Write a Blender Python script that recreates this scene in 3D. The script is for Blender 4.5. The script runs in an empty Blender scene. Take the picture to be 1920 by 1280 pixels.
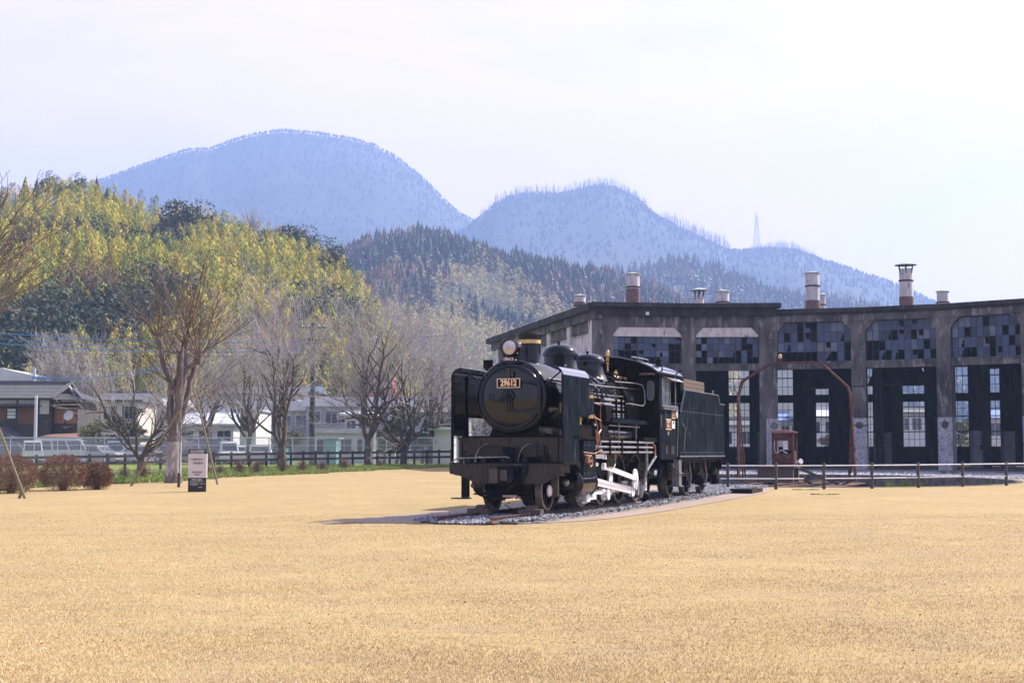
import bpy, bmesh, math, random
import numpy as np
from mathutils import Vector, Matrix
R = math.radians
rnd = random.Random(7)
S = bpy.context.scene
COL = S.collection

# ------------------------------------------------------------------ camera
F, PY0, CAMZ = 2800.0, 850.0, 1.37
TH = math.atan((PY0 - 640) / F)
cam = bpy.data.cameras.new('camera'); cam.sensor_width = 36; cam.lens = F / 1920 * 36
cam.clip_start = 0.1; cam.clip_end = 9000
camo = bpy.data.objects.new('camera', cam); COL.objects.link(camo)
camo.location = (0, 0, CAMZ); camo.rotation_euler = (math.pi / 2 + TH, 0, 0)
S.camera = camo

# ------------------------------------------------------------------ sky, sun, exposure
SUN_AZ, SUN_EL = 57.0, 42.0           # azimuth to the right of the view direction
w = bpy.data.worlds.new('World'); S.world = w; w.use_nodes = True
nt = w.node_tree; nt.nodes.clear()
N = nt.nodes.new; Lk = nt.links.new
out = N('ShaderNodeOutputWorld'); sky = N('ShaderNodeTexSky'); sky.sky_type = 'NISHITA'
sky.sun_disc = False; sky.sun_elevation = R(SUN_EL); sky.sun_rotation = R(SUN_AZ)
sky.air_density = 1.0; sky.dust_density = 2.0
bg = N('ShaderNodeBackground'); bg.inputs[1].default_value = 0.10; Lk(sky.outputs[0], bg.inputs[0])
tc = N('ShaderNodeTexCoord'); sep = N('ShaderNodeSeparateXYZ'); Lk(tc.outputs['Generated'], sep.inputs[0])
mp = N('ShaderNodeMapping'); mp.inputs['Scale'].default_value = (1.0, 1.0, 2.6); Lk(tc.outputs['Generated'], mp.inputs[0])
nz = N('ShaderNodeTexNoise'); nz.inputs['Scale'].default_value = 3.2; nz.inputs['Detail'].default_value = 7; nz.inputs['Roughness'].default_value = .55
nz.inputs['Distortion'].default_value = .4
Lk(mp.outputs[0], nz.inputs['Vector'])
el = N('ShaderNodeMapRange'); el.inputs[1].default_value = 0.28; el.inputs[2].default_value = .70; el.inputs[3].default_value = .95; el.inputs[4].default_value = .12
Lk(sep.outputs['Z'], el.inputs[0])
nr = N('ShaderNodeMapRange'); nr.inputs[1].default_value = .3; nr.inputs[2].default_value = .62; nr.inputs[3].default_value = -.34; nr.inputs[4].default_value = .14
Lk(nz.outputs['Fac'], nr.inputs[0])
ad = N('ShaderNodeMath'); ad.operation = 'ADD'; ad.use_clamp = True; Lk(el.outputs[0], ad.inputs[0]); Lk(nr.outputs[0], ad.inputs[1])
bc = N('ShaderNodeBackground'); bc.inputs[0].default_value = (1.0, .765, .84, 1); bc.inputs[1].default_value = .95
mx = N('ShaderNodeMixShader'); Lk(ad.outputs[0], mx.inputs[0]); Lk(bg.outputs[0], mx.inputs[1]); Lk(bc.outputs[0], mx.inputs[2])
# thin cloud is brighter round the sun
dt = N('ShaderNodeVectorMath'); dt.operation = 'DOT_PRODUCT'; Lk(tc.outputs['Generated'], dt.inputs[0])
dt.inputs[1].default_value = (math.sin(R(SUN_AZ)) * math.cos(R(SUN_EL)), math.cos(R(SUN_AZ)) * math.cos(R(SUN_EL)), math.sin(R(SUN_EL)))
mxm = N('ShaderNodeMath'); mxm.operation = 'MAXIMUM'; mxm.inputs[1].default_value = 0; Lk(dt.outputs['Value'], mxm.inputs[0])
pw_ = N('ShaderNodeMath'); pw_.operation = 'POWER'; pw_.inputs[1].default_value = 9; Lk(mxm.outputs[0], pw_.inputs[0])
ma_ = N('ShaderNodeMath'); ma_.operation = 'MULTIPLY_ADD'; ma_.inputs[1].default_value = 2.0; ma_.inputs[2].default_value = .77; Lk(pw_.outputs[0], ma_.inputs[0]); Lk(ma_.outputs[0], bc.inputs[1])
Lk(mx.outputs[0], out.inputs[0])

sd = bpy.data.lights.new('sun', 'SUN'); sd.energy = 5.0; sd.angle = R(.6); sd.color = (1.0, .93, .82)
so = bpy.data.objects.new('sun', sd); COL.objects.link(so)
sv = Vector((math.sin(R(SUN_AZ)) * math.cos(R(SUN_EL)), math.cos(R(SUN_AZ)) * math.cos(R(SUN_EL)), math.sin(R(SUN_EL))))
so.rotation_euler = sv.to_track_quat('Z', 'Y').to_euler(); so.location = (30, 10, 60)
S.view_settings.view_transform = 'Standard'; S.view_settings.look = 'None'
S.view_settings.exposure = 0.99; S.view_settings.gamma = 1.0; S.view_settings.use_curve_mapping = False
S.cycles.use_denoising = True
S.cycles.max_bounces = 6; S.cycles.diffuse_bounces = 2; S.cycles.glossy_bounces = 3
S.cycles.transparent_max_bounces = 12; S.cycles.volume_bounces = 1
S.cycles.caustics_reflective = False; S.cycles.caustics_refractive = False

# ------------------------------------------------------------------ helpers
CT, ST = math.cos(TH), math.sin(TH)
def sstep(a, b, x):
    t = min(1, max(0, (x - a) / (b - a))); return t * t * (3 - 2 * t)
GY = [-4000, 36, 50, 80, 100, 140, 9000]; GZ = [0, 0, .15, .45, .57, .62, .62]
def gz(y): return float(np.interp(y, GY, GZ))
def on_plane_y(px, py, Y):            # a point at depth Y
    x = (px - 960) / F; y = (640 - py) / F
    fy, fz = CT - ST * y, ST + CT * y
    return Vector((x / fy * Y, Y, CAMZ + fz / fy * Y))
def on_ground(px, py, dz=0):
    x = (px - 960) / F; y = (640 - py) / F
    fy, fz = CT - ST * y, ST + CT * y
    z = 0
    for _ in range(30):
        Y = (z + dz - CAMZ) / (fz / fy); z = .5 * z + .5 * gz(Y)
    return Vector((x / fy * Y, Y, gz(Y) + dz))

def tag(o, label=None, cat=None, group=None, kind=None):
    if label: o['label'] = label
    if cat: o['category'] = cat
    if group: o['group'] = group
    if kind: o['kind'] = kind
    return o
def empty(name, loc=(0, 0, 0), rz=0, **k):
    o = bpy.data.objects.new(name, None); COL.objects.link(o)
    o.location = loc; o.rotation_euler = (0, 0, rz); o.empty_display_size = .3
    return tag(o, **k)

class MB:
    """collects shapes, builds ONE mesh object"""
    def __init__(s, tf=None): s.v = []; s.f = []; s.m = []; s.tf = tf; s.cur = 0
    def add(s, vs, fs):
        b = len(s.v)
        s.v.extend([tuple(s.tf(*p)) for p in vs] if s.tf else [tuple(p) for p in vs])
        for f in fs: s.f.append(tuple(i + b for i in f)); s.m.append(s.cur)
        return s
    def mat(s, i): s.cur = i; return s
    def box(s, x0, x1, y0, y1, z0, z1):
        vs = [(x, y, z) for z in (z0, z1) for y in (y0, y1) for x in (x0, x1)]
        return s.add(vs, [(0, 2, 3, 1), (4, 5, 7, 6), (0, 1, 5, 4), (2, 6, 7, 3), (0, 4, 6, 2), (1, 3, 7, 5)])
    def bar(s, p, q, w_, h_, up=(0, 0, 1)):
        p = Vector(p); q = Vector(q); d = (q - p).normalized(); up = Vector(up)
        if abs(d.dot(up)) > .98: up = Vector((1, 0, 0))
        a = d.cross(up).normalized() * w_ / 2; b = a.cross(d).normalized() * h_ / 2
        vs = []
        for c in (p, q): vs += [c - a - b, c + a - b, c + a + b, c - a + b]
        return s.add(vs, [(0, 1, 2, 3), (7, 6, 5, 4), (0, 4, 5, 1), (1, 5, 6, 2), (2, 6, 7, 3), (3, 7, 4, 0)])
    def tube(s, pts, r, n=8, caps=True):
        pts = [Vector(p) for p in pts]; rs = r if isinstance(r, (list, tuple)) else [r] * len(pts)
        vs = []; prev = None
        for i, p in enumerate(pts):
            d = (pts[min(i + 1, len(pts) - 1)] - pts[max(i - 1, 0)]).normalized()
            if prev is None:
                a = d.cross(Vector((0, 0, 1)));
                if a.length < .05: a = d.cross(Vector((1, 0, 0)))
            else: a = prev - d * prev.dot(d)
            a.normalize(); prev = a; b = d.cross(a)
            for k in range(n):
                t = 2 * math.pi * k / n
                vs.append(p + (a * math.cos(t) + b * math.sin(t)) * rs[i])
        fs = []
        for i in range(len(pts) - 1):
            for k in range(n):
                fs.append((i * n + k, i * n + (k + 1) % n, (i + 1) * n + (k + 1) % n, (i + 1) * n + k))
        if caps: fs.append(tuple(range(n - 1, -1, -1))); fs.append(tuple((len(pts) - 1) * n + k for k in range(n)))
        return s.add(vs, fs)
    def lathe(s, c, ax, prof, n=24, closed_ends=True):
        """prof: list of (along, radius)"""
        c = Vector(c); ax = Vector(ax).normalized()
        a = ax.cross(Vector((0, 0, 1)));
        if a.length < .05: a = Vector((1, 0, 0))
        a.normalize(); b = ax.cross(a)
        vs = []
        for h, r in prof:
            for k in range(n):
                t = 2 * math.pi * k / n
                vs.append(c + ax * h + (a * math.cos(t) + b * math.sin(t)) * r)
        fs = []
        for i in range(len(prof) - 1):
            for k in range(n): fs.append((i * n + k, i * n + (k + 1) % n, (i + 1) * n + (k + 1) % n, (i + 1) * n + k))
        if closed_ends: fs.append(tuple(range(n - 1, -1, -1))); fs.append(tuple((len(prof) - 1) * n + k for k in range(n)))
        return s.add(vs, fs)
    def prism(s, poly, fn, a, b):
        """poly 2D points, fn(u,v,w) -> 3D, extruded from w=a to w=b"""
        n = len(poly)
        vs = [fn(u, v, a) for u, v in poly] + [fn(u, v, b) for u, v in poly]
        fs = [tuple(range(n - 1, -1, -1)), tuple(range(n, 2 * n))] + [(k, (k + 1) % n, n + (k + 1) % n, n + k) for k in range(n)]
        return s.add(vs, fs)
    def quad(s, a, b, c, d): return s.add([a, b, c, d], [(0, 1, 2, 3)])
    def mesh(s, name, mats, smooth=False, angle=None):
        me = bpy.data.meshes.new(name); me.from_pydata(s.v, [], s.f)
        for m in (mats if isinstance(mats, (list, tuple)) else [mats]): me.materials.append(m)
        me.polygons.foreach_set('material_index', s.m)
        me.update()
        bm = bmesh.new(); bm.from_mesh(me); bmesh.ops.recalc_face_normals(bm, faces=bm.faces)
        if smooth:
            for f in bm.faces: f.smooth = True
            for e in bm.edges:
                if len(e.link_faces) == 2 and e.calc_face_angle(0) > R(angle or 40): e.smooth = False
        bm.to_mesh(me); bm.free()
        return me
    def build(s, name, mats, parent=None, smooth=False, angle=None, **k):
        o = bpy.data.objects.new(name, s.mesh(name, mats, smooth, angle)); COL.objects.link(o)
        if parent: o.parent = parent
        return tag(o, **k)

def np_mesh(name, verts, faces, mats, matidx=None, col=None, parent=None, smooth=False, **k):
    """fast path: faces is an (n,3) or (n,4) array"""
    me = bpy.data.meshes.new(name); nv, nf, kk = len(verts), len(faces), faces.shape[1]
    me.vertices.add(nv); me.vertices.foreach_set('co', np.asarray(verts, dtype=np.float32).ravel())
    me.loops.add(nf * kk); me.loops.foreach_set('vertex_index', np.asarray(faces, dtype=np.int32).ravel())
    me.polygons.add(nf); me.polygons.foreach_set('loop_start', np.arange(0, nf * kk, kk, dtype=np.int32))
    for m in (mats if isinstance(mats, (list, tuple)) else [mats]): me.materials.append(m)
    if matidx is not None: me.polygons.foreach_set('material_index', np.asarray(matidx, dtype=np.int32))
    if smooth: me.polygons.foreach_set('use_smooth', np.ones(nf, dtype=bool))
    me.update(calc_edges=True)
    if col is not None:
        at = me.attributes.new('tint', 'FLOAT_COLOR', 'POINT')
        c4 = np.ones((nv, 4), dtype=np.float32); c4[:, :3] = col
        at.data.foreach_set('color', c4.ravel())
    o = bpy.data.objects.new(name, me); COL.objects.link(o)
    if parent: o.parent = parent
    return tag(o, **k)

def copy_thing(root, loc=None, rz=None, scale=None, label=None):
    r = root.copy(); COL.objects.link(r)
    if loc is not None: r.location = loc
    if rz is not None: r.rotation_euler = (0, 0, rz)
    if scale is not None: r.scale = scale if isinstance(scale, (tuple, list)) else (scale,) * 3
    if label: r['label'] = label
    for ch in [o for o in root.children]:
        c = ch.copy(); COL.objects.link(c); c.parent = r
        for g in [o for o in ch.children]:
            d = g.copy(); COL.objects.link(d); d.parent = c
    return r

# ------------------------------------------------------------------ materials
def mat(name, c1, c2=None, scale=4, rough=.6, metal=0, bump=0, bscale=None, stretch=None, r2=None, coords='Object',
        c3=None, s3=1.0, t3=(.5, .6), tint=False, spec=None, lo=.35, hi=.65, bdist=.02, coat=0, emit=None, alpha=None, detail=5):
    m = bpy.data.materials.new(name); m.use_nodes = True; n = m.node_tree; b = n.nodes['Principled BSDF']
    L = n.links.new
    b.inputs['Roughness'].default_value = rough; b.inputs['Metallic'].default_value = metal
    b.inputs['Base Color'].default_value = (*c1, 1)
    if spec is not None: b.inputs['Specular IOR Level'].default_value = spec
    if coat: b.inputs['Coat Weight'].default_value = coat; b.inputs['Coat Roughness'].default_value = .06
    if emit: b.inputs['Emission Color'].default_value = (*emit[:3], 1); b.inputs['Emission Strength'].default_value = emit[3]
    if alpha is not None: b.inputs['Alpha'].default_value = alpha
    tcn = n.nodes.new('ShaderNodeTexCoord'); vec = tcn.outputs[coords]
    if coords == 'World':
        pass
    if stretch:
        mpn = n.nodes.new('ShaderNodeMapping'); mpn.inputs['Scale'].default_value = stretch; L(vec, mpn.inputs[0]); vec = mpn.outputs[0]
    colout = None
    if c2 is not None:
        t = n.nodes.new('ShaderNodeTexNoise'); t.inputs['Scale'].default_value = scale; t.inputs['Detail'].default_value = detail; L(vec, t.inputs['Vector'])
        rp = n.nodes.new('ShaderNodeMapRange'); rp.inputs[1].default_value = lo; rp.inputs[2].default_value = hi; L(t.outputs['Fac'], rp.inputs[0])
        mi = n.nodes.new('ShaderNodeMix'); mi.data_type = 'RGBA'; mi.inputs['A'].default_value = (*c1, 1); mi.inputs['B'].default_value = (*c2, 1)
        L(rp.outputs[0], mi.inputs['Factor']); colout = mi.outputs['Result']
        if r2 is not None:
            rr = n.nodes.new('ShaderNodeMapRange'); rr.inputs[3].default_value = rough; rr.inputs[4].default_value = r2; L(rp.outputs[0], rr.inputs[0]); L(rr.outputs[0], b.inputs['Roughness'])
    if c3 is not None:
        t = n.nodes.new('ShaderNodeTexNoise'); t.inputs['Scale'].default_value = s3; t.inputs['Detail'].default_value = 8; t.inputs['Roughness'].default_value = .65
        mp2 = n.nodes.new('ShaderNodeMapping'); mp2.inputs['Location'].default_value = (7, 3, 5); L(vec, mp2.inputs[0]); L(mp2.outputs[0], t.inputs['Vector'])
        rp = n.nodes.new('ShaderNodeMapRange'); rp.inputs[1].default_value = t3[0]; rp.inputs[2].default_value = t3[1]; L(t.outputs['Fac'], rp.inputs[0])
        mi = n.nodes.new('ShaderNodeMix'); mi.data_type = 'RGBA'; mi.inputs['B'].default_value = (*c3, 1)
        if colout: L(colout, mi.inputs['A'])
        else: mi.inputs['A'].default_value = (*c1, 1)
        L(rp.outputs[0], mi.inputs['Factor']); colout = mi.outputs['Result']
    if tint:
        at = n.nodes.new('ShaderNodeAttribute'); at.attribute_name = 'tint'
        if colout:
            mu = n.nodes.new('ShaderNodeMix'); mu.data_type = 'RGBA'; mu.blend_type = 'MULTIPLY'; mu.inputs['Factor'].default_value = 1
            L(colout, mu.inputs['A']); L(at.outputs['Color'], mu.inputs['B']); colout = mu.outputs['Result']
        else: colout = at.outputs['Color']
    if colout: L(colout, b.inputs['Base Color'])
    if bump:
        t = n.nodes.new('ShaderNodeTexNoise'); t.inputs['Scale'].default_value = bscale or scale * 4; t.inputs['Detail'].default_value = 5; L(vec, t.inputs['Vector'])
        bu = n.nodes.new('ShaderNodeBump'); bu.inputs['Strength'].default_value = bump; bu.inputs['Distance'].default_value = bdist
        L(t.outputs['Fac'], bu.inputs['Height']); L(bu.outputs[0], b.inputs['Normal'])
    return m

M = {}
M['black'] = mat('gloss_black_paint', (.005, .0055, .007), (.008, .009, .011), 3, .08, spec=.34, r2=.13, bump=.35, bscale=2.2, bdist=.03)
M['blackdoor'] = mat('smokebox_door_paint', (.006, .007, .010), (.010, .009, .008), 2, .14, spec=.5, bump=.05, bscale=2.5)
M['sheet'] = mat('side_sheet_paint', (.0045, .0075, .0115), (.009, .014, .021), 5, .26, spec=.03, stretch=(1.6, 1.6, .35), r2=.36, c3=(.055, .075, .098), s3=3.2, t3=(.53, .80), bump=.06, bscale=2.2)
M['frame'] = mat('frame_black', (.006, .006, .0065), (.012, .010, .009), 6, .22, r2=.4, spec=.08, bump=.2, bscale=30)
M['beam'] = mat('beam_paint_grass_tint', (.020, .0165, .0125), (.030, .025, .019), 5, .24, r2=.4, spec=.4, bump=.1, bscale=20)  # brown tone puts the lawn's reflection into the beam's colour
M['couplerface'] = mat('brown_coupler_steel', (.075, .058, .042), (.05, .04, .03), 12, .4)  # lighter brown than the beam
M['rod'] = mat('white_rod_paint', (.80, .81, .86), (.68, .68, .72), 8, .4, c3=(.26, .22, .20), s3=9, t3=(.66, .72))
M['steel'] = mat('bare_steel', (.42, .42, .45), (.25, .24, .24), 20, .3, .9)
M['pipe'] = mat('lagged_pipe_grey', (.26, .27, .30), (.13, .13, .15), 12, .4, .3)
M['tyre'] = mat('worn_tyre_steel', (.26, .23, .20), (.13, .12, .11), 30, .5, .4)
M['gold'] = mat('brass', (.72, .50, .20), (.55, .34, .12), 20, .25, .9)
M['yellow'] = mat('yellow_band_paint', (.72, .55, .20), (.60, .42, .14), 9, .4)
M['copper'] = mat('copper_pipe', (.50, .27, .19), (.28, .14, .10), 15, .4, .6)
M['red'] = mat('red_oxide_paint', (.42, .07, .04), (.28, .06, .04), 12, .5)
M['platetext'] = mat('number_plate_brass', (.86, .66, .44), (.80, .56, .36), 30, .4, .2)
M['white'] = mat('white_paint', (.80, .80, .80), (.68, .68, .70), 12, .5)
M['glassdark'] = mat('cab_window_glass', (.10, .13, .16), rough=.05, spec=.9)
M['lens'] = mat('headlight_lens', (.62, .57, .52), (.40, .38, .38), 7, .06, .55, spec=1)
M['tboard'] = mat('weathered_coal_boards', (.13, .09, .062), (.075, .052, .04), 9, .8, stretch=(1, 1, 6), bump=.3)
M['rust'] = mat('rusted_steel', (.115, .042, .027), (.055, .025, .020), 9, .8, c3=(.24, .085, .045), s3=6, t3=(.56, .68), bump=.3, bscale=40)
M['railtop'] = mat('rusty_rail', (.16, .075, .05), (.07, .04, .03), 12, .55, bump=.3)
M['wood'] = mat('old_timber', (.07, .055, .045), (.13, .10, .08), 6, .85, stretch=(1, 6, 6), bump=.4)
M['fencewood'] = mat('dark_stained_post', (.040, .030, .026), (.085, .068, .058), 14, .8, bump=.3)
M['conc'] = mat('weathered_concrete', (.165, .152, .145), (.042, .040, .041), 1.5, .9, stretch=(1, 1, .28), c3=(.40, .37, .36), s3=3.2, t3=(.53, .74), bump=.5, bscale=18, lo=.30, hi=.66)
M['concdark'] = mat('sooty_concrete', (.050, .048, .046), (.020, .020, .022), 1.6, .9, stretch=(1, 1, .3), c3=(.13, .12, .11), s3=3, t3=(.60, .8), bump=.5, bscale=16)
M['concrib'] = mat('streaked_whitewash_wall', (.10, .09, .085), (.045, .042, .04), 2, .9, stretch=(1.4, 1.4, .25), c3=(.66, .64, .66), s3=4.2, t3=(.36, .47), bump=.4, bscale=14)
M['peel'] = mat('peeling_white_paint', (.66, .63, .60), (.52, .47, .44), 3, .8, c3=(.05, .04, .04), s3=3.4, t3=(.60, .66), stretch=(1.5, 1.5, .5), bump=.4, bscale=20)
M['whitewash'] = mat('flaking_whitewash_column', (.48, .48, .52), (.36, .36, .40), 4, .85, c3=(.12, .12, .13), s3=16, t3=(.50, .62), stretch=(1, 1, .5), bump=.4, bscale=20)
M['greywash'] = mat('painted_inner_column', (.40, .41, .46), (.30, .31, .35), 3, .8, bump=.2)
M['pane'] = mat('dusty_sky_tinted_pane', (.028, .055, .125), (.045, .08, .17), 2.2, .30, spec=.5, r2=.45, alpha=.95)  # dusty glass, with the blue of the reflected sky put into the colour
M['pane_pale'] = mat('pale_dusty_pane', (.09, .13, .19), (.14, .18, .24), 2.2, .35, spec=.5, alpha=.9)
M['pane_dark'] = mat('dark_reflecting_pane', (.012, .024, .055), (.02, .035, .07), 2.2, .12, spec=.5, alpha=.9)
M['muntin'] = mat('dark_window_bar', (.035, .032, .03), rough=.6)
M['vent'] = mat('rusty_white_flue', (.62, .60, .58), (.46, .43, .42), 4, .6, stretch=(1, 1, .4), c3=(.16, .06, .035), s3=3.2, t3=(.59, .66), bump=.2)
M['ventbase'] = mat('oxide_flue_base', (.22, .13, .12), (.15, .09, .085), 5, .7)
M['cap'] = mat('flue_cap', (.55, .56, .52), (.30, .30, .27), 7, .6)
M['grey'] = mat('galvanised_steel', (.62, .65, .70), (.52, .55, .60), 10, .45, .2)
M['stone'] = mat('pit_stone', (.17, .155, .14), (.07, .065, .06), 3, .9, c3=(.34, .32, .31), s3=5, t3=(.6, .7), bump=.6, bscale=20)
M['asphalt'] = mat('path_asphalt', (.33, .33, .35), (.26, .26, .28), 8, .9, bump=.3, bscale=60)
M['pink'] = mat('resin_path', (.36, .262, .215), (.31, .232, .195), 5, .9, bump=.25, bscale=120, c3=(.42, .32, .26), s3=2, t3=(.5, .7))
M['gravel'] = mat('gravel_bed', (.23, .22, .24), (.10, .10, .11), 28, .9, bump=.8, bscale=40, c3=(.45, .44, .47), s3=45, t3=(.52, .6))
M['stonebit'] = mat('ballast_stone', (.8, .8, .8), rough=.85, tint=True)
M['leafm'] = mat('tinted_leaf', (.8, .8, .8), rough=.7, tint=True, spec=.25)
M['grassm'] = mat('tinted_grass', (.8, .8, .8), rough=.75, tint=True, spec=.2)
M['bark'] = mat('cherry_bark', (.13, .10, .082), (.07, .052, .043), 10, .9, stretch=(1, 1, .4), c3=(.20, .17, .15), s3=5, t3=(.6, .7), bump=.6, bscale=30)
M['twig'] = mat('grey_mauve_twig', (.46, .41, .40), (.31, .27, .27), 2, .8)
M['twigred'] = mat('reddish_twig', (.19, .125, .105), (.12, .085, .07), 2, .8)
M['twigpale'] = mat('pale_twig', (.42, .38, .36), (.30, .27, .26), 2, .8)
M['barkpale'] = mat('big_tree_bark', (.20, .16, .145), (.10, .08, .072), 5, .9, stretch=(1, 1, .3), c3=(.34, .31, .30), s3=4, t3=(.55, .7), bump=.6, bscale=24)
M['bamboo_pole'] = mat('bamboo_prop', (.22, .18, .11), (.17, .14, .08), 9, .6)
M['shrubtwig'] = mat('red_brown_shrub', (.8, .8, .8), rough=.85, tint=True, spec=.1)
M['black_sign'] = mat('sign_black', (.010, .010, .012), rough=.4)
M['sign_white'] = mat('sign_panel', (.66, .60, .60), (.62, .56, .57), 3, .5)
M['ink'] = mat('sign_ink', (.035, .02, .025), rough=.6)
M['hillsoil'] = mat('hillside_undergrowth', (.022, .028, .017), (.035, .035, .02), .05, .95)
M['forestfar'] = mat('distant_forest', (.012, .018, .014), (.022, .026, .02), .006, .95, coords='Object', detail=8, bump=.5, bscale=.03, bdist=4)

# dry lawn: straw with browner worn patches and painted mowing-shadow dashes, green verge on the far left
def lawn_material():
    m = bpy.data.materials.new('dry_lawn'); m.use_nodes = True; n = m.node_tree; b = n.nodes['Principled BSDF']; L = n.links.new
    b.inputs['Roughness'].default_value = .9; b.inputs['Specular IOR Level'].default_value = .1
    g = n.nodes.new('ShaderNodeNewGeometry'); pos = g.outputs['Position']
    def noise(sc, det=4, stretch=None, rough=.6):
        v = pos
        if stretch:
            mm = n.nodes.new('ShaderNodeMapping'); mm.inputs['Scale'].default_value = stretch; L(pos, mm.inputs[0]); v = mm.outputs[0]
        t = n.nodes.new('ShaderNodeTexNoise'); t.inputs['Scale'].default_value = sc; t.inputs['Detail'].default_value = det; t.inputs['Roughness'].default_value = rough; L(v, t.inputs['Vector']); return t.outputs['Fac']
    def rng(x, a, b_, c=0, d=1):
        r = n.nodes.new('ShaderNodeMapRange'); r.inputs[1].default_value = a; r.inputs[2].default_value = b_; r.inputs[3].default_value = c; r.inputs[4].default_value = d; L(x, r.inputs[0]); return r.outputs[0]
    def mixc(f, a, b_):
        x = n.nodes.new('ShaderNodeMix'); x.data_type = 'RGBA'; L(f, x.inputs['Factor'])
        for k, c in (('A', a), ('B', b_)):
            if isinstance(c, tuple): x.inputs[k].default_value = (*c, 1)
            else: L(c, x.inputs[k])
        return x.outputs['Result']
    def math_(op, a, b_):
        x = n.nodes.new('ShaderNodeMath'); x.operation = op
        for k, c in ((0, a), (1, b_)):
            if isinstance(c, (int, float)): x.inputs[k].default_value = c
            else: L(c, x.inputs[k])
        return x.outputs[0]
    c = mixc(rng(noise(.30, 5, (1, 1, 1)), .35, .68), (.375, .275, .130), (.435, .32, .155))
    c = mixc(rng(noise(1.1, 6, (.7, 1.2, 1)), .47, .68, 0, .8), c, (.33, .25, .145))
    c = mixc(rng(noise(5, 6, (.6, 1.3, 1), .75), .52, .64, 0, .85), c, (.25, .17, .085))  # darker dashes: shadows in the mown turf painted into the colour
    c = mixc(rng(noise(38, 4, None, .8), .46, .7, 0, .3), c, (.58, .45, .28))
    # verge
    sp = n.nodes.new('ShaderNodeSeparateXYZ'); L(pos, sp.inputs[0])
    # distance left of the line through (-17.5,51) with direction (13.6,44)
    e = math_('SUBTRACT', math_('MULTIPLY', math_('SUBTRACT', sp.outputs['Y'], 51.0), .296), math_('ADD', sp.outputs['X'], 16.2))
    e = math_('ADD', e, math_('MULTIPLY', noise(.8, 4), 2.4))
    far = rng(sp.outputs['Y'], 49, 52)
    e = math_('MULTIPLY', rng(e, 1.2, 2.6), far)
    gr = mixc(rng(noise(2.2, 5), .42, .6), (.12, .18, .035), (.23, .27, .06))
    gr = mixc(rng(noise(1.1, 5), .52, .66), gr, (.24, .17, .10))
    c = mixc(e, c, gr)
    # worn earth behind the roundhouse side, gravel round the turntable
    yard = math_('MULTIPLY', rng(sp.outputs['Y'], 60, 66), rng(sp.outputs['X'], -1, 2))
    yc = mixc(rng(noise(18, 3), .4, .6), (.16, .15, .15), (.36, .35, .37))
    c = mixc(yard, c, yc)
    town = rng(sp.outputs['Y'], 130, 150)
    c = mixc(math_('MULTIPLY', town, .9), c, (.22, .20, .12))
    L(c, b.inputs['Base Color'])
    bu = n.nodes.new('ShaderNodeBump'); bu.inputs['Strength'].default_value = .35; bu.inputs['Distance'].default_value = .02
    L(math_('ADD', noise(60, 5, None, .8), math_('MULTIPLY', noise(7, 4), 1.5)), bu.inputs['Height']); L(bu.outputs[0], b.inputs['Normal'])
    return m
M['lawn'] = lawn_material()
# ================================================================== GROUND
LA = R(20.1); LD = Vector((math.sin(LA), math.cos(LA), 0)); LN = Vector((math.cos(LA), -math.sin(LA), 0))
LO = Vector((.1425, 32.0915, .15))                        # front axle of the locomotive at rail level
def trk(t, l, z=0): return LO + LD * t + LN * l + Vector((0, 0, z - .15 + 0))   # z above ground 0
TC = LO + LD * 32.3; TC.z = 0                                # turntable centre
PITR = 9.4
rings = [PITR] + list(np.arange(10, 110, 2.2)) + list(np.geomspace(112, 3300, 26))
NA = 192
gv = []; gf = []
for r in rings:
    for k in range(NA):
        a = 2 * math.pi * k / NA
        x, y = TC.x + r * math.cos(a), TC.y + r * math.sin(a)
        gv.append((x, y, gz(y)))
for i in range(len(rings) - 1):
    for k in range(NA):
        gf.append((i * NA + k, i * NA + (k + 1) % NA, (i + 1) * NA + (k + 1) % NA, (i + 1) * NA + k))
np_mesh('lawn', np.array(gv), np.array(gf), M['lawn'], smooth=True, kind='structure')

def sheet(name, pts, m, dz, step=1.0, **k):
    """flat strip given as list of (left point, right point) rows"""
    vs = []; fs = []
    rows = []
    for i in range(len(pts) - 1):
        (a, b), (c, d) = pts[i], pts[i + 1]
        nn = max(1, int((Vector(c) - Vector(a)).length / step))
        for j in range(nn + (i == len(pts) - 2)):
            t = j / nn; rows.append((Vector(a).lerp(Vector(c), t), Vector(b).lerp(Vector(d), t)))
    K = 6
    for a, b in rows:
        for q in range(K + 1):
            p = a.lerp(b, q / K); vs.append((p.x, p.y, gz(p.y) + dz))
    for i in range(len(rows) - 1):
        for q in range(K):
            fs.append((i * (K + 1) + q, i * (K + 1) + q + 1, (i + 1) * (K + 1) + q + 1, (i + 1) * (K + 1) + q))
    return np_mesh(name, np.array(vs), np.array(fs), m, **k)
def TL(t, l): p = LO + LD * t + LN * l; return (p.x, p.y, 0)
# path of pinkish resin round the track; its front end is cut square to the lawn
sheet('track_path', [(TL(-3.55, -2.95), TL(-3.5, -2.9)), (TL(-3.2, -2.97), TL(-2.55, .2)), (TL(-2.5, -3.0), TL(-2.1, 1.3)), (TL(-1.6, -3.0), TL(-1.2, 1.75)), (TL(0.4, -3.02), TL(0.4, 2.0)),
      (TL(12, -3.0), TL(12, 2.1)), (TL(18, -3.0), TL(18, 2.1)), (TL(22.4, -3.0), TL(22.4, 1.2))], M['pink'], .010, kind='structure')
def gzt(t): return gz((LO + LD * t).y)
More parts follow.
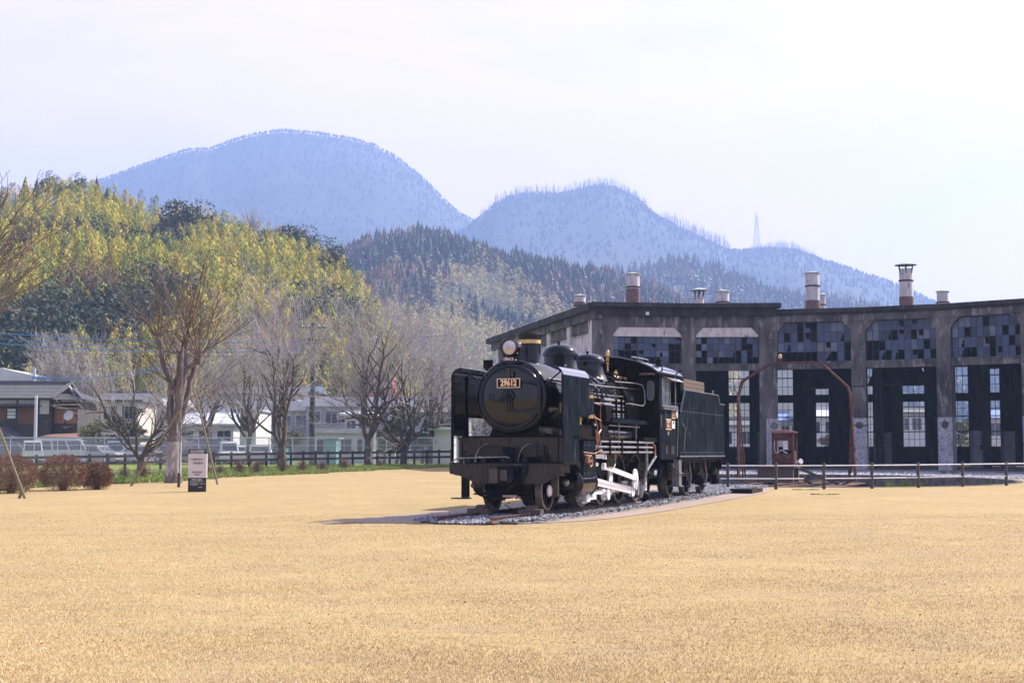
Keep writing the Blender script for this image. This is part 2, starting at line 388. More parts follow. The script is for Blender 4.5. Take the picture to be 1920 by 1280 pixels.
# ballast bed: low mound
bv = []; bf = []
ts = list(np.linspace(-3.25, 22.6, 60)); ls = [-1.45, -1.25, -.6, 0, .6, 1.05, 1.2]
for i, t in enumerate(ts):
    for j, l in enumerate(ls):
        e = min(1, (t + 3.25) / .9)
        p = LO + LD * t + LN * (l * (.35 + .65 * e)); h = (.0 if j in (0, 6) else .045) * e
        bv.append((p.x, p.y, gz(p.y) + .014 + h))
for i in range(len(ts) - 1):
    for j in range(6): bf.append((i * 7 + j, i * 7 + j + 1, i * 7 + 8 + j, i * 7 + 7 + j))
np_mesh('ballast_bed', np.array(bv), np.array(bf), M['gravel'], kind='structure')
# ballast stones
def scatter_stones(name, n, fpos, s0, s1, seed, cols, **k):
    g = np.random.RandomState(seed)
    base = np.array([(1, 0, 0), (-1, 0, 0), (0, 1, 0), (0, -1, 0), (0, 0, 1), (0, 0, -1)], float)
    tri = np.array([(0, 2, 4), (2, 1, 4), (1, 3, 4), (3, 0, 4), (2, 0, 5), (1, 2, 5), (3, 1, 5), (0, 3, 5)])
    P = fpos(g, n); n = len(P)
    ang = g.rand(n) * 6.28; s = s0 + g.rand(n) ** 2 * (s1 - s0)
    V = base[None] * (1 + .5 * (g.rand(n, 6, 1) - .5)) + .25 * (g.rand(n, 6, 3) - .5)
    V = V * np.stack([s, s * (.6 + .4 * g.rand(n)), s * (.45 + .4 * g.rand(n))], 1)[:, None, :]
    c_, s_ = np.cos(ang)[:, None], np.sin(ang)[:, None]
    X = V[:, :, 0] * c_ - V[:, :, 1] * s_; Y = V[:, :, 0] * s_ + V[:, :, 1] * c_
    tl = (g.rand(n, 1) - .5) * 1.2; Z = V[:, :, 2] + X * tl * .4
    V = np.stack([X, Y, Z], 2) + P[:, None, :]
    Fc = tri[None] + (np.arange(n) * 6)[:, None, None]
    cc = np.array(cols)[g.randint(0, len(cols), n)] * (.7 + .6 * g.rand(n, 1))
    return np_mesh(name, V.reshape(-1, 3), Fc.reshape(-1, 3), M['stonebit'], col=np.repeat(cc, 6, 0), **k)
def fp(g, n):
    t = -3.3 + 25.9 * g.rand(n) ** 1.15; l = (g.rand(n) * 2 - 1) * 1.34 - .10 + (g.rand(n) - .5) * .12
    P = np.array([LO + LD * a + LN * (b * min(1, .35 + .6 * (a + 3.3))) for a, b in zip(t, l)])
    P[:, 2] = [gz(y) for y in P[:, 1]]; e = np.clip((1.5 - np.abs(l)) / .3, 0, 1)
    P[:, 2] += .03 + .05 * e * np.clip((t + 3.3), 0, 1); return P
scatter_stones('ballast_stones', 16000, fp, .022, .055, 3, [(.14, .14, .165), (.23, .23, .265), (.08, .08, .10), (.36, .35, .39)], kind='stuff')

# rails
track = empty('railway_track', (LO.x, LO.y, 0), math.pi / 2 - LA, label='short rusty railway track on grey ballast under the black locomotive', cat='railway track')
railprof = [(-.05, 0), (.05, 0), (.05, .012), (.01, .03), (.01, .09), (.032, .1), (.032, .125), (-.032, .125), (-.032, .1), (-.01, .09), (-.01, .03), (-.05, .012)]
def rail(parent, t0, t1, l, z0, m=None, name='rail'):
    mb = MB(); mb.prism(railprof, lambda u, v, w_: (w_, -l + u, v + z0), t0, t1)
    return mb.build(name, m or M['railtop'], parent)
rail(track, -3.2, 22.7, .585, .025); rail(track, -3.05, 22.7, -.585, .025)
for i in range(36):
    t = -2.9 + .72 * i
    MB().box(t, t + .2, -1.02, 1.02, -.09, .045 + gzt(t)).build('sleeper', M['wood'], track)
# timber chocks in front of the leading wheels
for (px0, px1, l, s_) in ((900, 918, -.56, 'far'), (982, 1008, .5, 'near')):
    c = TL(-.78, -.58 if s_ == 'far' else .56)
    e = empty('wheel_chock', (c[0], c[1], .03), math.pi / 2 - LA, label='dark timber chock blocking the leading wheel on the %s rail' % ('left' if s_ == 'far' else 'right'), cat='chock')
    MB().box(-.14, .10, -.24, .24, .0, .19).build('block', M['wood'], e)
    MB().prism([(-.08, .19), (.10, .19), (.10, .27)], lambda u, v, w_: (u, w_, v), -.1, .1).build('wedge', M['wood'], e)

# dry grass blades near the camera (stuff)
def blades(name, P, h, wd, cols, seed, lean=.5, m=None, mult=None, **k):
    g = np.random.RandomState(seed); n = len(P)
    a = g.rand(n) * 6.283; hh = h[0] + (h[1] - h[0]) * g.rand(n); ww = wd * (.6 + .8 * g.rand(n))
    dx, dy = np.cos(a), np.sin(a); la = g.rand(n) * 6.283; le = lean * hh * g.rand(n) * 1.6
    V = np.zeros((n, 3, 3))
    V[:, 0] = P + np.stack([dx * ww, dy * ww, 0 * a], 1); V[:, 1] = P - np.stack([dx * ww, dy * ww, 0 * a], 1)
    V[:, 2] = P + np.stack([np.cos(la) * le, np.sin(la) * le, hh], 1)
    Fc = np.arange(n * 3).reshape(n, 3)
    cc = np.array(cols)[g.randint(0, len(cols), n)] * (.8 + .4 * g.rand(n, 1))
    if mult is not None: cc = cc * mult
    return np_mesh(name, V.reshape(-1, 3), Fc, m or M['grassm'], col=np.repeat(cc, 3, 0), **k)
g = np.random.RandomState(11)
n = 560000
Yv = 7.4 + (g.rand(n) ** 1.7) * 27; Xv = (g.rand(n) * 2 - 1) * (Yv * .36 + .3)
rel = np.stack([Xv - LO.x, Yv - LO.y], 1); tt = rel @ np.array([LD.x, LD.y]); ll = rel @ np.array([LN.x, LN.y])
keep = ~((Yv > 29.5) & (ll > -3.05) & (ll < 2.2))
patch = np.sin(Xv * 1.3 + 2 * np.sin(Yv * .7)) * np.sin(Yv * 2.1 + np.sin(Xv * 1.9)) 
keep &= (g.rand(n) < .72 + .4 * patch)
Xv, Yv = Xv[keep], Yv[keep]
P = np.stack([Xv, Yv, np.zeros(len(Xv)) - .003], 1)
BT_ = .90 + .28 * (np.sin(Xv * .9 + 1.7 * np.sin(Yv * .5)) * np.sin(Yv * .8 + Xv * .3) * .5 + .5)[:, None] * np.array([[1., 1., 1.05]])
blades('dry_grass', P, (.010, .026), .0028, [(.62, .46, .225), (.68, .52, .29), (.55, .40, .20), (.74, .60, .40), (.60, .44, .23)], 5, lean=.75, mult=BT_, kind='stuff')

g = np.random.RandomState(21); n = 12000
Yb_ = 8 + (g.rand(n) ** 1.3) * 44; Xb_ = (g.rand(n) * 2 - 1) * (Yb_ * .36 + .3)
row = np.sin(Yb_ * 2.4 + .5 * np.sin(Xb_ * .8)) * np.sin(Xb_ * 1.7 + Yb_ * .6); kp = g.rand(n) < .05 + .95 * np.clip(row * 2.4 - .9, 0, 1)
rel = np.stack([Xb_ - LO.x, Yb_ - LO.y], 1); tt = rel @ np.array([LD.x, LD.y]); ll = rel @ np.array([LN.x, LN.y]); kp &= ~((Yb_ > 29.3) & (ll > -3.1) & (ll < 2.3)) & ~((Xb_ + 16.2 < (Yb_ - 51) * .296 - .5) & (Yb_ > 49))
Xb_, Yb_ = Xb_[kp], Yb_[kp]
blades('brown_scraps', np.stack([Xb_, Yb_, np.interp(Yb_, GY, GZ) + .003], 1), (.003, .014), .011, [(.28, .16, .08), (.34, .21, .11), (.20, .12, .07), (.38, .27, .15)], 6, lean=3.0, kind='stuff')  # flat brown flecks clustered in rows as dark dashes
# ================================================================== TURNTABLE
def pit():
    mb = MB(); 
    mb.lathe((TC.x, TC.y, 0), (0, 0, 1), [(-.95, .3), (-.95, PITR - .05)], 64, False)
    mb.build('pit_floor', M['gravel'], None, kind='structure')
    # wall blocks of the pit rim, built one by one
    pw = empty('turntable_pit_wall', (TC.x, TC.y, 0), label='round stone wall of the turntable pit beyond the lawn', cat='pit wall')
    nb = 72; me = None
    for row in range(2):
        for k in range(nb):
            a0 = 2 * math.pi * (k + .5 * row) / nb; a1 = a0 + 2 * math.pi / nb * .975
            zt = gz(TC.y + PITR * math.sin((a0 + a1) / 2)); ztop = zt + .02 - (0 if row == 1 else .42); zb = (zt - .40) if row == 1 else -.97
            mb = MB(); r0, r1 = PITR - .12 - .01 * rnd.random(), PITR + .12
            mb.add([(r * math.cos(a), r * math.sin(a), z) for z in (zb, ztop) for a in (a0, a1) for r in (r0, r1)],
                   [(0, 2, 3, 1), (4, 5, 7, 6), (0, 1, 5, 4), (2, 6, 7, 3), (0, 4, 6, 2), (1, 3, 7, 5)])
            mb.build('stone', M['stone'], pw)
pit()
tt_ = empty('turntable', (TC.x, TC.y, 0), math.pi / 2 - LA, label='rusty railway turntable bridge with tall arch over its pit', cat='turntable')
# local: x along the track, y = -lateral
for l in (.585, -.585): rail(tt_, -9.1, 9.1, l, .06, M['rust'])
for l in (.75, -.75):
    mb = MB(); y = -l
    mb.prism([(-9.1, .02), (9.1, .02), (9.1, -.30), (4, -.75), (-4, -.75), (-9.1, -.30)], lambda u, v, w_: (u, w_, v), y - .03, y + .03)
    mb.box(-9.1, 9.1, y - .12, y + .12, .02, .045)
    for i in range(15): mb.box(-8.4 + i * 1.2, -8.34 + i * 1.2, y - .12, y + .12, -.28, .02)
    mb.build('girder', M['rust'], tt_)
for i in range(25):
    MB().box(-8.9 + .73 * i, -8.68 + .73 * i, -1.25, 1.25, -.02 + .07, .055 + .012).build('bridge_timber', M['wood'], tt_)
for l in (1.9, -1.9):
    mb = MB(); mb.box(-9.0, 9.0, -l - .5, -l + .5, -.02, .03); mb.build('walkway', M['rust'], tt_)
# arch: plane across the bridge at x = xa
XA = 3.1
HT = 5.35
prof = [(-2.47, .22), (-2.42, 3.9), (-2.25, 4.55), (-1.15, HT - .12), (-.75, HT), (.9, HT), (1.35, HT - .15), (2.35, 4.25), (2.45, 3.9), (2.62, .22)]
for dx in (-.12, .12):
    mb = MB(); pts = [(XA + dx * (1 if 2 < i < 7 else 1.0), -l, z) for i, (l, z) in enumerate(prof)]
    for p, q in zip(pts[:-1], pts[1:]): mb.bar(p, q, .085, .09, (1, 0, 0))
    mb.build('arch_member', M['rust'], tt_)
mb = MB()
for i, (p, q) in enumerate(zip(prof[:-1], prof[1:])):
    L_ = math.hypot(q[0] - p[0], q[1] - p[1]); nn = max(1, int(L_ / .8))
    for j in range(nn):
        a = Vector((XA - .12, -(p[0] + (q[0] - p[0]) * j / nn), p[1] + (q[1] - p[1]) * j / nn)); b = Vector((XA + .12, -(p[0] + (q[0] - p[0]) * (j + 1) / nn), p[1] + (q[1] - p[1]) * (j + 1) / nn))
        mb.bar(a, b, .02, .03)
mb.build('lacing', M['rust'], tt_)
for l0, sg in ((-2.47, 1), (2.62, -1)):        # splayed second legs and feet braces
    mb = MB()
    for dx in (-.12, .12):
        mb.bar((XA + dx, -(l0 + sg * .04), 3.9), (XA + dx * 2.2, -(l0 + sg * .28), .2), .05, .05, (1, 0, 0))
        mb.bar((XA + dx, -l0, .25), (XA + dx - .2, -(l0 + sg * 1.3), -.25), .07, .07, (1, 0, 0))
        for z in (1.0, 1.7, 2.4): mb.bar((XA + dx, -l0, z), (XA + dx * 1.7, -(l0 + sg * (.28 - .24 * z / 3.9)), z), .03, .03)
        mb.bar((XA + dx, -l0, 1.6), (XA + dx * 2, -(l0 + sg * .24), .5), .03, .03)
    mb.build('leg_brace', M['rust'], tt_)
mb = MB(); mb.tube([(XA, .55, HT + .04), (XA, .55, HT + .18)], .05, 8); mb.build('lamp_base', M['rust'], tt_)
mb = MB(); mb.lathe((XA, .55, HT + .18), (0, 0, 1), [(0, .06), (.05, .09), (.16, .08), (.2, .03)], 10); mb.build('lamp_globe', mat('amber_lamp_glass', (.75, .5, .3), rough=.2), tt_, smooth=True)
# operator's cabin on the left side of the bridge
cb = MB(); X0, X1, Y0, Y1, Z0, Z1 = .3, 1.1, -.42, .42, .88, 2.24
for x in (X0, X1):
    for y in (Y0, Y1): cb.box(x - .04, x + .04, y - .04, y + .04, Z0, Z1)
for x in (X0, X1):
    cb.box(x - .015, x + .015, Y0 + .04, Y1 - .04, Z0, Z0 + .5); cb.box(x - .02, x + .02, Y0 + .04, Y1 - .04, Z1 - .32, Z1 - .02)
    cb.box(x - .015, x + .015, Y0 + .04, Y0 + .2, Z0 + .62, Z1 - .3)
cb.box(X0 + .04, X1 - .04, Y0 - .015, Y0 + .015, Z0, Z0 + .6); cb.box(X0 + .04, X1 - .04, Y1 - .015, Y1 + .015, Z0, Z0 + .6)
cb.build('cabin', M['rust'], tt_)
mb = MB(); mb.prism([(Y0 - .06, Z1), (Y1 + .06, Z1), (Y1 + .08, Z1 + .05), ((Y0 + Y1) / 2, Z1 + .12), (Y0 - .08, Z1 + .05)], lambda u, v, w_: (w_, u, v), X0 - .18, X1 + .18)
mb.build('cabin_roof', mat('oxide_roof', (.40, .17, .14), (.28, .11, .09), 4, .6), tt_)
MB().box(X0 + .05, X0 + .11, Y0 + .12, Y0 + .42, Z0 + .65, Z0 + 1.02).build('switch_box', M['white'], tt_)
mb = MB(); mb.bar((X0 + .1, Y0 + .9, Z0 + .35), (X0 + .1, Y0 + .5, Z0 + .65), .03, .03); mb.bar((X0 + .1, Y0 + .5, Z0 + .65), (X0 + .1, Y0 + .2, Z0 + .45), .03, .03); mb.build('control_lever', M['grey'], tt_)
mb = MB(); mb.lathe((X0 - .1, Y0 - .15, Z0 + .12), (-.6, -.8, .2), [(0, .04), (.2, .07), (.28, .12)], 10); mb.build('horn', M['white'], tt_, smooth=True)
mb = MB(); mb.box(X0 - .45, X1 + .5, Y0 - .1, Y1 + .7, .76, .87)
mb.build('cabin_platform', M['rust'], tt_)
mb = MB()
for x in (X0 - .25, X1 + .3):
    mb.box(x - .12, x + .12, Y0 - .05, Y1 + .6, .15, .76)
mb.box(X0 - .2, X1 + .3, Y0 + .1, Y0 + .2, -.2, .3); mb.build('underframe', M['wood'], tt_)
for x in (X0 - .1, X1 + .15):
    mb = MB(); mb.lathe((x, Y0 + .0, -.05), (0, 1, 0), [(0, .26), (.1, .26), (.1, .22), (.0, .22)], 16); mb.build('drive_wheel', M['rust'], tt_)
mb = MB()
for (a, b) in (((1.3, .1, .85), (2.6, -.9, .0)), ((1.5, -.2, .85), (3.0, -1.9, .05))): mb.bar(a, b, .1, .1)
mb.build('strut', M['wood'], tt_)
# stones scattered in the yard
def fp2(g, n):
    a = g.rand(n) * 1.75 + .15; r = PITR + .2 + 8 * g.rand(n) ** 1.3
    P = np.stack([TC.x + r * np.cos(a), TC.y + r * np.sin(a), 0 * r], 1); P[:, 2] = [gz(y) + .01 for y in P[:, 1]]; return P
scatter_stones('yard_gravel', 9000, fp2, .03, .08, 9, [(.42, .41, .45), (.52, .50, .54), (.25, .24, .26)], kind='stuff')
# ================================================================== LOCOMOTIVE  (t back along the track, l to the near side, z above the rail)
def P3(t, l, z): return (t, -l, z)
def B(): return MB(P3)
loco = empty('steam_locomotive', tuple(LO), math.pi / 2 - LA, label='gloss black steam locomotive with tender and white rods standing on its track', cat='steam locomotive')
def part(mb, name, m, parent=loco, smooth=False, **k): return mb.build(name, m, parent, smooth, **k)
def txt(s, size, m, parent, mat4, name='lettering', ext=.004, alignx='CENTER', bold=0, sx=1.0, **k):
    cu = bpy.data.curves.new(name, 'FONT'); cu.body = s; cu.size = size; cu.align_x = alignx; cu.align_y = 'CENTER'; cu.extrude = ext; cu.offset = bold; cu.resolution_u = 3
    tmp = bpy.data.objects.new('tmp', cu); COL.objects.link(tmp)
    dg = bpy.context.evaluated_depsgraph_get(); dg.update()
    me = bpy.data.meshes.new_from_object(tmp.evaluated_get(dg)); bpy.data.objects.remove(tmp)
    me.name = name; me.transform(mat4 @ Matrix.Diagonal((sx, 1, 1, 1))); me.materials.clear(); me.materials.append(m)
    o = bpy.data.objects.new(name, me); COL.objects.link(o)
    if parent: o.parent = parent
    return tag(o, **k)
# orientation of text on a face looking to the front (-t): u = +l (local -y), v = z, normal = -t
def m_front(t, l, z): return Matrix(((0, 0, -1, t), (-1, 0, 0, -l), (0, 1, 0, z), (0, 0, 0, 1)))
def m_near(t, l, z): return Matrix(((1, 0, 0, t), (0, 0, -1, -l), (0, 1, 0, z), (0, 0, 0, 1)))
BZ = 2.42
# smokebox, boiler, firebox
mb = B(); mb.lathe((-.42, 0, BZ), (1, 0, 0), [(-.03, .735), (0, .785), (.03, .80), (2.1, .80), (2.12, .82), (2.2, .82), (2.22, .77)], 64); part(mb, 'smokebox', M['black'], smooth=True)
mb = B(); mb.lathe((1.8, 0, BZ), (1, 0, 0), [(0, .76), (1.2, .76), (1.205, .77), (1.26, .77), (1.265, .76), (2.5, .765), (2.505, .775), (2.56, .775), (2.565, .765), (3.6, .77), (3.605, .78), (3.66, .78), (3.665, .77), (4.0, .77)], 64)
bo = part(mb, 'boiler', M['black'], smooth=True)
# firebox: round top, wide, sides fall to the frame
def fbpoly(r, z0):
    p = [(-r - .02, z0)]
    for k in range(19):
        a = math.pi - math.pi * k / 18; p.append((r * math.cos(a), BZ + .02 + r * math.sin(a)))
    p.append((r + .02, z0)); return p
mb = B(); mb.prism(fbpoly(.86, 1.25), lambda u, v, w_: (w_, u, v), 5.55, 7.05); part(mb, 'firebox', M['black'], smooth=True)
mb = B(); mb.prism(fbpoly(.88, 1.25), lambda u, v, w_: (w_, u, v), 5.5, 5.56); mb.prism(fbpoly(.875, 1.25), lambda u, v, w_: (w_, u, v), 6.3, 6.36); part(mb, 'firebox_band', M['frame'], smooth=True)
# smokebox door
mb = B(); mb.lathe((-.45, 0, BZ), (-1, 0, 0), [(0, .705), (.03, .705), (.06, .69), (.06, .64), (.03, .63)], 64, False); part(mb, 'door_ring', M['black'], smooth=True)
dr = B(); dr.lathe((-.455, 0, BZ), (-1, 0, 0), [(0, .64), (.035, .64), (.055, .60), (.095, .44), (.12, .24), (.125, .01)], 64); door = part(dr, 'smokebox_door', M['blackdoor'], smooth=True)
mb = B()
for z in (BZ + .31, BZ - .31):
    mb.box(-.60, -.545, .12, .64, z - .03, z + .03); mb.box(-.62, -.54, .56, .69, z - .055, z + .055)
mb.tube([(-.585, .685, BZ - .42), (-.585, .685, BZ + .42)], .022, 8); part(mb, 'door_hinge', M['black'], door)
mb = B()
mb.lathe((-.60, -.02, BZ + .02), (-1, 0, 0), [(0, .05), (.10, .045), (.10, .02), (.16, .02)], 12)
ring = [(-.69, -.02 + .11 * math.cos(a), BZ + .02 + .11 * math.sin(a)) for a in np.linspace(0, 2 * math.pi, 25)]; mb.tube(ring, .016, 6)
for a in (.3, 2.4, 4.5): mb.tube([(-.69, -.02, BZ + .02), (-.69, -.02 + .11 * math.cos(a), BZ + .02 + .11 * math.sin(a))], .012, 6)
mb.tube([(-.70, -.02, BZ + .02), (-.71, -.26, BZ - .12)], .018, 6); mb.tube([(-.66, -.02, BZ), (-.67, -.01, BZ - .34)], .016, 6); mb.tube([(-.66, .04, BZ), (-.67, .05, BZ - .31)], .014, 6)
part(mb, 'door_handwheel', M['black'], door)
mb = B(); mb.tube([(-.58, -.42, BZ + .05), (-.64, -.42, BZ + .05), (-.64, -.42, BZ - .07), (-.58, -.42, BZ - .07)], .012, 6); part(mb, 'door_grip', M['black'], door)
for k in range(14):
    mb = B(); a = 2 * math.pi * k / 14 + .2; mb.box(-.51, -.455, .69 * math.cos(a) - .03, .69 * math.cos(a) + .03, BZ + .69 * math.sin(a) - .02, BZ + .69 * math.sin(a) + .02) if False else mb.lathe((-.47, .75 * math.cos(a), BZ + .75 * math.sin(a)), (-1, 0, 0), [(0, .02), (.03, .016)], 6)
    part(mb, 'smokebox_bolt', M['black'])
# number plate
pl = B(); pl.box(-.655, -.63, -.25, .27, 2.60, 2.80); plate = part(pl, 'number_plate', M['frame'], door, label='black number plate with brass figures')
mb = B(); x0, x1 = -.664, -.654
mb.box(x0, x1, -.25, .27, 2.785, 2.80); mb.box(x0, x1, -.25, .27, 2.60, 2.615); mb.box(x0, x1, -.25, -.235, 2.615, 2.785); mb.box(x0, x1, .255, .27, 2.615, 2.785); part(mb, 'plate_border', M['platetext'], door)
txt('29612', .175, M['platetext'], door, m_front(-.658, .01, 2.70), 'plate_figures', .006, bold=.007, sx=.83)
mb = B(); mb.box(-.64, -.56, -.05, .03, 2.80, 3.0); mb.box(-.62, -.60, .05, .10, 2.84, 2.98); part(mb, 'plate_bracket', M['beam'], door)
# headlight
hl = B(); hl.lathe((-.62, .0, 3.46), (1, 0, 0), [(0, .185), (.02, .20), (.05, .195), (.07, .18), (.30, .175), (.33, .19), (.36, .175), (.40, .12), (.42, .02)], 32, False)
head = part(hl, 'headlight', M['black'], smooth=True)
mb = B(); mb.lathe((-.60, 0, 3.46), (-1, 0, 0), [(0, .165), (.012, .12), (.02, .06), (.022, .005)], 32); part(mb, 'lens', M['lens'], head, smooth=True)
mb = B(); mb.lathe((-.625, 0, 3.46), (-1, 0, 0), [(0, .165), (.02, .168), (.03, .185), (.0, .20)], 32, False); part(mb, 'lens_rim', M['black'], head, smooth=True)
mb = B(); mb.box(-.5, -.25, -.10, .10, 3.12, 3.29); mb.box(-.55, -.15, -.22, .22, 3.14, 3.19); mb.tube([(-.4, -.18, 3.46), (-.4, -.18, 3.18)], .02); mb.tube([(-.4, .18, 3.46), (-.4, .18, 3.18)], .02); part(mb, 'headlight_bracket', M['black'])
txt('29612', .085, mat('pinkish_lettering', (.80, .58, .58), rough=.5), head, m_front(-.56, -.02, 3.215), 'small_number', .004, bold=.003)
# square lamps / mirrors beside the chimney
mb = B(); mb.box(1.3, 1.36, -1.32, -1.10, 3.08, 3.33); part(mb, 'square_marker_board', M['frame'], label='black square board left of the chimney')
mb = B(); mb.tube([(1.33, -1.21, 2.9), (1.33, -1.21, 3.1)], .014); part(mb, 'board_stem', M['frame'])
mb = B(); mb.box(-.15, -.09, .88, 1.06, 3.06, 3.33); mb.box(-.16, -.15, .86, 1.08, 3.05, 3.34); part(mb, 'square_marker_board', M['frame'])
mb = B(); mb.tube([(-.12, .97, 2.95), (-.12, .97, 3.45)], .014); part(mb, 'board_stem', M['frame'])
# chimney
mb = B(); mb.lathe((.68, 0, 0), (0, 0, 1), [(3.0, .46), (3.12, .34), (3.2, .285), (3.30, .265), (3.42, .255), (3.6, .25), (3.74, .25), (3.75, .28), (3.83, .285), (3.84, .275), (3.84, .22), (3.6, .2)], 40, False)
ch = part(mb, 'chimney', M['black'], smooth=True)
mb = B(); mb.lathe((.68, 0, 0), (0, 0, 1), [(3.62, .2515), (3.622, .256), (3.70, .256), (3.702, .2515)], 40, False); part(mb, 'yellow_band', M['yellow'], ch, smooth=True)
# domes
def dome(t, r, z0, z1, name):
    mb = B(); h = z1 - z0
    mb.lathe((t, 0, 0), (0, 0, 1), [(z0 - .15, r * 1.30), (z0 - .02, r * 1.10), (z0 + h * .12, r * .95), (z0 + h * .40, r * .90), (z0 + h * .52, r * .90), (z0 + h * .53, r * .99), (z0 + h * .60, r * 1.0), (z0 + h * .72, r * .96), (z0 + h * .84, r * .84), (z0 + h * .93, r * .62), (z0 + h * .985, r * .34), (z1, .01)], 48)
    return part(mb, name, M['black'], smooth=True)
dome(2.85, .42, 3.14, 3.76, 'sand_dome'); dome(5.05, .42, 3.14, 3.68, 'steam_dome')
mb = B(); mb.tube([(2.75, .0, 3.75), (2.75, 0, 3.82)], .03); mb.tube([(5.0, 0, 3.67), (5.0, 0, 3.74)], .03); part(mb, 'dome_bolt', M['frame'])
# whistle and valves in brass
mb = B(); mb.lathe((6.6, .05, 3.25), (0, 0, 1), [(0, .03), (.25, .03), (.26, .05), (.30, .05), (.32, .03), (.36, .045), (.58, .045), (.60, .03), (.62, .01)], 14); part(mb, 'whistle', M['gold'], smooth=True)
mb = B(); mb.lathe((6.5, -.15, 3.2), (0, 0, 1), [(0, .05), (.2, .05), (.22, .08), (.3, .08), (.34, .03)], 12); mb.lathe((6.5, .3, 3.15), (0, 0, 1), [(0, .05), (.12, .07), (.2, .03)], 12)
mb.tube([(6.35, .1, 3.3), (6.5, .35, 3.2), (6.3, .55, 3.05), (6.6, .62, 3.0)], .025); part(mb, 'safety_valve', M['gold'], smooth=True)
mb = B()
for k in range(7):
    t = 5.8 + k * .14; l = .42 + .04 * (k % 3); mb.lathe((t, l, 3.02), (0, .3, 1), [(0, .03), (.08, .03), (.09, .05), (.13, .045), (.15, .02)], 8)
mb.tube([(5.6, .55, 3.02), (6.2, .58, 3.02), (6.9, .62, 2.98)], .02); mb.tube([(5.8, .45, 3.1), (6.3, .4, 3.14), (6.9, .45, 3.05)], .018); part(mb, 'boiler_valve', M['copper'], smooth=True)
# handrails and piping on the boiler
def onb(t, ang, dr=.05): return (t, (.77 + dr) * math.sin(ang), BZ + (.77 + dr) * math.cos(ang))
for sgn in (1, -1):
    mb = B(); A = R(62) * sgn
    mb.tube([onb(-.2, A, .06), onb(2, A, .06), onb(4, A, .07), onb(6.7, A, .16)], .016, 6)
    for k in range(8): mb.tube([onb(-.1 + k * .9, A, -.02), onb(-.1 + k * .9, A, .07)], .012, 6)
    part(mb, 'handrail', M['steel'])
mb = B()
pr = [onb(1.4 + .03 * k, R(70 + 0 * k), .05) for k in range(2)]
mb.tube([onb(1.0, R(78), .03), onb(5.4, R(76), .05)], .014, 6); mb.tube([onb(1.0, R(95), .04), onb(2.2, R(94), .05), onb(5.6, R(88), .1)], .018, 6); part(mb, 'pipe_run', M['steel'])
mb = B(); mb.tube([onb(.9, R(83), .03), onb(3.4, R(83), .04), onb(3.5, R(100), .05)], .014, 6); mb.tube([onb(1.0, R(99), .06), onb(1.7, R(100), .07), onb(1.9, R(128), .12)], .012, 6); part(mb, 'feed_pipe', M['copper'])
mb = B()        # sand pipes fall from the dome down the flank
for k, t1 in enumerate((2.4, 3.3, 3.9, 4.4)):
    t0 = 2.85 + .1 * k
    mb.tube([onb(t0, R(30), .05)] + [onb(t0 + (t1 - t0) * q / 6, R(30 + 13 * q), .06) for q in range(1, 7)] + [(t1, .84, 1.6)], .020, 6)
for k in range(3):
    t0 = 5.0 + .1 * k; mb.tube([onb(t0, R(28), .05)] + [onb(t0 + .12 * q, R(28 + 13 * q), .1) for q in range(1, 7)] + [(5.9 + .1 * k, .9, 1.7)], .020, 6)
part(mb, 'sand_pipe', M['frame'], smooth=True)
mb = B()
mb.tube([onb(5.1, R(50), .1), (6.1, .92, 2.98), (6.55, .98, 2.95), (6.75, .98, 2.78), (6.7, 1.0, 2.5), (6.5, 1.0, 2.42), (5.3, .95, 2.45)], .016, 8); part(mb, 'injector_pipe', M['pipe'], smooth=True)
mb = B()        # hand of little valves and taps clustered along the flank
g0 = random.Random(4)
for k in range(34):
    t = 3.0 + 3.3 * g0.random(); A = R(52 + 48 * g0.random()); p = Vector(onb(t, A, -.01)); q = Vector(onb(t, A, .05 + .06 * g0.random()))
    mb.tube([p, q], .018 + .02 * g0.random(), 6)
part(mb, 'boiler_stud', M['steel'])
mb = B()
for k in range(9): mb.tube([onb(4.3 + .22 * k, R(48), .03), onb(4.4 + .22 * k, R(60), .07), onb(4.32 + .22 * k, R(74), .04)], .015, 6)
part(mb, 'washout_pipe', M['frame'])
# cooling coils on the running board (pale)
mb = B()
def coil(z, t0, t1, l=1.12): mb.tube([(t0, l, z + .06), (t1 - .06, l, z + .06), (t1, l, z + .03), (t1, l, z - .03), (t1 - .06, l, z - .06), (t0, l, z - .06)], .032, 8)
coil(2.40, 2.6, 4.3); coil(2.20, 3.4, 4.3); coil(2.02, 3.4, 4.4)
mb.build('cooling_pipe', M['pipe'], loco, smooth=True)
for t in (3.5, 3.95, 4.25): mb = B(); mb.box(t, t + .02, 1.05, 1.19, 1.9, 2.5); part(mb, 'pipe_bracket', M['frame'])
# near-side shelf with air tank beneath, running boards
mb = B(); mb.box(2.9, 6.0, .95, 1.24, 1.93, 2.03); mb.box(2.9, 6.0, .8, 1.0, 1.97, 1.99); shelf = part(mb, 'running_board_shelf', M['sheet'])
mb = B(); mb.lathe((2.95, 1.02, 1.66), (1, 0, 0), [(0, .06), (.03, .13), (.12, .155), (2.0, .155), (2.1, .13), (2.14, .05)], 24); tank = part(mb, 'air_tank', M['black'], smooth=True)
mb = B()
for t in (3.3, 4.7): mb.lathe((t, 1.02, 1.66), (1, 0, 0), [(0, .162), (.05, .162)], 24, False)
part(mb, 'tank_strap', M['frame'], tank)
mb = B(); mb.tube([(2.95, 1.15, 1.87), (5.6, 1.15, 1.87)], .02); mb.tube([(3.6, 1.2, 1.95), (3.6, 1.2, 1.25)], .014); mb.tube([(5.1, 1.2, 1.95), (5.1, 1.2, 1.5)], .014); part(mb, 'rail_pipe', M['pipe'])
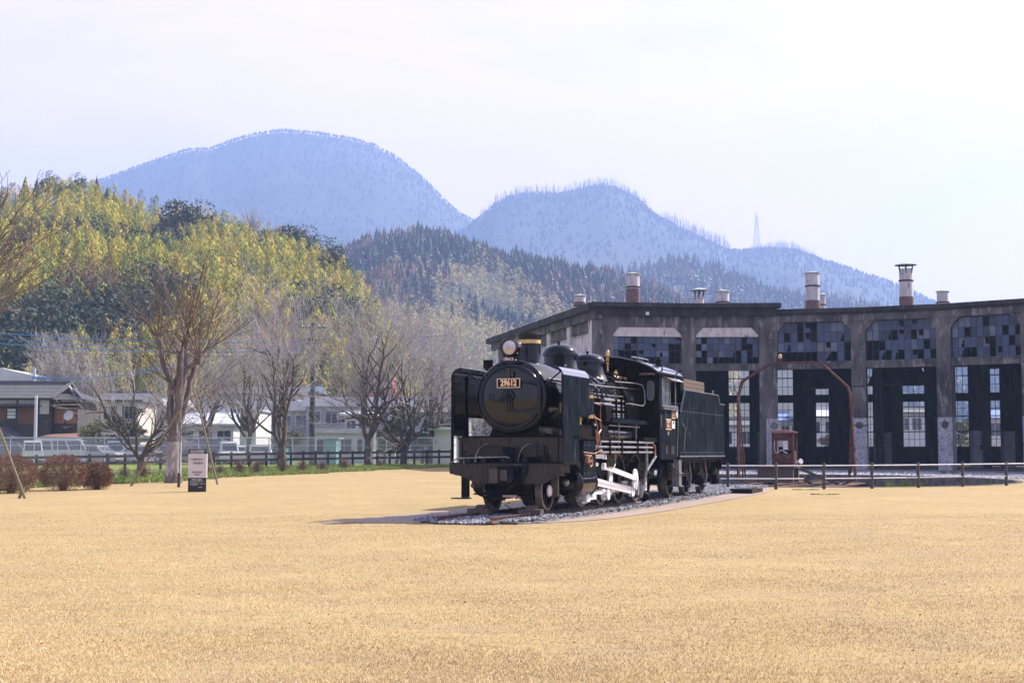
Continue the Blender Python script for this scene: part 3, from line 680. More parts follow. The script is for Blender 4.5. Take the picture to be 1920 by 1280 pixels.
for sgn in (1, -1):
    mb = B()
    l0, l1 = (.62, 1.26) if sgn > 0 else (-1.26, -.62)
    mb.box(-.1, 2.9, l0, l1, 1.53, 1.60); mb.box(2.9, 6.95, l0, l1 * .93, 1.46, 1.51)
    mb.box(5.6, 6.9, l0, l1, 1.50, 1.62) if sgn > 0 else None
    part(mb, 'running_board', M['frame'])
mb = B()
for z, t0, t1 in ((1.49, 1.95, 6.55), (1.37, 1.3, 6.55), (1.25, 1.95, 6.5)): mb.tube([(t0, 1.24, z), (t1, 1.24, z)], .026, 8)
mb.tube([(1.1, 1.0, 1.50), (1.35, 1.22, 1.40)], .04, 8); mb.tube([(1.95, 1.24, 1.50), (1.9, 1.24, 1.2)], .026, 8); part(mb, 'long_side_pipe', M['pipe'], smooth=True)
mb = B()
for t in (2.6, 3.6, 5.0): mb.box(t, t + .03, 1.20, 1.29, 1.2, 1.55)
part(mb, 'pipe_clip', M['frame'])
mb = B(); mb.tube([(6.5, 1.26, 1.45), (6.62, 1.28, 1.40), (6.62, 1.28, 1.18), (6.55, 1.28, 1.12)], .024, 8); part(mb, 'copper_pipe', M['copper'], smooth=True)
mb = B(); mb.tube([(.6, 1.26, 1.25), (1.3, 1.3, 1.22), (1.9, 1.3, 1.30)], .012, 6); part(mb, 'copper_pipe', M['copper'], smooth=True)
mb = B(); mb.tube([(1.6, 1.2, 2.1), (1.75, 1.24, 1.8), (1.65, 1.26, 1.5), (1.7, 1.28, 1.25)], .014, 6); part(mb, 'copper_pipe', M['copper'], smooth=True)
mb = B(); mb.tube([(1.5, 1.2, 2.05), (1.95, 1.25, 1.95), (1.95, 1.25, 1.75), (1.75, 1.25, 1.65)], .018, 6); part(mb, 'copper_pipe', M['copper'], smooth=True)
mb = B(); mb.tube([(1.55, 1.2, 2.35), (2.0, 1.24, 2.3), (1.95, 1.24, 1.95)], .010, 6); part(mb, 'copper_pipe', M['copper'], smooth=True)
mb = B(); mb.tube([(1.6, 1.24, 1.75), (1.62, 1.26, 1.4), (1.5, 1.27, 1.3)], .012, 6); part(mb, 'copper_pipe', M['copper'], smooth=True)
for k in range(5): mb = B(); mb.tube([(1.55 + .06 * k, 1.26, 1.7), (1.57 + .06 * k, 1.27 + .02 * (k % 2), 1.45)], .010, 5); part(mb, 'copper_pipe', M['copper'])

mb = B(); mb.lathe((4.0, .72, 1.16), (1, 0, 0), [(0, .05), (.05, .09), (.8, .09), (.85, .05)], 16); part(mb, 'red_reservoir', M['red'], smooth=True)
# air pump with brass bands
mb = B(); mb.lathe((1.5, 1.10, 1.95), (0, 0, 1), [(0, .10), (.02, .13), (.6, .13), (.62, .09)], 20); pump = part(mb, 'air_pump', M['black'], smooth=True)
mb = B()
for z in (2.0, 2.44): mb.lathe((1.5, 1.10, z), (0, 0, 1), [(0, .134), (.07, .134)], 20, False)
part(mb, 'pump_band', M['gold'], pump)
mb = B(); mb.lathe((1.7, 1.1, 1.62), (0, 0, 1), [(0, .14), (.22, .15), (.3, .08)], 14); part(mb, 'lubricator', M['frame'], smooth=True)
mb = B(); mb.lathe((2.1, 1.1, 1.6), (0, 0, 1), [(0, .16), (.28, .16), (.3, .1), (.34, .1)], 14); part(mb, 'oil_pot', M['frame'], smooth=True)
mb = B(); mb.box(2.25, 2.6, .95, 1.22, 1.55, 1.85); part(mb, 'oil_box', M['frame'])
mb = B(); mb.tube([(1.5, 1.0, 2.6), (1.5, .8, 2.75), (2.2, .8, 2.72)], .05, 8); part(mb, 'pump_exhaust', M['frame'], smooth=True)
mb = B(); mb.box(2.55, 3.0, .9, 1.2, 1.95, 2.32); part(mb, 'tool_box', M['frame'])
# smoke deflectors
M['lipgloss'] = mat('sunlit_gloss_paint', (.02, .022, .026), (.03, .032, .036), 6, .16, spec=1.0, coat=1)
def deflector(l, outer):
    mb = B(); lo, li = (l, l - .012 * outer) 
    a, b_ = min(lo, li), max(lo, li)
    mb.prism([(-.75, 1.03), (.32, 1.03), (.32, 2.02), (1.08, 2.02), (1.08, 2.86), (-.75, 2.86)] if outer > 0 else [(-.75, 1.03), (-.62, 1.03), (-.62, 1.6), (.22, 1.6), (.22, 2.0), (1.15, 2.0), (1.15, 2.86), (-.75, 2.86)],
             lambda u, v, w_: (u, w_, v), a, b_)
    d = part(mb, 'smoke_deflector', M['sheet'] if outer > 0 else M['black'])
    mb = B()
    q = .10 * outer
    t1 = 1.08 if outer > 0 else 1.15
    pts = [(l, 2.86), (l - q * .35, 2.95), (l - q * 1.1, 3.02), (l - q * 2.2, 3.05)]
    for (p, q2) in zip(pts[:-1], pts[1:]):
        dz = .012
        mb.add([(-.75, p[0], p[1]), (t1, p[0], p[1]), (t1, q2[0], q2[1]), (-.75, q2[0], q2[1]), (-.75, p[0] - .012 * outer, p[1] - .006), (t1, p[0] - .012 * outer, p[1] - .006), (t1, q2[0] - .004 * outer, q2[1] - dz), (-.75, q2[0] - .004 * outer, q2[1] - dz)],
               [(0, 1, 2, 3), (7, 6, 5, 4), (0, 4, 5, 1), (2, 6, 7, 3), (0, 3, 7, 4), (1, 5, 6, 2)])
    part(mb, 'deflector_lip', M['lipgloss'], d, smooth=True, angle=70)
    mb = B()
    for t in ((-.74, .35, 1.0) if outer > 0 else (-.74, .1)): mb.box(t, t + .03, min(l - .05 * outer, l - .013 * outer), max(l - .05 * outer, l - .013 * outer), 1.6, 2.9)
    mb.tube([(-.3, l - .15 * outer, 2.99), (-.3, l - .4 * outer, 2.8), (-.25, .74 * outer, 2.62)], .016, 6); mb.tube([(.7, l - .15 * outer, 2.99), (.7, l - .45 * outer, 2.75), (.75, .74 * outer, 2.62)], .016, 6)
    part(mb, 'deflector_stay', M['frame'], d)
    mb = B()
    for t in (-.1, .6): mb.tube([(t, l - .2 * outer, 3.04), (t, l - .19 * outer, 3.09), (t + .13, l - .19 * outer, 3.09), (t + .13, l - .2 * outer, 3.04)], .010, 6)
    part(mb, 'lifting_loop', M['steel'], d)
deflector(1.26, 1); deflector(-1.26, -1)
# platform seen through the opening of the near deflector
mb = B(); mb.box(.34, 1.25, .7, 1.25, 1.78, 1.84); mb.box(.34, 1.25, 1.20, 1.25, 1.60, 1.78); part(mb, 'cylinder_platform', M['frame'])
mb = B(); mb.lathe((.6, 1.05, 1.84), (0, 0, 1), [(0, .07), (.1, .08), (.16, .03)], 10); part(mb, 'relief_valve', M['white'], smooth=True)
mb = B(); mb.lathe((.9, 1.1, 1.84), (0, 0, 1), [(0, .03), (.12, .03), (.13, .06), (.17, .02)], 10); part(mb, 'brass_tap', M['gold'], smooth=True)
# saddle and front plate
mb = B(); mb.prism([(-.62, 1.03), (.62, 1.03), (.62, 1.55), (.5, 1.8), (.4, 1.95), (-.4, 1.95), (-.5, 1.8), (-.62, 1.55)], lambda u, v, w_: (w_, u, v), -.2, 1.9); part(mb, 'saddle', M['frame'])
mb = B(); mb.box(-.34, -.31, -1.24, 1.24, 1.03, 1.54); mb.box(-.38, -.34, -1.24, 1.24, 1.52, 1.56)
for l in (-.75, -.1, .75): mb.box(-.36, -.34, l - .02, l + .02, 1.03, 1.53)
fp_ = part(mb, 'front_footplate_sheet', M['beam'])
mb = B(); mb.box(-.8, -.3, -1.25, 1.25, .985, 1.03); part(mb, 'front_deck', M['frame'])
mb = B()
mb.prism([(-.08, 1.03), (.08, 1.03), (.09, 1.26), (.125, 1.32), (.09, 1.36), (-.09, 1.36), (-.125, 1.32), (-.09, 1.26)], lambda u, v, w_: (w_, u + .02, v), -.74, -.56); part(mb, 'draw_gear_cover', M['sheet'])
for l in (-.55, .42):      # curved splash plates
    mb = B(); pts = [(-.5 - .0 * k, l - .28 + .02 * k, 1.04 + .0 * k) for k in range(1)]
    arc = [(-.42, l - .28 + .28 * (1 - math.cos(a)), 1.04 + .38 * math.sin(a)) for a in np.linspace(0, math.pi / 2, 9)]
    mb.tube(arc, .012, 6); part(mb, 'curved_grab_rail', M['steel'], fp_)
    mb = B(); mb.prism([(l - .26, 1.03)] + [(l - .26 + .27 * (1 - math.cos(a)), 1.03 + .36 * math.sin(a)) for a in np.linspace(0, math.pi / 2, 9)] + [(l + .3, 1.39), (l + .36, 1.2), (l + .36, 1.03)], lambda u, v, w_: (w_, u, v), -.40, -.35); part(mb, 'valve_cover', M['black'], fp_)
for l in (-.85, -.2, .72): mb = B(); mb.lathe((-.6, l, 1.03), (0, 0, 1), [(0, .035), (.12, .03), (.13, .045), (.16, .03)], 8); part(mb, 'deck_valve', M['frame'])
for q_ in ([(-.62, .64, 1.03), (-.62, .64, 1.5)], [(-.7, 1.12, 1.03), (-.62, 1.12, 2.2)], [(-.62, -1.05, 1.03), (-.62, -1.05, 1.6)]): mb = B(); mb.tube(q_, .014); part(mb, 'handrail_stanchion', M['frame'])
# buffer beam
mb = B(); mb.prism([(-1.26, 1.01), (1.25, 1.01), (1.25, .80), (.83, .59), (-.64, .59), (-.98, .74), (-1.26, .80)], lambda u, v, w_: (w_, u, v), -.82, -.785); bb = part(mb, 'buffer_beam', M['beam'])
mb = B(); mb.box(-.83, -.76, -1.26, 1.25, 1.012, 1.03); mb.box(-.8, -.3, -1.26, -1.24, .82, 1.01); mb.box(-.8, -.3, 1.23, 1.25, .82, 1.01); part(mb, 'beam_edge', M['frame'], bb)
mb = B(); rr = random.Random(2)
def riv(l, z): mb.lathe((-.82, l, z), (-1, 0, 0), [(0, .02), (.012, .017), (.018, .006)], 6)
for k in range(22): riv(-1.2 + .112 * k, .965)
for l in (-1.0, -.5, -.4, .35, .45, .95, 1.18):
    for z in (.90, .83, .76, .69, .63):
        if not (abs(l) > .9 and z < .8): riv(l + rr.uniform(-.01, .01), z)
part(mb, 'rivet', M['beam'], bb)
mb = B(); mb.box(-1.04, -.82, -.06, .30, .64, .92); mb.box(-.96, -.82, -.14, .36, .60, .96); cpl = part(mb, 'coupler', M['frame'])
mb = B(); mb.box(-1.24, -1.0, -.20, -.02, .63, .90); mb.box(-1.16, -1.04, .0, .16, .66, .88); part(mb, 'coupler_knuckle', M['couplerface'], cpl)
mb = B(); mb.prism([(.02, .62), (.16, .62), (.22, .7), (.22, .88), (.16, .93), (.02, .93)], lambda u, v, w_: (w_, u + .06, v), -1.12, -1.06); part(mb, 'coupler_horn', M['sheet'], cpl)
mb = B(); mb.tube([(-.9, -1.2, 1.02), (-.92, -1.05, 1.12), (-.92, .05, 1.15), (-.95, .14, 1.13)], .015, 8); mb.tube([(-.92, -.9, 1.12), (-.86, -.9, 1.0)], .02); part(mb, 'uncoupling_rod', M['steel'], smooth=True)
mb = B(); mb.tube([(-.85, .46, 1.08), (-.90, .46, .90), (-.96, .42, .82), (-1.02, .28, .60), (-1.04, .12, .45), (-1.04, -.10, .37), (-1.04, -.22, .36)], .032, 10); part(mb, 'brake_hose', M['sheet'], smooth=True)
mb = B(); mb.tube([(-.98, -.5, .62), (-1.0, -.36, .48), (-1.0, -.3, .36)], .01, 6); mb.tube([(-1.0, -.42, .31), (-1.0, -.22, .31)], .03, 8); part(mb, 'hose_chain', M['frame'])
mb = B(); mb.box(-.8, -.72, -1.0, -.84, .30, .80); mb.box(-.98, -.66, -1.16, -.82, .27, .295); mb.box(-.78, -.74, -1.15, -.9, .76, .78); part(mb, 'front_step', M['frame'])
mb = B(); mb.box(-.72, -.64, 1.02, 1.12, .34, .78); mb.box(-.95, -.6, .98, 1.24, .77, .79); mb.box(-.9, -.6, 1.0, 1.24, .33, .35); part(mb, 'front_step', M['beam'])
mb = B()     # drop curve of footplate towards the cylinder
mb.prism([(-1.0, .99), (-.2, .99), (.02, .93), (.12, .86), (.12, 1.05), (-.1, 1.06), (-1.0, 1.03)], lambda u, v, w_: (u + .25, w_, v), .85, 1.27); part(mb, 'cylinder_front_apron', M['frame'])
# frames, pilot truck
mb = B()
for l in (-.46, .46): mb.box(-.78, 9.0, l - .02, l + .02, .45, 1.15)
mb.box(-.7, 8.8, -.44, .44, 1.0, 1.05); mb.box(5.7, 8.6, -.6, .6, .55, 1.2); mb.box(1.0, 1.9, -.7, .7, .4, 1.2); part(mb, 'main_frame', M['frame'])
mb = B(); mb.box(-.55, .5, -.45, .45, .44, .60); mb.box(-.70, -.64, -.70, .45, .36, .42)
for l in (-.42, .42): mb.box(-.55, .55, l - .04, l + .04, .25, .56); mb.box(-.66, -.6, l - .05, l + .1, .18, .46)
mb.lathe((-.5, -.3, .4), (0, 1, 0), [(0, .07), (.6, .07)], 10); part(mb, 'pilot_truck_frame', M['frame'])
mb = B(); mb.lathe((-.78, -.72, .55), (-1, 0, 0), [(0, .05), (.07, .05)], 10); part(mb, 'end_cock', M['rust'])
mb = B(); mb.tube([(-.64, -.78, .37), (-.64, .40, .37), (-.64, .48, .3), (-.6, .5, .15)], .018, 6); mb.tube([(-.6, .02, .19), (-.6, -.1, .16), (-.58, .08, .04)], .01, 5); part(mb, 'guard_rail', M['frame'])
mb = B(); mb.box(-.66, -.64, -.12, .20, .31, .36); part(mb, 'white_stripe_plate', mat('pale_pink_plate', (.75, .55, .48), rough=.5))
def wheel(t, l, r, spokes, name, hub=None, cw=None, wr=M['frame'], solid=False):
    sg = 1 if l > 0 else -1
    a, b_ = (l - .06 * sg, l + .065 * sg)
    mb = B(); mb.lathe((t, a, r), (0, sg, 0), [(0, r + .025), (.03, r + .02), (.035, r), (.13, r - .008), (.135, r - .02), (.135, r - .065), (.0, r - .065), (.0, r + .025)], 48, False)
    w_ = part(mb, name, M['tyre'], smooth=True)
    mb = B(); mb.lathe((t, a, r), (0, sg, 0), [(.015, r - .064), (.015, r - .12), (.115, r - .12), (.115, r - .064)], 40, False)
    if solid: mb.lathe((t, a, r), (0, sg, 0), [(.05, r - .1), (.06, r * .3), (.09, r * .3), (.09, r - .1)], 30)
    for k in range(spokes):
        th = 2 * math.pi * k / spokes + .1; mb.bar((t + .08 * math.cos(th), l, r + .08 * math.sin(th)), (t + (r - .1) * math.cos(th), l, r + (r - .1) * math.sin(th)), .05, .045, (0, 1, 0))
    mb.lathe((t, a, r), (0, sg, 0), [(0, .11 if r < .5 else .15), (.15, .10 if r < .5 else .14)], 20)
    part(mb, 'wheel_centre', wr, w_, smooth=True)
    if hub: mb = B(); mb.lathe((t, l + .09 * sg, r), (0, sg, 0), [(0, hub), (.03, hub), (.05, hub * .8), (.055, .01)], 24); part(mb, 'hub_cap', M['white'], w_, smooth=True)
    if cw:
        mb = B(); pts = []
        for k in range(11): th = cw - .75 + 1.5 * k / 10; pts.append((t + (r - .11) * math.cos(th), r + (r - .11) * math.sin(th)))
        mb.prism(pts, lambda u, v, w2: (u, w2, v), l - .03, l + .07); part(mb, 'counterweight', M['frame'], w_)
for sg in (1, -1):
    wheel(0, .585 * sg, .43, 9, 'pilot_wheel', hub=.13 if sg > 0 else None)
    for t in (2.42, 3.93, 5.45, 7.0): wheel(t, .585 * sg, .625, 12, 'driving_wheel', cw=2.2)
mb = B()
for t, r in ((0, .43), (2.42, .625), (3.93, .625), (5.45, .625), (7.0, .625)): mb.lathe((t, -.6, r), (0, 1, 0), [(0, .08), (1.2, .08)], 12)
part(mb, 'axle', M['frame'])
# cylinders and valve chests
for sg in (1, -1):
    mb = B(); cl = .97 * sg
    mb.lathe((.45, cl, .58), (1, 0, 0), [(0, .05), (.01, .22), (.03, .29), (.06, .315), (.10, .32), (.16, .30)], 36); mb.lathe((.6, cl, .58), (1, 0, 0), [(0, .30), (.95, .30), (.96, .315), (1.02, .315), (1.05, .28), (1.06, .05)], 36)
    cy = part(mb, 'cylinder', M['black'], smooth=True)
    mb = B(); mb.box(.6, 1.5, .62 if sg > 0 else -1.27, 1.27 if sg > 0 else -.62, .72, 1.50); 
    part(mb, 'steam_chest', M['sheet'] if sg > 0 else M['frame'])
    mb = B(); mb.lathe((.40, cl - .03 * sg, .60), (-1, 0, 0), [(0, .08), (.04, .08), (.06, .03)], 12); mb.tube([(.45, cl - .3 * sg, .62), (.2, cl - .3 * sg, .62)], .04, 8); part(mb, 'cylinder_gland', M['steel'], cy)
mb = B()
for k in range(4):
    for z in (.8, 1.0, 1.2, 1.4): mb.lathe((.66 + .26 * k, 1.27, z), (0, 1, 0), [(0, .013), (.012, .01)], 6)
part(mb, 'chest_bolt', M['pipe'])
mb = B(); mb.box(.30, .62, 1.02, 1.2, .02 - .0, .045) if False else mb.box(1.0, 1.4, 1.0, 1.1, .13, .18); mb.tube([(.9, 1.0, .19), (1.9, 1.0, .2)], .015); part(mb, 'drain_cock', M['pipe'])
mb = B(); mb.box(.68, .78, 1.275, 1.34, 1.02, 1.16); mb.box(.60, .92, 1.275, 1.31, 1.17, 1.20)
mb.tube([(.88 + .12 * math.cos(a), 1.34, 1.06 + .12 * math.sin(a)) for a in np.linspace(0, 2 * math.pi, 17)], .017, 6); mb.tube([(.76, 1.34, 1.06), (1.0, 1.34, 1.06)], .015, 6); mb.lathe((.88, 1.27, 1.06), (0, 1, 0), [(0, .05), (.09, .04)], 10); part(mb, 'brass_lubricator', M['copper'], smooth=True)
# motion (white rods)
def rod(p, q, w_, th, name='rod', m=M['rod'], ends=None):
    mb = B(); mb.bar(p, q, th, w_, (0, 0, 1))
    for c, r in (ends or []):
        mb.lathe(Vector(c) - Vector((0, th * .8, 0)), (0, 1, 0), [(0, r), (th * 1.6, r)], 20)
    return part(mb, name, m)
for sg in (1, -1):
    L_ = 1.0 * sg
    mr = rod((1.95, L_, .62), (5.38, L_, .32), .165, .06, 'main_rod', ends=[((2.15, L_, .60), .09), ((5.38, L_, .32), .15)])
    mb = B(); mb.bar((2.4, L_ + .031 * sg, .578), (5.1, L_ + .031 * sg, .345), .008, .06); part(mb, 'rod_flute', mat('rod_flute', (.45, .40, .42), rough=.6), mr)
    cr = rod((2.42, .82 * sg, .34), (7.0, .82 * sg, .34), .10, .05, 'coupling_rod', ends=[((t, .82 * sg, .34), .12) for t in (2.42, 3.93, 5.45, 7.0)])
    mb = B()
    for t in (2.42, 3.93, 5.45, 7.0): mb.lathe((t, .62 * sg, .34), (0, sg, 0), [(0, .07), (.3, .07)], 14)
    part(mb, 'crank_pin', M['rod'], cr)
    mb = B(); mb.lathe((5.45, 1.06 * sg, .60), (0, sg, 0), [(0, .25), (.03, .25), (.04, .2)], 28); mb.bar((5.45, 1.06 * sg, .34), (5.45, 1.06 * sg, .66), .05, .12, (0, 1, 0)); part(mb, 'return_crank', M['rod'])
    rod((2.55, 1.14 * sg, .93), (5.30, 1.14 * sg, .61), .11, .05, 'eccentric_rod', ends=[((2.55, 1.14 * sg, .93), .08), ((5.30, 1.14 * sg, .61), .08)])
    mb = B(); mb.bar((1.32, 1.14 * sg, .98), (1.36, 1.12 * sg, .30), .05, .11, (1, 0, 0)); mb.bar((1.44, 1.16 * sg, .98), (1.70, 1.12 * sg, .26), .05, .06, (1, 0, 0)); mb.lathe((1.38, 1.06 * sg, .95), (0, sg, 0), [(0, .09), (.12, .09)], 14)
    mb.lathe((1.45, 1.06 * sg, .78), (0, sg, 0), [(0, .08), (.14, .08)], 14); mb.lathe((1.56, 1.06 * sg, .62), (0, sg, 0), [(0, .09), (.14, .09)], 14); part(mb, 'combination_lever', M['rod'], smooth=True)
    mb = B(); mb.bar((1.50, 1.05 * sg, .98), (2.35, 1.05 * sg, .98), .05, .08); mb.prism([(1.85, .95), (2.3, .95), (2.35, .8), (2.3, .5), (2.2, .3), (2.0, .28), (2.1, .5), (2.12, .72), (1.95, .74)], lambda u, v, w_: (u, w_, v), min(.88 * sg, .92 * sg), max(.88 * sg, .92 * sg)); part(mb, 'slide_bar_bracket', M['rod'])
    mb = B(); mb.box(1.5, 2.9, min(.93 * sg, 1.03 * sg), max(.93 * sg, 1.03 * sg), .30, .36); mb.box(1.35, 1.62, min(.9 * sg, 1.1 * sg), max(.9 * sg, 1.1 * sg), .16, .42); mb.box(1.5, 2.15, min(.9 * sg, 1.08 * sg), max(.9 * sg, 1.08 * sg), .20, .30); part(mb, 'crosshead', M['rod'])
    mb = B(); mb.lathe((2.95, .98 * sg, .28), (0, sg, 0), [(0, .13), (.05, .13), (.05, .08), (.12, .08), (.12, .12), (.16, .12)], 20); part(mb, 'rod_bearing', M['rod'], smooth=True)
    mb = B(); mb.prism([(3.75, .25), (4.05, .25), (4.1, .7), (4.0, .82), (3.85, .82), (3.78, .6)], lambda u, v, w_: (u, w_, v), min(.86 * sg, .9 * sg), max(.86 * sg, .9 * sg)); mb.box(6.95, 7.1, min(.86 * sg, .93 * sg), max(.86 * sg, .93 * sg), .28, .62); part(mb, 'spring_link', M['rod'])
    mb = B(); mb.box(4.6, 5.2, min(.9 * sg, .98 * sg), max(.9 * sg, .98 * sg), .42, .56); mb.box(5.7, 6.6, min(.84 * sg, .9 * sg), max(.84 * sg, .9 * sg), .40, .52); mb.box(5.6, 5.75, min(.98 * sg, 1.1 * sg), max(.98 * sg, 1.1 * sg), .2, .55); part(mb, 'bearing_cap', M['pipe'])
    mb = B(); mb.box(1.38, 2.65, min(1.12 * sg, 1.17 * sg), max(1.12 * sg, 1.17 * sg), 1.11, 1.20); mb.lathe((2.6, 1.1 * sg, 1.155), (0, sg, 0), [(0, .07), (.09, .07)], 12); part(mb, 'reversing_rod', M['rod'])
mb = B(); mb.box(2.62, 3.22, .95, 1.2, .92, 1.46); part(mb, 'expansion_link_cover', M['frame'])
mb = B(); mb.tube([(3.24, 1.2, 1.35), (3.27, 1.2, .98), (3.15, 1.2, .90)], .012, 6); part(mb, 'link_rail', M['steel'])
mb = B()
for sg in (1, -1): mb.prism([(3.3 + .55 * math.cos(a), .62 + .62 * math.sin(a)) for a in np.linspace(.15, math.pi - .15, 14)], lambda u, v, w_: (u + .55, w_, v), min(.64 * sg, .68 * sg), max(.64 * sg, .68 * sg))
part(mb, 'wheel_splasher', M['sheet'])
mb = B()      # ash pan, brake gear, injectors below cab
mb.prism([(5.9, .45), (7.4, .45), (7.6, 1.2), (5.6, 1.2)], lambda u, v, w_: (u, w_, v), -.55, .55); mb.box(6.2, 6.9, .7, .95, .7, 1.0); part(mb, 'ash_pan', M['frame'])
mb = B(); mb.tube([(6.05, 1.2, 1.45), (6.1, 1.2, .95), (6.0, 1.15, .45)], .04, 8); mb.tube([(6.1, 1.2, .8), (6.9, 1.22, 1.15)], .035, 8); mb.lathe((6.0, 1.05, .12), (0, 0, 1), [(0, .05), (.1, .08), (.3, .09), (.35, .05)], 12)
part(mb, 'injector_overflow', M['pipe'], smooth=True)
mb = B(); mb.lathe((6.3, .9, .30), (.5, .2, -.3), [(0, .05), (.35, .14)], 14); mb.tube([(6.0, 1.1, .62), (6.6, 1.1, .78), (7.3, 1.1, .62)], .03, 8); mb.tube([(7.35, 1.15, 1.05), (7.5, 1.18, .8), (7.4, 1.15, .6), (7.6, 1.15, .4)], .035, 8); mb.tube([(3.4, 1.1, 1.2), (4.3, 1.0, .95), (4.9, .95, 1.2)], .012, 5); mb.tube([(4.6, 1.1, .9), (5.2, 1.1, 1.2)], .012, 5)
part(mb, 'pipework', M['sheet'], smooth=True)
# cab
cabp = [(-1.3, 3.30), (-1.15, 3.42), (-.8, 3.57), (-.4, 3.66), (0, 3.69), (.4, 3.66), (.8, 3.57), (1.15, 3.42), (1.3, 3.30)]
mb = B()
mb.prism([(-1.3, 1.6)] + cabp + [(1.3, 1.6)], lambda u, v, w_: (w_, u, v), 6.98, 7.0)
cab = part(mb, 'cab', M['frame'])
for sg in (1, -1):
    mb = B(); a, b_ = (1.285, 1.305) if sg > 0 else (-1.305, -1.285)
    T0, T1 = 6.98, 8.78; wz0, wz1 = 2.50, 3.10
    mb.prism([(T0, 1.30), (T0 + .03, 1.18), (T0 + .12, 1.10), (T0 + .25, 1.07), (T1 - .25, 1.07), (T1, 1.08), (T1, 1.9), (T1 - .06, 2.2), (T1 - .06, 2.5), (T0, 2.5)], lambda u, v, w_: (u, w_, v), a, b_)
    mb.box(T0, T0 + .28, a, b_, 2.5, 3.3); mb.box(T1 - .12, T1 - .06, a, b_, 2.5, 3.3); mb.box(T0 + .28, T1 - .12, a, b_, 3.12, 3.3)
    part(mb, 'cab_side', M['sheet'], cab)
    mb = B(); c0, c1 = (1.30, 1.325) if sg > 0 else (-1.325, -1.30)
    mb.box(T0 + .24, T0 + .30, c0, c1, 2.46, 3.14); mb.box(T1 - .16, T1 - .10, c0, c1, 2.46, 3.14); mb.box(T0 + .2, T1 - .1, c0, c1, 3.12, 3.16); mb.box(T0 + .72, T0 + .76, c0 - .02, c1 - .02, 2.5, 3.12); mb.box(T0 + 1.15, T0 + 1.19, c0 - .02, c1 - .02, 2.5, 3.12)
    mb.box(T0 + .15, T1 - .0, c0, c1 + .03, 2.42, 2.48); mb.box(T0 + .2, T1 - .05, c0, c1 + .05, 2.36, 2.40)
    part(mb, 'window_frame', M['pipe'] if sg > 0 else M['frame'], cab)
    mb = B(); mb.box(T0 + .28, T1 - .7, (1.288 if sg > 0 else -1.292), (1.292 if sg > 0 else -1.288), 2.5, 3.12); part(mb, 'window_glass', M['glassdark'], cab)
    mb = B(); mb.prism([(T0 + .1, 3.12), (T0 + .1, 3.14)], lambda u, v, w_: (u, v, w_), 0, 0) if False else None
    mb.add([(T0 + .15, 1.30 * sg, 3.24), (T1 + .05, 1.30 * sg, 3.24), (T1 + .2, 1.48 * sg, 3.12), (T0 + .9, 1.48 * sg, 3.12), (T0 + .15, 1.30 * sg, 3.225), (T1 + .05, 1.30 * sg, 3.225), (T1 + .2, 1.48 * sg, 3.105), (T0 + .9, 1.48 * sg, 3.105)], [(0, 1, 2, 3), (7, 6, 5, 4), (0, 4, 5, 1), (1, 5, 6, 2), (2, 6, 7, 3), (3, 7, 4, 0)])
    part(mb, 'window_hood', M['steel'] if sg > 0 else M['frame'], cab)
mb = B(); mb.prism([(-1.28, 1.3), (-1.28, 3.3), (-.9, 3.3), (-.9, 1.3)], lambda u, v, w_: (w_, u, v), 8.74, 8.76); mb.box(7.0, 8.9, -1.28, 1.28, 1.28, 1.33); part(mb, 'cab_floor', M['frame'], cab)
# oval front windows
for sg in (1, -1):
    mb = B(); o_ = [(1.08 * sg + .085 * math.cos(a), (2.98 if math.sin(a) > 0 else 2.68) + .10 * math.sin(a)) for a in np.linspace(0, 2 * math.pi, 24, endpoint=False)]
    mb.prism(o_, lambda u, v, w_: (w_, u, v), 6.965, 6.975); part(mb, 'oval_window', M['glassdark'], cab)
    mb = B(); ring = [(6.965, u, v) for u, v in o_ + o_[:1]]; mb.tube(ring, .012, 6, False); part(mb, 'oval_window_rim', M['pipe'], cab)
mb = B()     # roof
outer = [(l * 1.10, z + .03 - .03 * abs(l)) for l, z in cabp]; inner = [(l * 1.09, z - .005 - .03 * abs(l)) for l, z in cabp]
mb.prism(outer + inner[::-1], lambda u, v, w_: (w_, u, v), 6.35, 9.05); roof = part(mb, 'cab_roof', M['black'], smooth=True, angle=30) if False else mb.build('cab_roof', mat('cab_roof_paint', (.05, .055, .06), (.09, .095, .10), 6, .14, spec=.9, coat=.5), loco, smooth=True)
mb = B(); mb.tube([(7.1, .55, 3.68), (7.1, .55, 3.72), (8.1, .55, 3.72), (8.1, .55, 3.68)], .016, 6); mb.tube([(7.1, .72, 3.64), (7.1, .72, 3.69), (8.1, .72, 3.69), (8.1, .72, 3.64)], .016, 6); part(mb, 'roof_rail', M['pipe'], roof)
mb = B(); mb.lathe((8.3, .95, 3.50), (0, 0, 1), [(0, .08), (.16, .07), (.17, .12), (.20, .12), (.21, .06), (.27, .05)], 14); part(mb, 'roof_vent', M['frame'], roof)
mb = B(); mb.tube([(7.0, 1.36, 3.15), (7.0, 1.38, 3.42), (7.05, 1.36, 3.46)], .018, 6); mb.tube([(8.6, 1.36, 3.1), (8.6, 1.38, 3.38), (8.7, 1.36, 3.42)], .018, 6); mb.tube([(6.9, 1.42, 3.36), (9.0, 1.42, 3.36)], .014, 6); part(mb, 'roof_hook', M['frame'], roof)
mb = B()
for k in range(6): mb.box(6.7 + .0 * k, 6.75, .86 + .07 * k, .90 + .07 * k, 3.22, 3.27)
part(mb, 'valve_handle_row', M['copper'], cab)
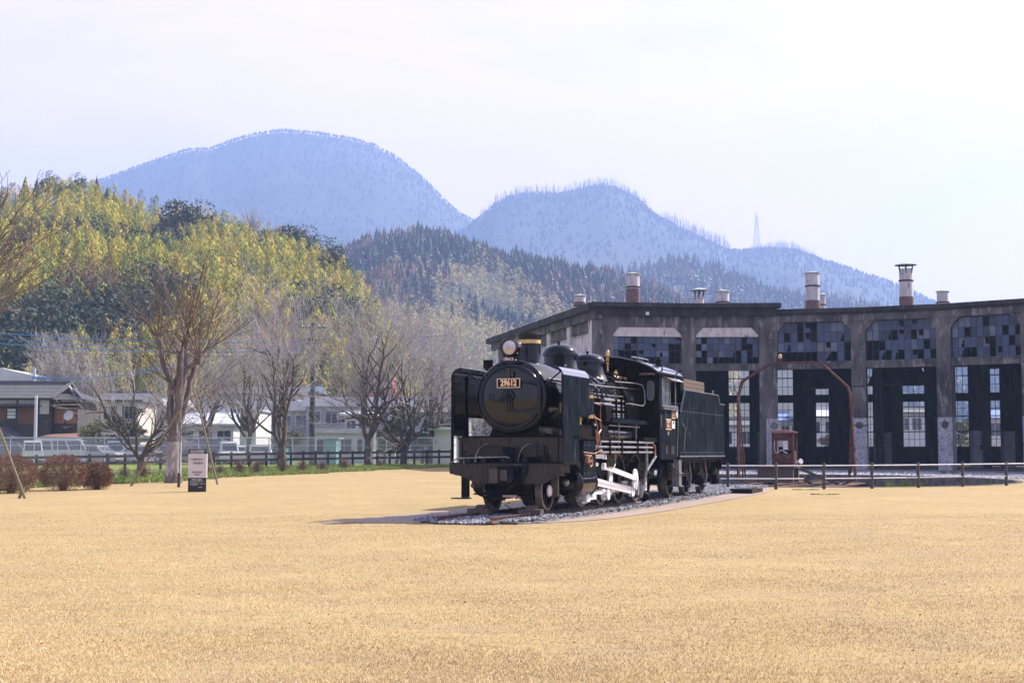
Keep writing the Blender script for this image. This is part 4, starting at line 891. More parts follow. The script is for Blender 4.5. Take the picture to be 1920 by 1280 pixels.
# plates and slots on the cab side
for t in (7.62, 8.2):
    mb = B(); mb.box(t, t + .34 if t > 8 else t + .22, 1.304, 1.309, 1.20, 1.42); part(mb, 'cab_step_slot', mat('slot_dark', (.003, .003, .003), rough=1), cab)
mb = B(); mb.box(7.58, 8.16, 1.305, 1.318, 1.84, 2.12); part(mb, 'cab_number_plate', mat('dark_red_plate', (.10, .03, .03), rough=.4), cab)
mb = B(); mb.box(7.58, 8.16, 1.318, 1.324, 2.095, 2.12); mb.box(7.58, 8.16, 1.318, 1.324, 1.84, 1.865); part(mb, 'cab_plate_border', M['platetext'], cab)
txt('形式9600', .085, M['platetext'], cab, m_near(7.87, 1.319, 2.045), 'cab_plate_text', .003, bold=.002)
txt('29612', .12, M['platetext'], cab, m_near(7.87, 1.319, 1.935), 'cab_plate_text', .003, bold=.002)
mb = B(); mb.box(7.80, 7.98, 1.305, 1.312, 1.70, 1.80); part(mb, 'builder_plate', M['pipe'], cab)
mb = B(); mb.box(8.26, 8.58, 1.305, 1.315, 1.88, 2.08); part(mb, 'allocation_plate', M['white'], cab)
txt('門', .17, M['frame'], cab, m_near(8.42, 1.316, 1.98), 'allocation_text', .002)
mb = B(); mb.box(8.3, 8.66, 1.305, 1.312, 2.14, 2.17); mb.box(8.3, 8.66, 1.305, 1.312, 2.37, 2.40); mb.box(8.3, 8.335, 1.305, 1.312, 2.17, 2.37); mb.box(8.46, 8.53, 1.305, 1.312, 2.19, 2.35); part(mb, 'holder_frame', M['platetext'], cab)
txt('N', .30, M['white'], cab, m_near(8.72, 1.33, 2.26), 'holder_letter', .003, bold=.006)
mb = B(); mb.tube([(8.85, 1.3, 1.15), (8.85, 1.33, 1.9), (8.82, 1.33, 2.45)], .014, 6); mb.tube([(7.06, 1.33, 1.9), (7.06, 1.34, 2.2)], .012, 6); part(mb, 'cab_handrail', M['steel'], cab)
# ------------------------------------------------- tender
T0, T1 = 9.12, 14.85
mb = B()
for sg in (1, -1):
    a, b_ = (1.285, 1.30) if sg > 0 else (-1.30, -1.285)
    mb.prism([(T0, 1.16), (T1, 1.16), (T1, 2.70), (14.2, 2.72), (14.0, 2.96), (9.75, 2.96), (T0 + .1, 2.35), (T0, 2.1)], lambda u, v, w_: (u, w_, v), a, b_)
mb.box(T0, T0 + .02, -1.285, 1.285, 1.16, 2.1); mb.box(T1 - .02, T1, -1.285, 1.285, 1.16, 2.70); mb.box(10.5, T1 - .02, -1.285, 1.285, 2.5, 2.52)
tender = part(mb, 'tender', M['sheet'], smooth=False)
mb = B(); mb.box(9.75, 14.0, 1.29, 1.325, 2.945, 2.975); mb.box(14.2, T1, 1.29, 1.325, 2.69, 2.72); mb.bar((14.0, 1.31, 2.96), (14.2, 1.31, 2.70), .03, .03); mb.bar((9.75, 1.31, 2.96), (T0 + .1, 1.31, 2.35), .03, .03); mb.box(T0, T1, 1.30, 1.32, 1.13, 1.165); part(mb, 'tender_edge_strip', M['pipe'], tender)
mb = B()
for t in (10.9, 12.6): mb.box(t, t + .05, 1.299, 1.306, 1.17, 2.94)
mb.box(T0 + .05, T1, 1.299, 1.305, 2.40, 2.44); mb.box(T0, T1, 1.299, 1.308, 1.17, 1.22); part(mb, 'tender_seam', M['sheet'], tender)
mb = B()
for t in (10.86, 12.56):
    for k in range(22): mb.lathe((t, 1.30, 1.24 + .078 * k), (0, 1, 0), [(0, .014), (.010, .010)], 6)
for k in range(70): mb.lathe((9.2 + .08 * k, 1.30, 2.37), (0, 1, 0), [(0, .013), (.010, .010)], 6); mb.lathe((9.2 + .08 * k, 1.30, 1.25), (0, 1, 0), [(0, .013), (.010, .010)], 6)
part(mb, 'tender_rivet', M['pipe'], tender, kind='stuff')
for k, (t0, t1) in enumerate(((10.05, 12.6),)):
    for j in range(3):
        mb = B(); mb.box(t0 + .02 * j, t1 + .03 * (j % 2), 1.16, 1.20, 2.975 + .105 * j, 3.07 + .105 * j); part(mb, 'coal_board', M['tboard'], tender)
        mb = B(); mb.box(t0, t1, -1.20, -1.16, 2.975 + .105 * j, 3.07 + .105 * j); part(mb, 'coal_board', M['tboard'], tender)
mb = B(); mb.box(9.7, 10.05, -1.2, 1.2, 2.6, 3.25); part(mb, 'coal_bunker_front', M['black'], tender)
mb = B(); mb.tube([(13.5, 1.25, 2.97), (13.5, 1.25, 3.08), (13.6, 1.25, 3.08), (13.6, 1.25, 2.97)], .014, 6); mb.tube([(9.6, 1.3, 1.3), (9.62, 1.35, 1.9), (9.3, 1.34, 2.05)], .014, 6); part(mb, 'tender_handrail', M['steel'], tender)
txt('22', .12, M['pipe'], tender, m_near(10.3, 1.302, 1.75), 'tender_marks', .001)
mb = B(); mb.box(T0 + .1, T1 - .05, -1.1, 1.1, .98, 1.14)
for l in (-.9, .9): mb.box(T0 + .2, T1 - .1, l - .02, l + .02, .5, 1.0)
mb.box(T0 + .1, T1, 1.05, 1.27, 1.06, 1.13); part(mb, 'tender_frame', M['frame'], tender)
mb = B()
for t in (10.6, 12.5, 14.5):
    mb.prism([(t - .75, 1.05), (t - .2, 1.05), (t - .05, .62), (t + .05, .62), (t + .2, 1.05), (t + .75, 1.05), (t + .3, .55), (t + .25, .35), (t - .25, .35), (t - .3, .55)][:], lambda u, v, w_: (u, w_, v), .98, 1.01)
part(mb, 'axle_guard', M['frame'], tender)
for t in (10.6, 12.5, 14.5):
    mb = B(); mb.box(t - .14, t + .14, 1.0, 1.16, .30, .60); mb.lathe((t, 1.16, .43), (0, 1, 0), [(0, .10), (.04, .08)], 12); part(mb, 'axle_box', M['sheet'], tender)
    mb = B()
    for q in range(5): mb.box(t - .5 + .08 * q, t + .5 - .08 * q, 1.03, 1.12, .60 + .035 * q, .63 + .035 * q)
    mb.tube([(t - .48, 1.08, .62), (t - .5, 1.08, .95)], .02); mb.tube([(t + .48, 1.08, .62), (t + .5, 1.08, .95)], .02); part(mb, 'leaf_spring', M['frame'], tender)
for sg in (1, -1):
    for t in (10.6, 12.5, 14.6): wheel(t, .585 * sg, .43, 0, 'tender_wheel', solid=True)
mb = B()
for t in (10.6, 12.5, 14.6): mb.lathe((t, -.9, .43), (0, 1, 0), [(0, .07), (1.8, .07)], 10)
part(mb, 'tender_axle', M['frame'], tender)
mb = B(); mb.box(9.25, 9.55, 1.05, 1.25, .35, 1.1); mb.box(9.2, 9.6, 1.0, 1.3, .33, .36); mb.box(9.2, 9.6, 1.0, 1.3, .68, .70); part(mb, 'tender_step', M['pipe'], tender)
mb = B(); mb.tube([(9.1, 1.1, .95), (9.3, 1.15, .8), (10.0, 1.12, .72)], .03, 8); mb.tube([(11.3, 1.05, .35), (12.0, 1.05, .30), (13.8, 1.05, .34)], .02, 6)
for t in (11.2, 13.2): mb.tube([(t, 1.06, 1.0), (t + .15, 1.08, .6), (t + .1, 1.05, .25)], .03, 6)
part(mb, 'tender_brake_rod', M['pipe'], tender, smooth=True)
mb = B(); mb.box(14.85, 14.92, -1.2, 1.2, .75, 1.1); mb.box(14.9, 15.25, -.15, .15, .7, .95); part(mb, 'rear_beam', M['frame'], tender)
# ================================================================== ROUNDHOUSE
RF, RB = 23.0, 45.3
def arc_pt(px, r):
    k = (px - 960) / F / CT
    # |(kY - TCx, Y - TCy)| = r , far root
    a = k * k + 1; b = -2 * (k * TC.x + TC.y); c = TC.x ** 2 + TC.y ** 2 - r * r
    Y = (-b + math.sqrt(b * b - 4 * a * c)) / (2 * a); return Vector((k * Y - TC.x, Y - TC.y, 0))
rh = empty('roundhouse', (TC.x, TC.y, 0), label='derelict concrete roundhouse with broken blue window panes and rooftop flues', cat='engine shed')
FV = [arc_pt(p, RF) for p in (1131, 1291, 1443, 1609, 1769, 1928)]
a_last = math.atan2(FV[-1].y, FV[-1].x)
for k in (1, 2, 3, 4, 5): FV.append(Vector((RF * math.cos(a_last - R(12.4) * k), RF * math.sin(a_last - R(12.4) * k), 0)))
FL = .46
def bayframe(A, Bp):
    u = (Bp - A); L_ = u.length; u.normalize(); w_ = Vector((-u.y, u.x, 0))
    if w_.dot(A) < 0: w_ = -w_
    return u, w_, L_
PAT = [["ggg.ggggggb", "gg.gggbgg..", "g...bggbg..", "....g..gg.."], ["g.gggggg.gg", ".ggggggg..g", "g.ggggb.g.g", "..g.....g.."],
       ["ggg.b.ggggg", "g.g.b.gggbg", "gbgggggbgg.", "......gb.g."], ["gggggbgbggg", "gggb.bg.bgg", "...gggggg.g", "..b.b.gb.g."],
       ["ggggg.ggggg", "gg.ggggg.g.", "gbgggb.gg.g", "gb..gg.bgg."], ["ggg.ggggggb", "g.bggg.gg.g", "g..gbggbg..", ".g..g..gg.g"], ["g.gggggg.gg", ".ggggggg..g", "g.ggggb.g.g", "..g.....g.."]]
pr_ = random.Random(5)
for i in range(len(FV) - 1):
    A, Bp = FV[i], FV[i + 1]; u, w_, L_ = bayframe(A, Bp)
    tf = lambda a, b, z, A=A, u=u, w_=w_: tuple(A + u * a + w_ * b + Vector((0, 0, z)))
    left = i < 2
    ctop = 9.2 if left else 8.83
    wt = 8.02 if left else 8.80; wb = 6.50 if left else 6.58; wb2 = 6.10 if left else 6.16
    if left: wt, wb = 8.02, 6.50
    c0 = .42 if i else .55; c1 = .40
    if i == 1: c1 = .62
    # beams
    mb = MB(tf); mb.box(c0, L_ - c1, .0, .45, wb2, wb); mb.box(c0 - .0, L_ - c1, -.04, .0, wb - .08, wb - .005); mb.build('window_beam', M['conc'], rh)
    if left:
        mb = MB(tf); mb.box(c0 - .0, L_ - c1, .0, .40, 8.56, ctop); 
        mb.prism([(c0, 8.02), (c0 + .05, 8.18), (c0 + .42, 8.56), (c0, 8.56)], lambda a, z, b: (a, b, z), -.02, .40); mb.prism([(L_ - c1, 8.02), (L_ - c1 - .05, 8.18), (L_ - c1 - .42, 8.56), (L_ - c1, 8.56)], lambda a, z, b: (a, b, z), -.02, .40)
        mb.build('header_beam', M['conc'], rh)
        mb = MB(tf); mb.prism([(c0 + .002, 8.10), (c0 + .10, 8.22), (c0 + .40, 8.55), (L_ - c1 - .40, 8.55), (L_ - c1 - .10, 8.22), (L_ - c1 - .002, 8.10), (L_ - c1 - .002, 8.03), (c0 + .002, 8.03)], lambda a, z, b: (a, b, z), .02, .30); mb.build('white_panel', M['peel'], rh)
        # fascia and canopy
        mb = MB(tf); x0 = -.55 if i == 0 else 0; x1 = L_ + (.35 if i == 1 else 0)
        mb.box(x0, x1, -.35, .5, ctop, 9.66); mb.box(x0 - (.25 if i == 0 else 0), x1 + (.25 if i == 1 else 0), -.75, .5, 9.665, 9.90); mb.build('parapet', M['concdark'], rh)
    else:
        mb = MB(tf); mb.box(0, L_, -.1, .45, ctop, 9.32); mb.build('header_beam', M['conc'], rh)
        mb = MB(tf); mb.box(0, L_, -.32, .45, 9.325, 9.56); mb.box(0, L_, -.2, -.1, 9.22, 9.32); mb.build('parapet', M['concdark'], rh)
        mb = MB(tf)
        for q, sg in ((c0, 1), (L_ - c1, -1)): mb = MB(tf); mb.prism([(q, 8.26), (q, 8.83), (q + sg * .52, 8.83), (q + sg * .46, 8.76), (q + sg * .04, 8.34)], lambda a, z, b: (a, b, z), -.03, .42); mb.build('column_haunch', M['conc'], rh)
    # window with bars and panes
    W = L_ - c0 - c1; nx, ny = 11, 4; pw, ph = W / nx, (wt - wb) / ny
    mb = MB(tf)
    for a in range(nx + 1): 
        th = .025 if a in (0, nx, 4, 7) else .012
        mb.box(c0 + a * pw - th, c0 + a * pw + th, .17, .21, wb, wt)
    for b in range(ny + 1): th = .022 if b in (0, ny, 2) else .012; mb.box(c0, L_ - c1, .165, .205, wb + b * ph - th, wb + b * ph + th)
    win = mb.build('window', M['muntin'], rh)
    if i > 5:
        mb = MB(tf); mb.box(c0, L_ - c1, .185, .19, wb, wt); mb.build('pane', M['pane'], win)
    for b in range(ny if i <= 5 else 0):
        row = PAT[i % 7][b]
        for a in range(nx):
            ch_ = row[a]
            if ch_ == '.': continue
            xa, xb = c0 + a * pw + .014, c0 + (a + 1) * pw - .014; zt, zb = wt - b * ph - .014, wt - (b + 1) * ph + .014
            tl = pr_.uniform(-.012, .012); tz = pr_.uniform(-.008, .008)
            if ch_ == 'g': poly = [(xa, zb), (xb, zb), (xb, zt), (xa, zt)]
            else:
                fx, fz = pr_.uniform(.3, .7), pr_.uniform(.3, .7)
                P_ = lambda s, t: (xa + (xb - xa) * s, zb + (zt - zb) * t)
                kind = pr_.random()
                if kind < .5: poly = [P_(0, 0), P_(1, 0), P_(1, fz), P_(.8, fz * .6), P_(fx, fz * 1.1), P_(.35, fz * .5), P_(.2, 1), P_(0, 1)]
                else: poly = [P_(0, 0), P_(fx, 0), P_(fx * .8, .3), P_(.7, .45), P_(.62, .7), P_(1, .8), P_(1, 1), P_(0, 1)]
            mb = MB(tf); n_ = len(poly)
            vs = [(x, .19 + tl * (x - xa) / pw + tz, z) for x, z in poly] + [(x, .186 + tl * (x - xa) / pw + tz, z) for x, z in poly]
            mb.add(vs, [tuple(range(n_)), tuple(range(2 * n_ - 1, n_ - 1, -1))] + [(k, (k + 1) % n_, n_ + (k + 1) % n_, n_ + k) for k in range(n_)])
            mb.build('pane', M[('pane', 'pane', 'pane', 'pane_dark', 'pane_pale')[pr_.randrange(5)]], win)
    # floor bay, roof bay
    u2, w2, L2 = u, w_, L_
    Ab, Bb = A * (RB / RF), Bp * (RB / RF)
    MB().add([A + Vector((0, 0, FL)), Bp + Vector((0, 0, FL)), Bb + Vector((0, 0, FL)), Ab + Vector((0, 0, FL)), A + Vector((0, 0, FL - .5)), Bp + Vector((0, 0, FL - .5)), Bb + Vector((0, 0, FL - .5)), Ab + Vector((0, 0, FL - .5))],
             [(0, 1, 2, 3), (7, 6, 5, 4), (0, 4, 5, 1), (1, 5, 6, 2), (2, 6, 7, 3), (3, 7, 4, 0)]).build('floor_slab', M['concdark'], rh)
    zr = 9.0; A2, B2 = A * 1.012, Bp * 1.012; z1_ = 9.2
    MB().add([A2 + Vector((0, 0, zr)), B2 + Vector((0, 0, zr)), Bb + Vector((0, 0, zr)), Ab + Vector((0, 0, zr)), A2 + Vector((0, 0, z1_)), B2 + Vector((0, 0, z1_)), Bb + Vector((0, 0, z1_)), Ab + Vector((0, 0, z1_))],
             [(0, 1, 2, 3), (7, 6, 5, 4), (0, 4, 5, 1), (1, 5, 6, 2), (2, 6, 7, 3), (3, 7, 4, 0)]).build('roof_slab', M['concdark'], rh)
# columns
for i, V in enumerate(FV[:-1]):
    rad = V.normalized(); tan = Vector((rad.y, -rad.x, 0))
    hw = .40; top = 9.2 if i <= 2 else 8.83
    tf = lambda a, b, z, V=V, rad=rad, tan=tan: tuple(V + tan * a + rad * b + Vector((0, 0, z)))
    a0, a1 = (-hw, hw) if i != 0 else (-.5, .55)
    if i == 2: a0, a1 = -.60, .42
    mb = MB(tf)
    if i == 0: mb.box(a0, a1, -.06, .8, FL - .5, top)
    else: mb.box(a0, a1, -.06, .7, FL - .5, top)
    if i == 2: mb.box(-.12, -.10, -.075, -.06, FL, top)
    col = mb.build('column', M['conc'], rh)
    if i in (2, 3, 4, 5):
        mb = MB(tf); mb.box(a0 + (.36 if i == 2 else .004), a1 - .004 + .008, -.066, .69, FL - .3, 3.35); mb.build('whitewash_coat', M['whitewash'], col)
        if i == 4: MB(tf).lathe((0, -.066, 3.0), (0, 0, 1), [(0, 0.01)], 3) if False else None
        mb = MB(lambda *p, tf=tf: tf(*p)); mb.lathe((0.0 if i != 2 else .18, -.07, 2.95), (0, 1, 0), [(0, .21), (.02, .21)], 20); mb.build('round_patch', M['conc'], col)
    if i in (3,):
        mb = MB(tf)
        for z in (5.1, 2.9): mb.box(a0 - .01, a1 + .01, -.075, .2, z, z + .07)
        mb.build('iron_band', M['muntin'], col)
# rear wall, one window to each length
RPX_ = [1100, 1181, 1262.5, 1344, 1425.5, 1507, 1588.5, 1670, 1751.5, 1833, 1914.5, 1996, 2078, 2160]
pts = [FV[0] * (RB / RF)] + [arc_pt(p, RB) for p in RPX_]
a_e = math.atan2(pts[-1].y, pts[-1].x); a_z = math.atan2(FV[-1].y, FV[-1].x)
k = 1
while a_e - k * .068 > a_z: pts.append(Vector((RB * math.cos(a_e - k * .068), RB * math.sin(a_e - k * .068), 0))); k += 1
for i in range(len(pts) - 1):
    A, Bp = pts[i], pts[i + 1]; u, w_, L_ = bayframe(A, Bp)
    tf = lambda a, b, z, A=A, u=u, w_=w_: tuple(A + u * a + w_ * b + Vector((0, 0, z)))
    mid = L_ / 2; hw = .74
    mb = MB(tf); 
    if i == 0: mb.box(0, L_, 0, .3, 0, 9.3)
    else:
        mb.box(0, mid - hw, 0, .3, 0, 9.3); mb.box(mid + hw, L_, 0, .3, 0, 9.3)
        for z0, z1 in ((0, 1.83), (5.02, 5.52), (7.36, 9.3)): mb.box(mid - hw, mid + hw, 0.001, .299, z0, z1)
        mb.box(mid - hw - .05, mid + hw + .05, -.04, 0, 1.76, 1.83); mb.box(0.02, .3, -.14, 0, FL, 9.0)
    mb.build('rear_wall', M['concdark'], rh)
    if i:
        for z0, z1, ny in ((1.83, 5.02, 6), (5.52, 7.36, 3)):
            mb = MB(tf)
            for a in range(5): mb.box(mid - hw + a * hw / 2 - .018, mid - hw + a * hw / 2 + .018, .12, .16, z0, z1)
            for b in range(ny + 1): th = .035 if b % 2 == 0 else .016; mb.box(mid - hw, mid + hw, .125, .155, z0 + (z1 - z0) * b / ny - th, z0 + (z1 - z0) * b / ny + th)
            mb.build('rear_window', M['muntin'], rh)
# end wall (left) along the radius through the first column
A, Bp = FV[0] + FV[0].normalized() * .5, FV[0] * (RB / RF); u = (Bp - A).normalized(); L_ = (Bp - A).length; w_ = Vector((-u.y, u.x, 0))
if w_.x > 0: w_ = -w_         # outwards, to the left
tf = lambda a, b, z, A=A, u=u, w_=w_: tuple(A + u * a + w_ * b + Vector((0, 0, z)))
def et(a): return 9.90 - .3 * a / L_
mb = MB(tf); mb.prism([(0, 0), (L_ + .3, 0), (L_ + .3, et(L_) - .5), (0, et(0) - .5)], lambda a, z, b: (a, b, z), -.1, .2); mb.build('end_wall', M['concrib'], rh)
npil = 6
for k in range(npil):
    a = .3 + (L_ - .8) * k / (npil - 1)
    mb = MB(tf); mb.box(a - .3, a + .3, .2, .52, 0, et(a) - .9); mb.build('buttress', M['concrib'], rh)
for k in range(npil - 1):
    a0 = .3 + (L_ - .8) * k / (npil - 1) + .3; a1 = .3 + (L_ - .8) * (k + 1) / (npil - 1) - .3
    mb = MB(tf); mb.prism([(a0, et(a0) - 1.5), (a1, et(a1) - 1.5), (a1, et(a1) - .9), (a0, et(a0) - .9)], lambda a, z, b: (a, b, z), .2, .42); mb.build('wall_band', M['conc'], rh)
mb = MB(tf); mb.prism([(-.8, et(0) - .9), (L_ + .8, et(L_) - .9), (L_ + .8, et(L_) - .42), (-.8, et(0) - .42)], lambda a, z, b: (a, b, z), .2, .62); mb.build('end_fascia', M['conc'], rh)
mb = MB(tf); mb.prism([(-.8, et(0) - .415), (L_ + 1.0, et(L_) - .415), (L_ + 1.0, et(L_) - .05), (-.8, et(0) - .02)], lambda a, z, b: (a, b, z), -.3, .95); mb.build('end_cornice', M['concdark'], rh)
# inner columns: px centre, px width
for pxc, pw_, ytop, lower, r in ((1641, 11, 777, True, 36), (1661, 11, 778, True, 38), (1830, 23, 774, True, 33), (1885, 20, 776, True, 36), (1431, 22, 782, True, 33), (1310, 22, 782, True, 36), (1560, 14, 780, False, 40), (1745, 14, 780, False, 40)):
    c = arc_pt(pxc, r); Y = c.y + TC.y; hw = pw_ / F * Y / 2
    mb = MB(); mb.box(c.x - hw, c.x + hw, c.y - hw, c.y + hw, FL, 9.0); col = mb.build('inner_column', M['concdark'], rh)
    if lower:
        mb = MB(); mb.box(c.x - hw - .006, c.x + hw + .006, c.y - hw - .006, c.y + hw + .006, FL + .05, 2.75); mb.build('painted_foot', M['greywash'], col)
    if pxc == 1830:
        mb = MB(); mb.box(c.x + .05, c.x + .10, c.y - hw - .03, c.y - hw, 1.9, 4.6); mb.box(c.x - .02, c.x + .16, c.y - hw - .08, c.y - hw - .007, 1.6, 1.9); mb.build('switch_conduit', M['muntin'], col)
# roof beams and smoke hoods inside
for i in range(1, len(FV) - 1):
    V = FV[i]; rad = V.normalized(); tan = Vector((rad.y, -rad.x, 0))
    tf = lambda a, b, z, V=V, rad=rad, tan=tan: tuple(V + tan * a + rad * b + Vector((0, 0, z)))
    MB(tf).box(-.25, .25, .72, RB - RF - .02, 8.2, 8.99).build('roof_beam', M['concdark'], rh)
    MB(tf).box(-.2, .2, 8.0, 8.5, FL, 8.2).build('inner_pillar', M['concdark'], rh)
for pxc, wpx, yb in ((1532, 44, 728), (1682, 100, 722), (1225, 60, 722), (1370, 44, 690), (1850, 50, 690)):
    c = arc_pt(pxc, 37); Y = c.y + TC.y; hw = wpx / F * Y / 2; zb = CAMZ + (PY0 - yb) / F * Y
    mb = MB(); b0 = (c.x - hw, c.x + hw, c.y - 1.2, c.y + 1.2)
    q = .45
    vs = [(b0[0], b0[2], zb), (b0[1], b0[2], zb), (b0[1], b0[3], zb), (b0[0], b0[3], zb), (c.x - hw * q, c.y - .5, 8.2), (c.x + hw * q, c.y - .5, 8.2), (c.x + hw * q, c.y + .5, 8.2), (c.x - hw * q, c.y + .5, 8.2)]
    mb.add(vs, [(0, 1, 2, 3), (7, 6, 5, 4), (0, 4, 5, 1), (1, 5, 6, 2), (2, 6, 7, 3), (3, 7, 4, 0)]); mb.build('smoke_hood', M['concdark'], rh)
# flues on the roof: px centre, top y, width px, kind
for pxc, yt, wpx, kind, zsplit, r in ((1187.5, 513, 25, 'tall', 541, 33), (1087.5, 554, 22, 'short', 0, 42), (1312, 553, 17, 'cowl', 0, 38), (1356, 546, 24, 'short2', 0, 36), (1525, 511, 26, 'tall', 563, 32), (1543.5, 552, 11, 'short', 0, 44), (1701, 503, 25, 'cowltall', 556, 32), (1769.5, 546, 22, 'short', 0, 38)):
    c = arc_pt(pxc, r); Y = c.y + TC.y; rr_ = wpx / F * Y / 2; Z = lambda y: CAMZ + (PY0 - y) / F * Y
    zt = Z(yt)
    mb = MB(); mb.lathe((c.x, c.y, 0), (0, 0, 1), [(9.15, rr_), (zt - .03, rr_), (zt, rr_ * .98)], 24); fl = mb.build('flue', M['vent'], rh, smooth=True)
    mb = MB(); zb1 = (zt - 1.2) if kind == 'tall' else (zt - .75)
    if kind == 'cowltall': zb1 = Z(527)
    if kind == 'tall': zb1 = Z(yt + 26)
    mb.lathe((c.x, c.y, zb1), (0, 0, 1), [(0, rr_ + .002), (.02, rr_ + .05), (.08, rr_ + .05), (.1, rr_ + .002)], 24, False); mb.build('flue_ring', M['rust'], fl, smooth=True)
    if zsplit: 
        mb = MB(); mb.lathe((c.x, c.y, 9.16), (0, 0, 1), [(0, rr_ + .03), (Z(zsplit) - 9.16, rr_ + .03), (Z(zsplit) - 9.15, rr_)], 24, False); mb.build('flue_base', M['ventbase'], fl, smooth=True)
    if pxc == 1087.5: mb = MB(); mb.lathe((c.x, c.y, zt - .78), (0, 0, 1), [(0, rr_ + .004), (.35, rr_ + .004)], 24, False); mb.build('flue_base', M['ventbase'], fl, smooth=True)
    if kind in ('cowl', 'cowltall'):
        hc = .42 if kind == 'cowl' else .32; rc = rr_ * (2.1 if kind == 'cowl' else 1.65)
        mb = MB(); mb.lathe((c.x, c.y, zt + hc - .1), (0, 0, 1), [(0, rc), (.03, rc), (.16, rc * .35), (.19, .05)], 20); mb.build('flue_cowl', M['cap'], fl, smooth=True)
        mb = MB()
        for k in range(6): a = k * math.pi / 3 + .3; mb.tube([(c.x + rr_ * .95 * math.cos(a), c.y + rr_ * .95 * math.sin(a), zt - .3), (c.x + rr_ * 1.15 * math.cos(a), c.y + rr_ * 1.15 * math.sin(a), zt + hc - .1)], .035, 6)
        mb.build('cowl_leg', M['muntin'], fl)
    else:
        mb = MB(); mb.lathe((c.x, c.y, zt), (0, 0, 1), [(-.03, rr_ + .06), (.02, rr_ + .06), (.10, rr_ * .5), (.13, .03)], 24); mb.build('flue_cap', M['cap'], fl, smooth=True)
c = FV[0].lerp(FV[1], .5); mb = MB(); d = c.normalized() * -.36
mb.box(c.x + d.x - .09, c.x + d.x + .09, c.y + d.y - .1, c.y + d.y, 9.22, 9.40); mb.build('white_insulator_box', M['white'], rh)

# ================================================================== POST AND RAIL FENCE (right)
fe = empty('post_and_rail_fence', (0, 0, 0), label='low brown post fence with two white cable rails before the roundhouse', cat='fence')
FP = [on_ground(p, y) for p, y in ((1365, 917), (1455, 917), (1545, 916.5), (1635, 915.5), (1722, 914), (1805, 912), (1887, 910), (1967, 908))]
hp = .90
for p in FP:
    mb = MB(); mb.lathe((p.x, p.y, p.z - .1), (0, 0, 1), [(0, .058), (hp + .08, .058), (hp + .1, .045)], 10); mb.build('post', M['fencewood'], fe, smooth=True)
for k in range(len(FP) - 1):
    a, b_ = FP[k], FP[k + 1]
    mb = MB(); mb.tube([a + Vector((.0, -.03, hp - .10)), b_ + Vector((0, -.03, hp - .10))], .020, 8); mb.build('top_rail', M['white'], fe, smooth=True)
    mb = MB(); e = b_ if k != 1 else a.lerp(b_, .58)
    mb.tube([a + Vector((0, -.03, .36)), e + Vector((0, -.03, .36))], .020, 8); mb.build('lower_rail', M['white'], fe, smooth=True)
a = FP[0]; q = a + Vector((-.25, 0, 0)); mb = MB(); mb.tube([q + Vector((0, 0, .70)), q + Vector((.02, 0, .80)), a + Vector((0, -.03, .80))], .02, 8); mb.tube([q + Vector((0, 0, .36)), a + Vector((0, -.03, .36))], .02, 8); mb.build('rail_end', M['white'], fe)
# level crossing style slab at the end of the rails
s_ = TL(17.2, 1.5); MB().box(-.9, .9, -.35, .35, 0, .12).build('track_end_block', M['frame'], None, label='low black steel block at the end of the near rail', cat='block').location = (s_[0], s_[1], gz(s_[1]) + .02)
bpy.data.objects['track_end_block'].rotation_euler = (0, 0, math.pi / 2 - LA)
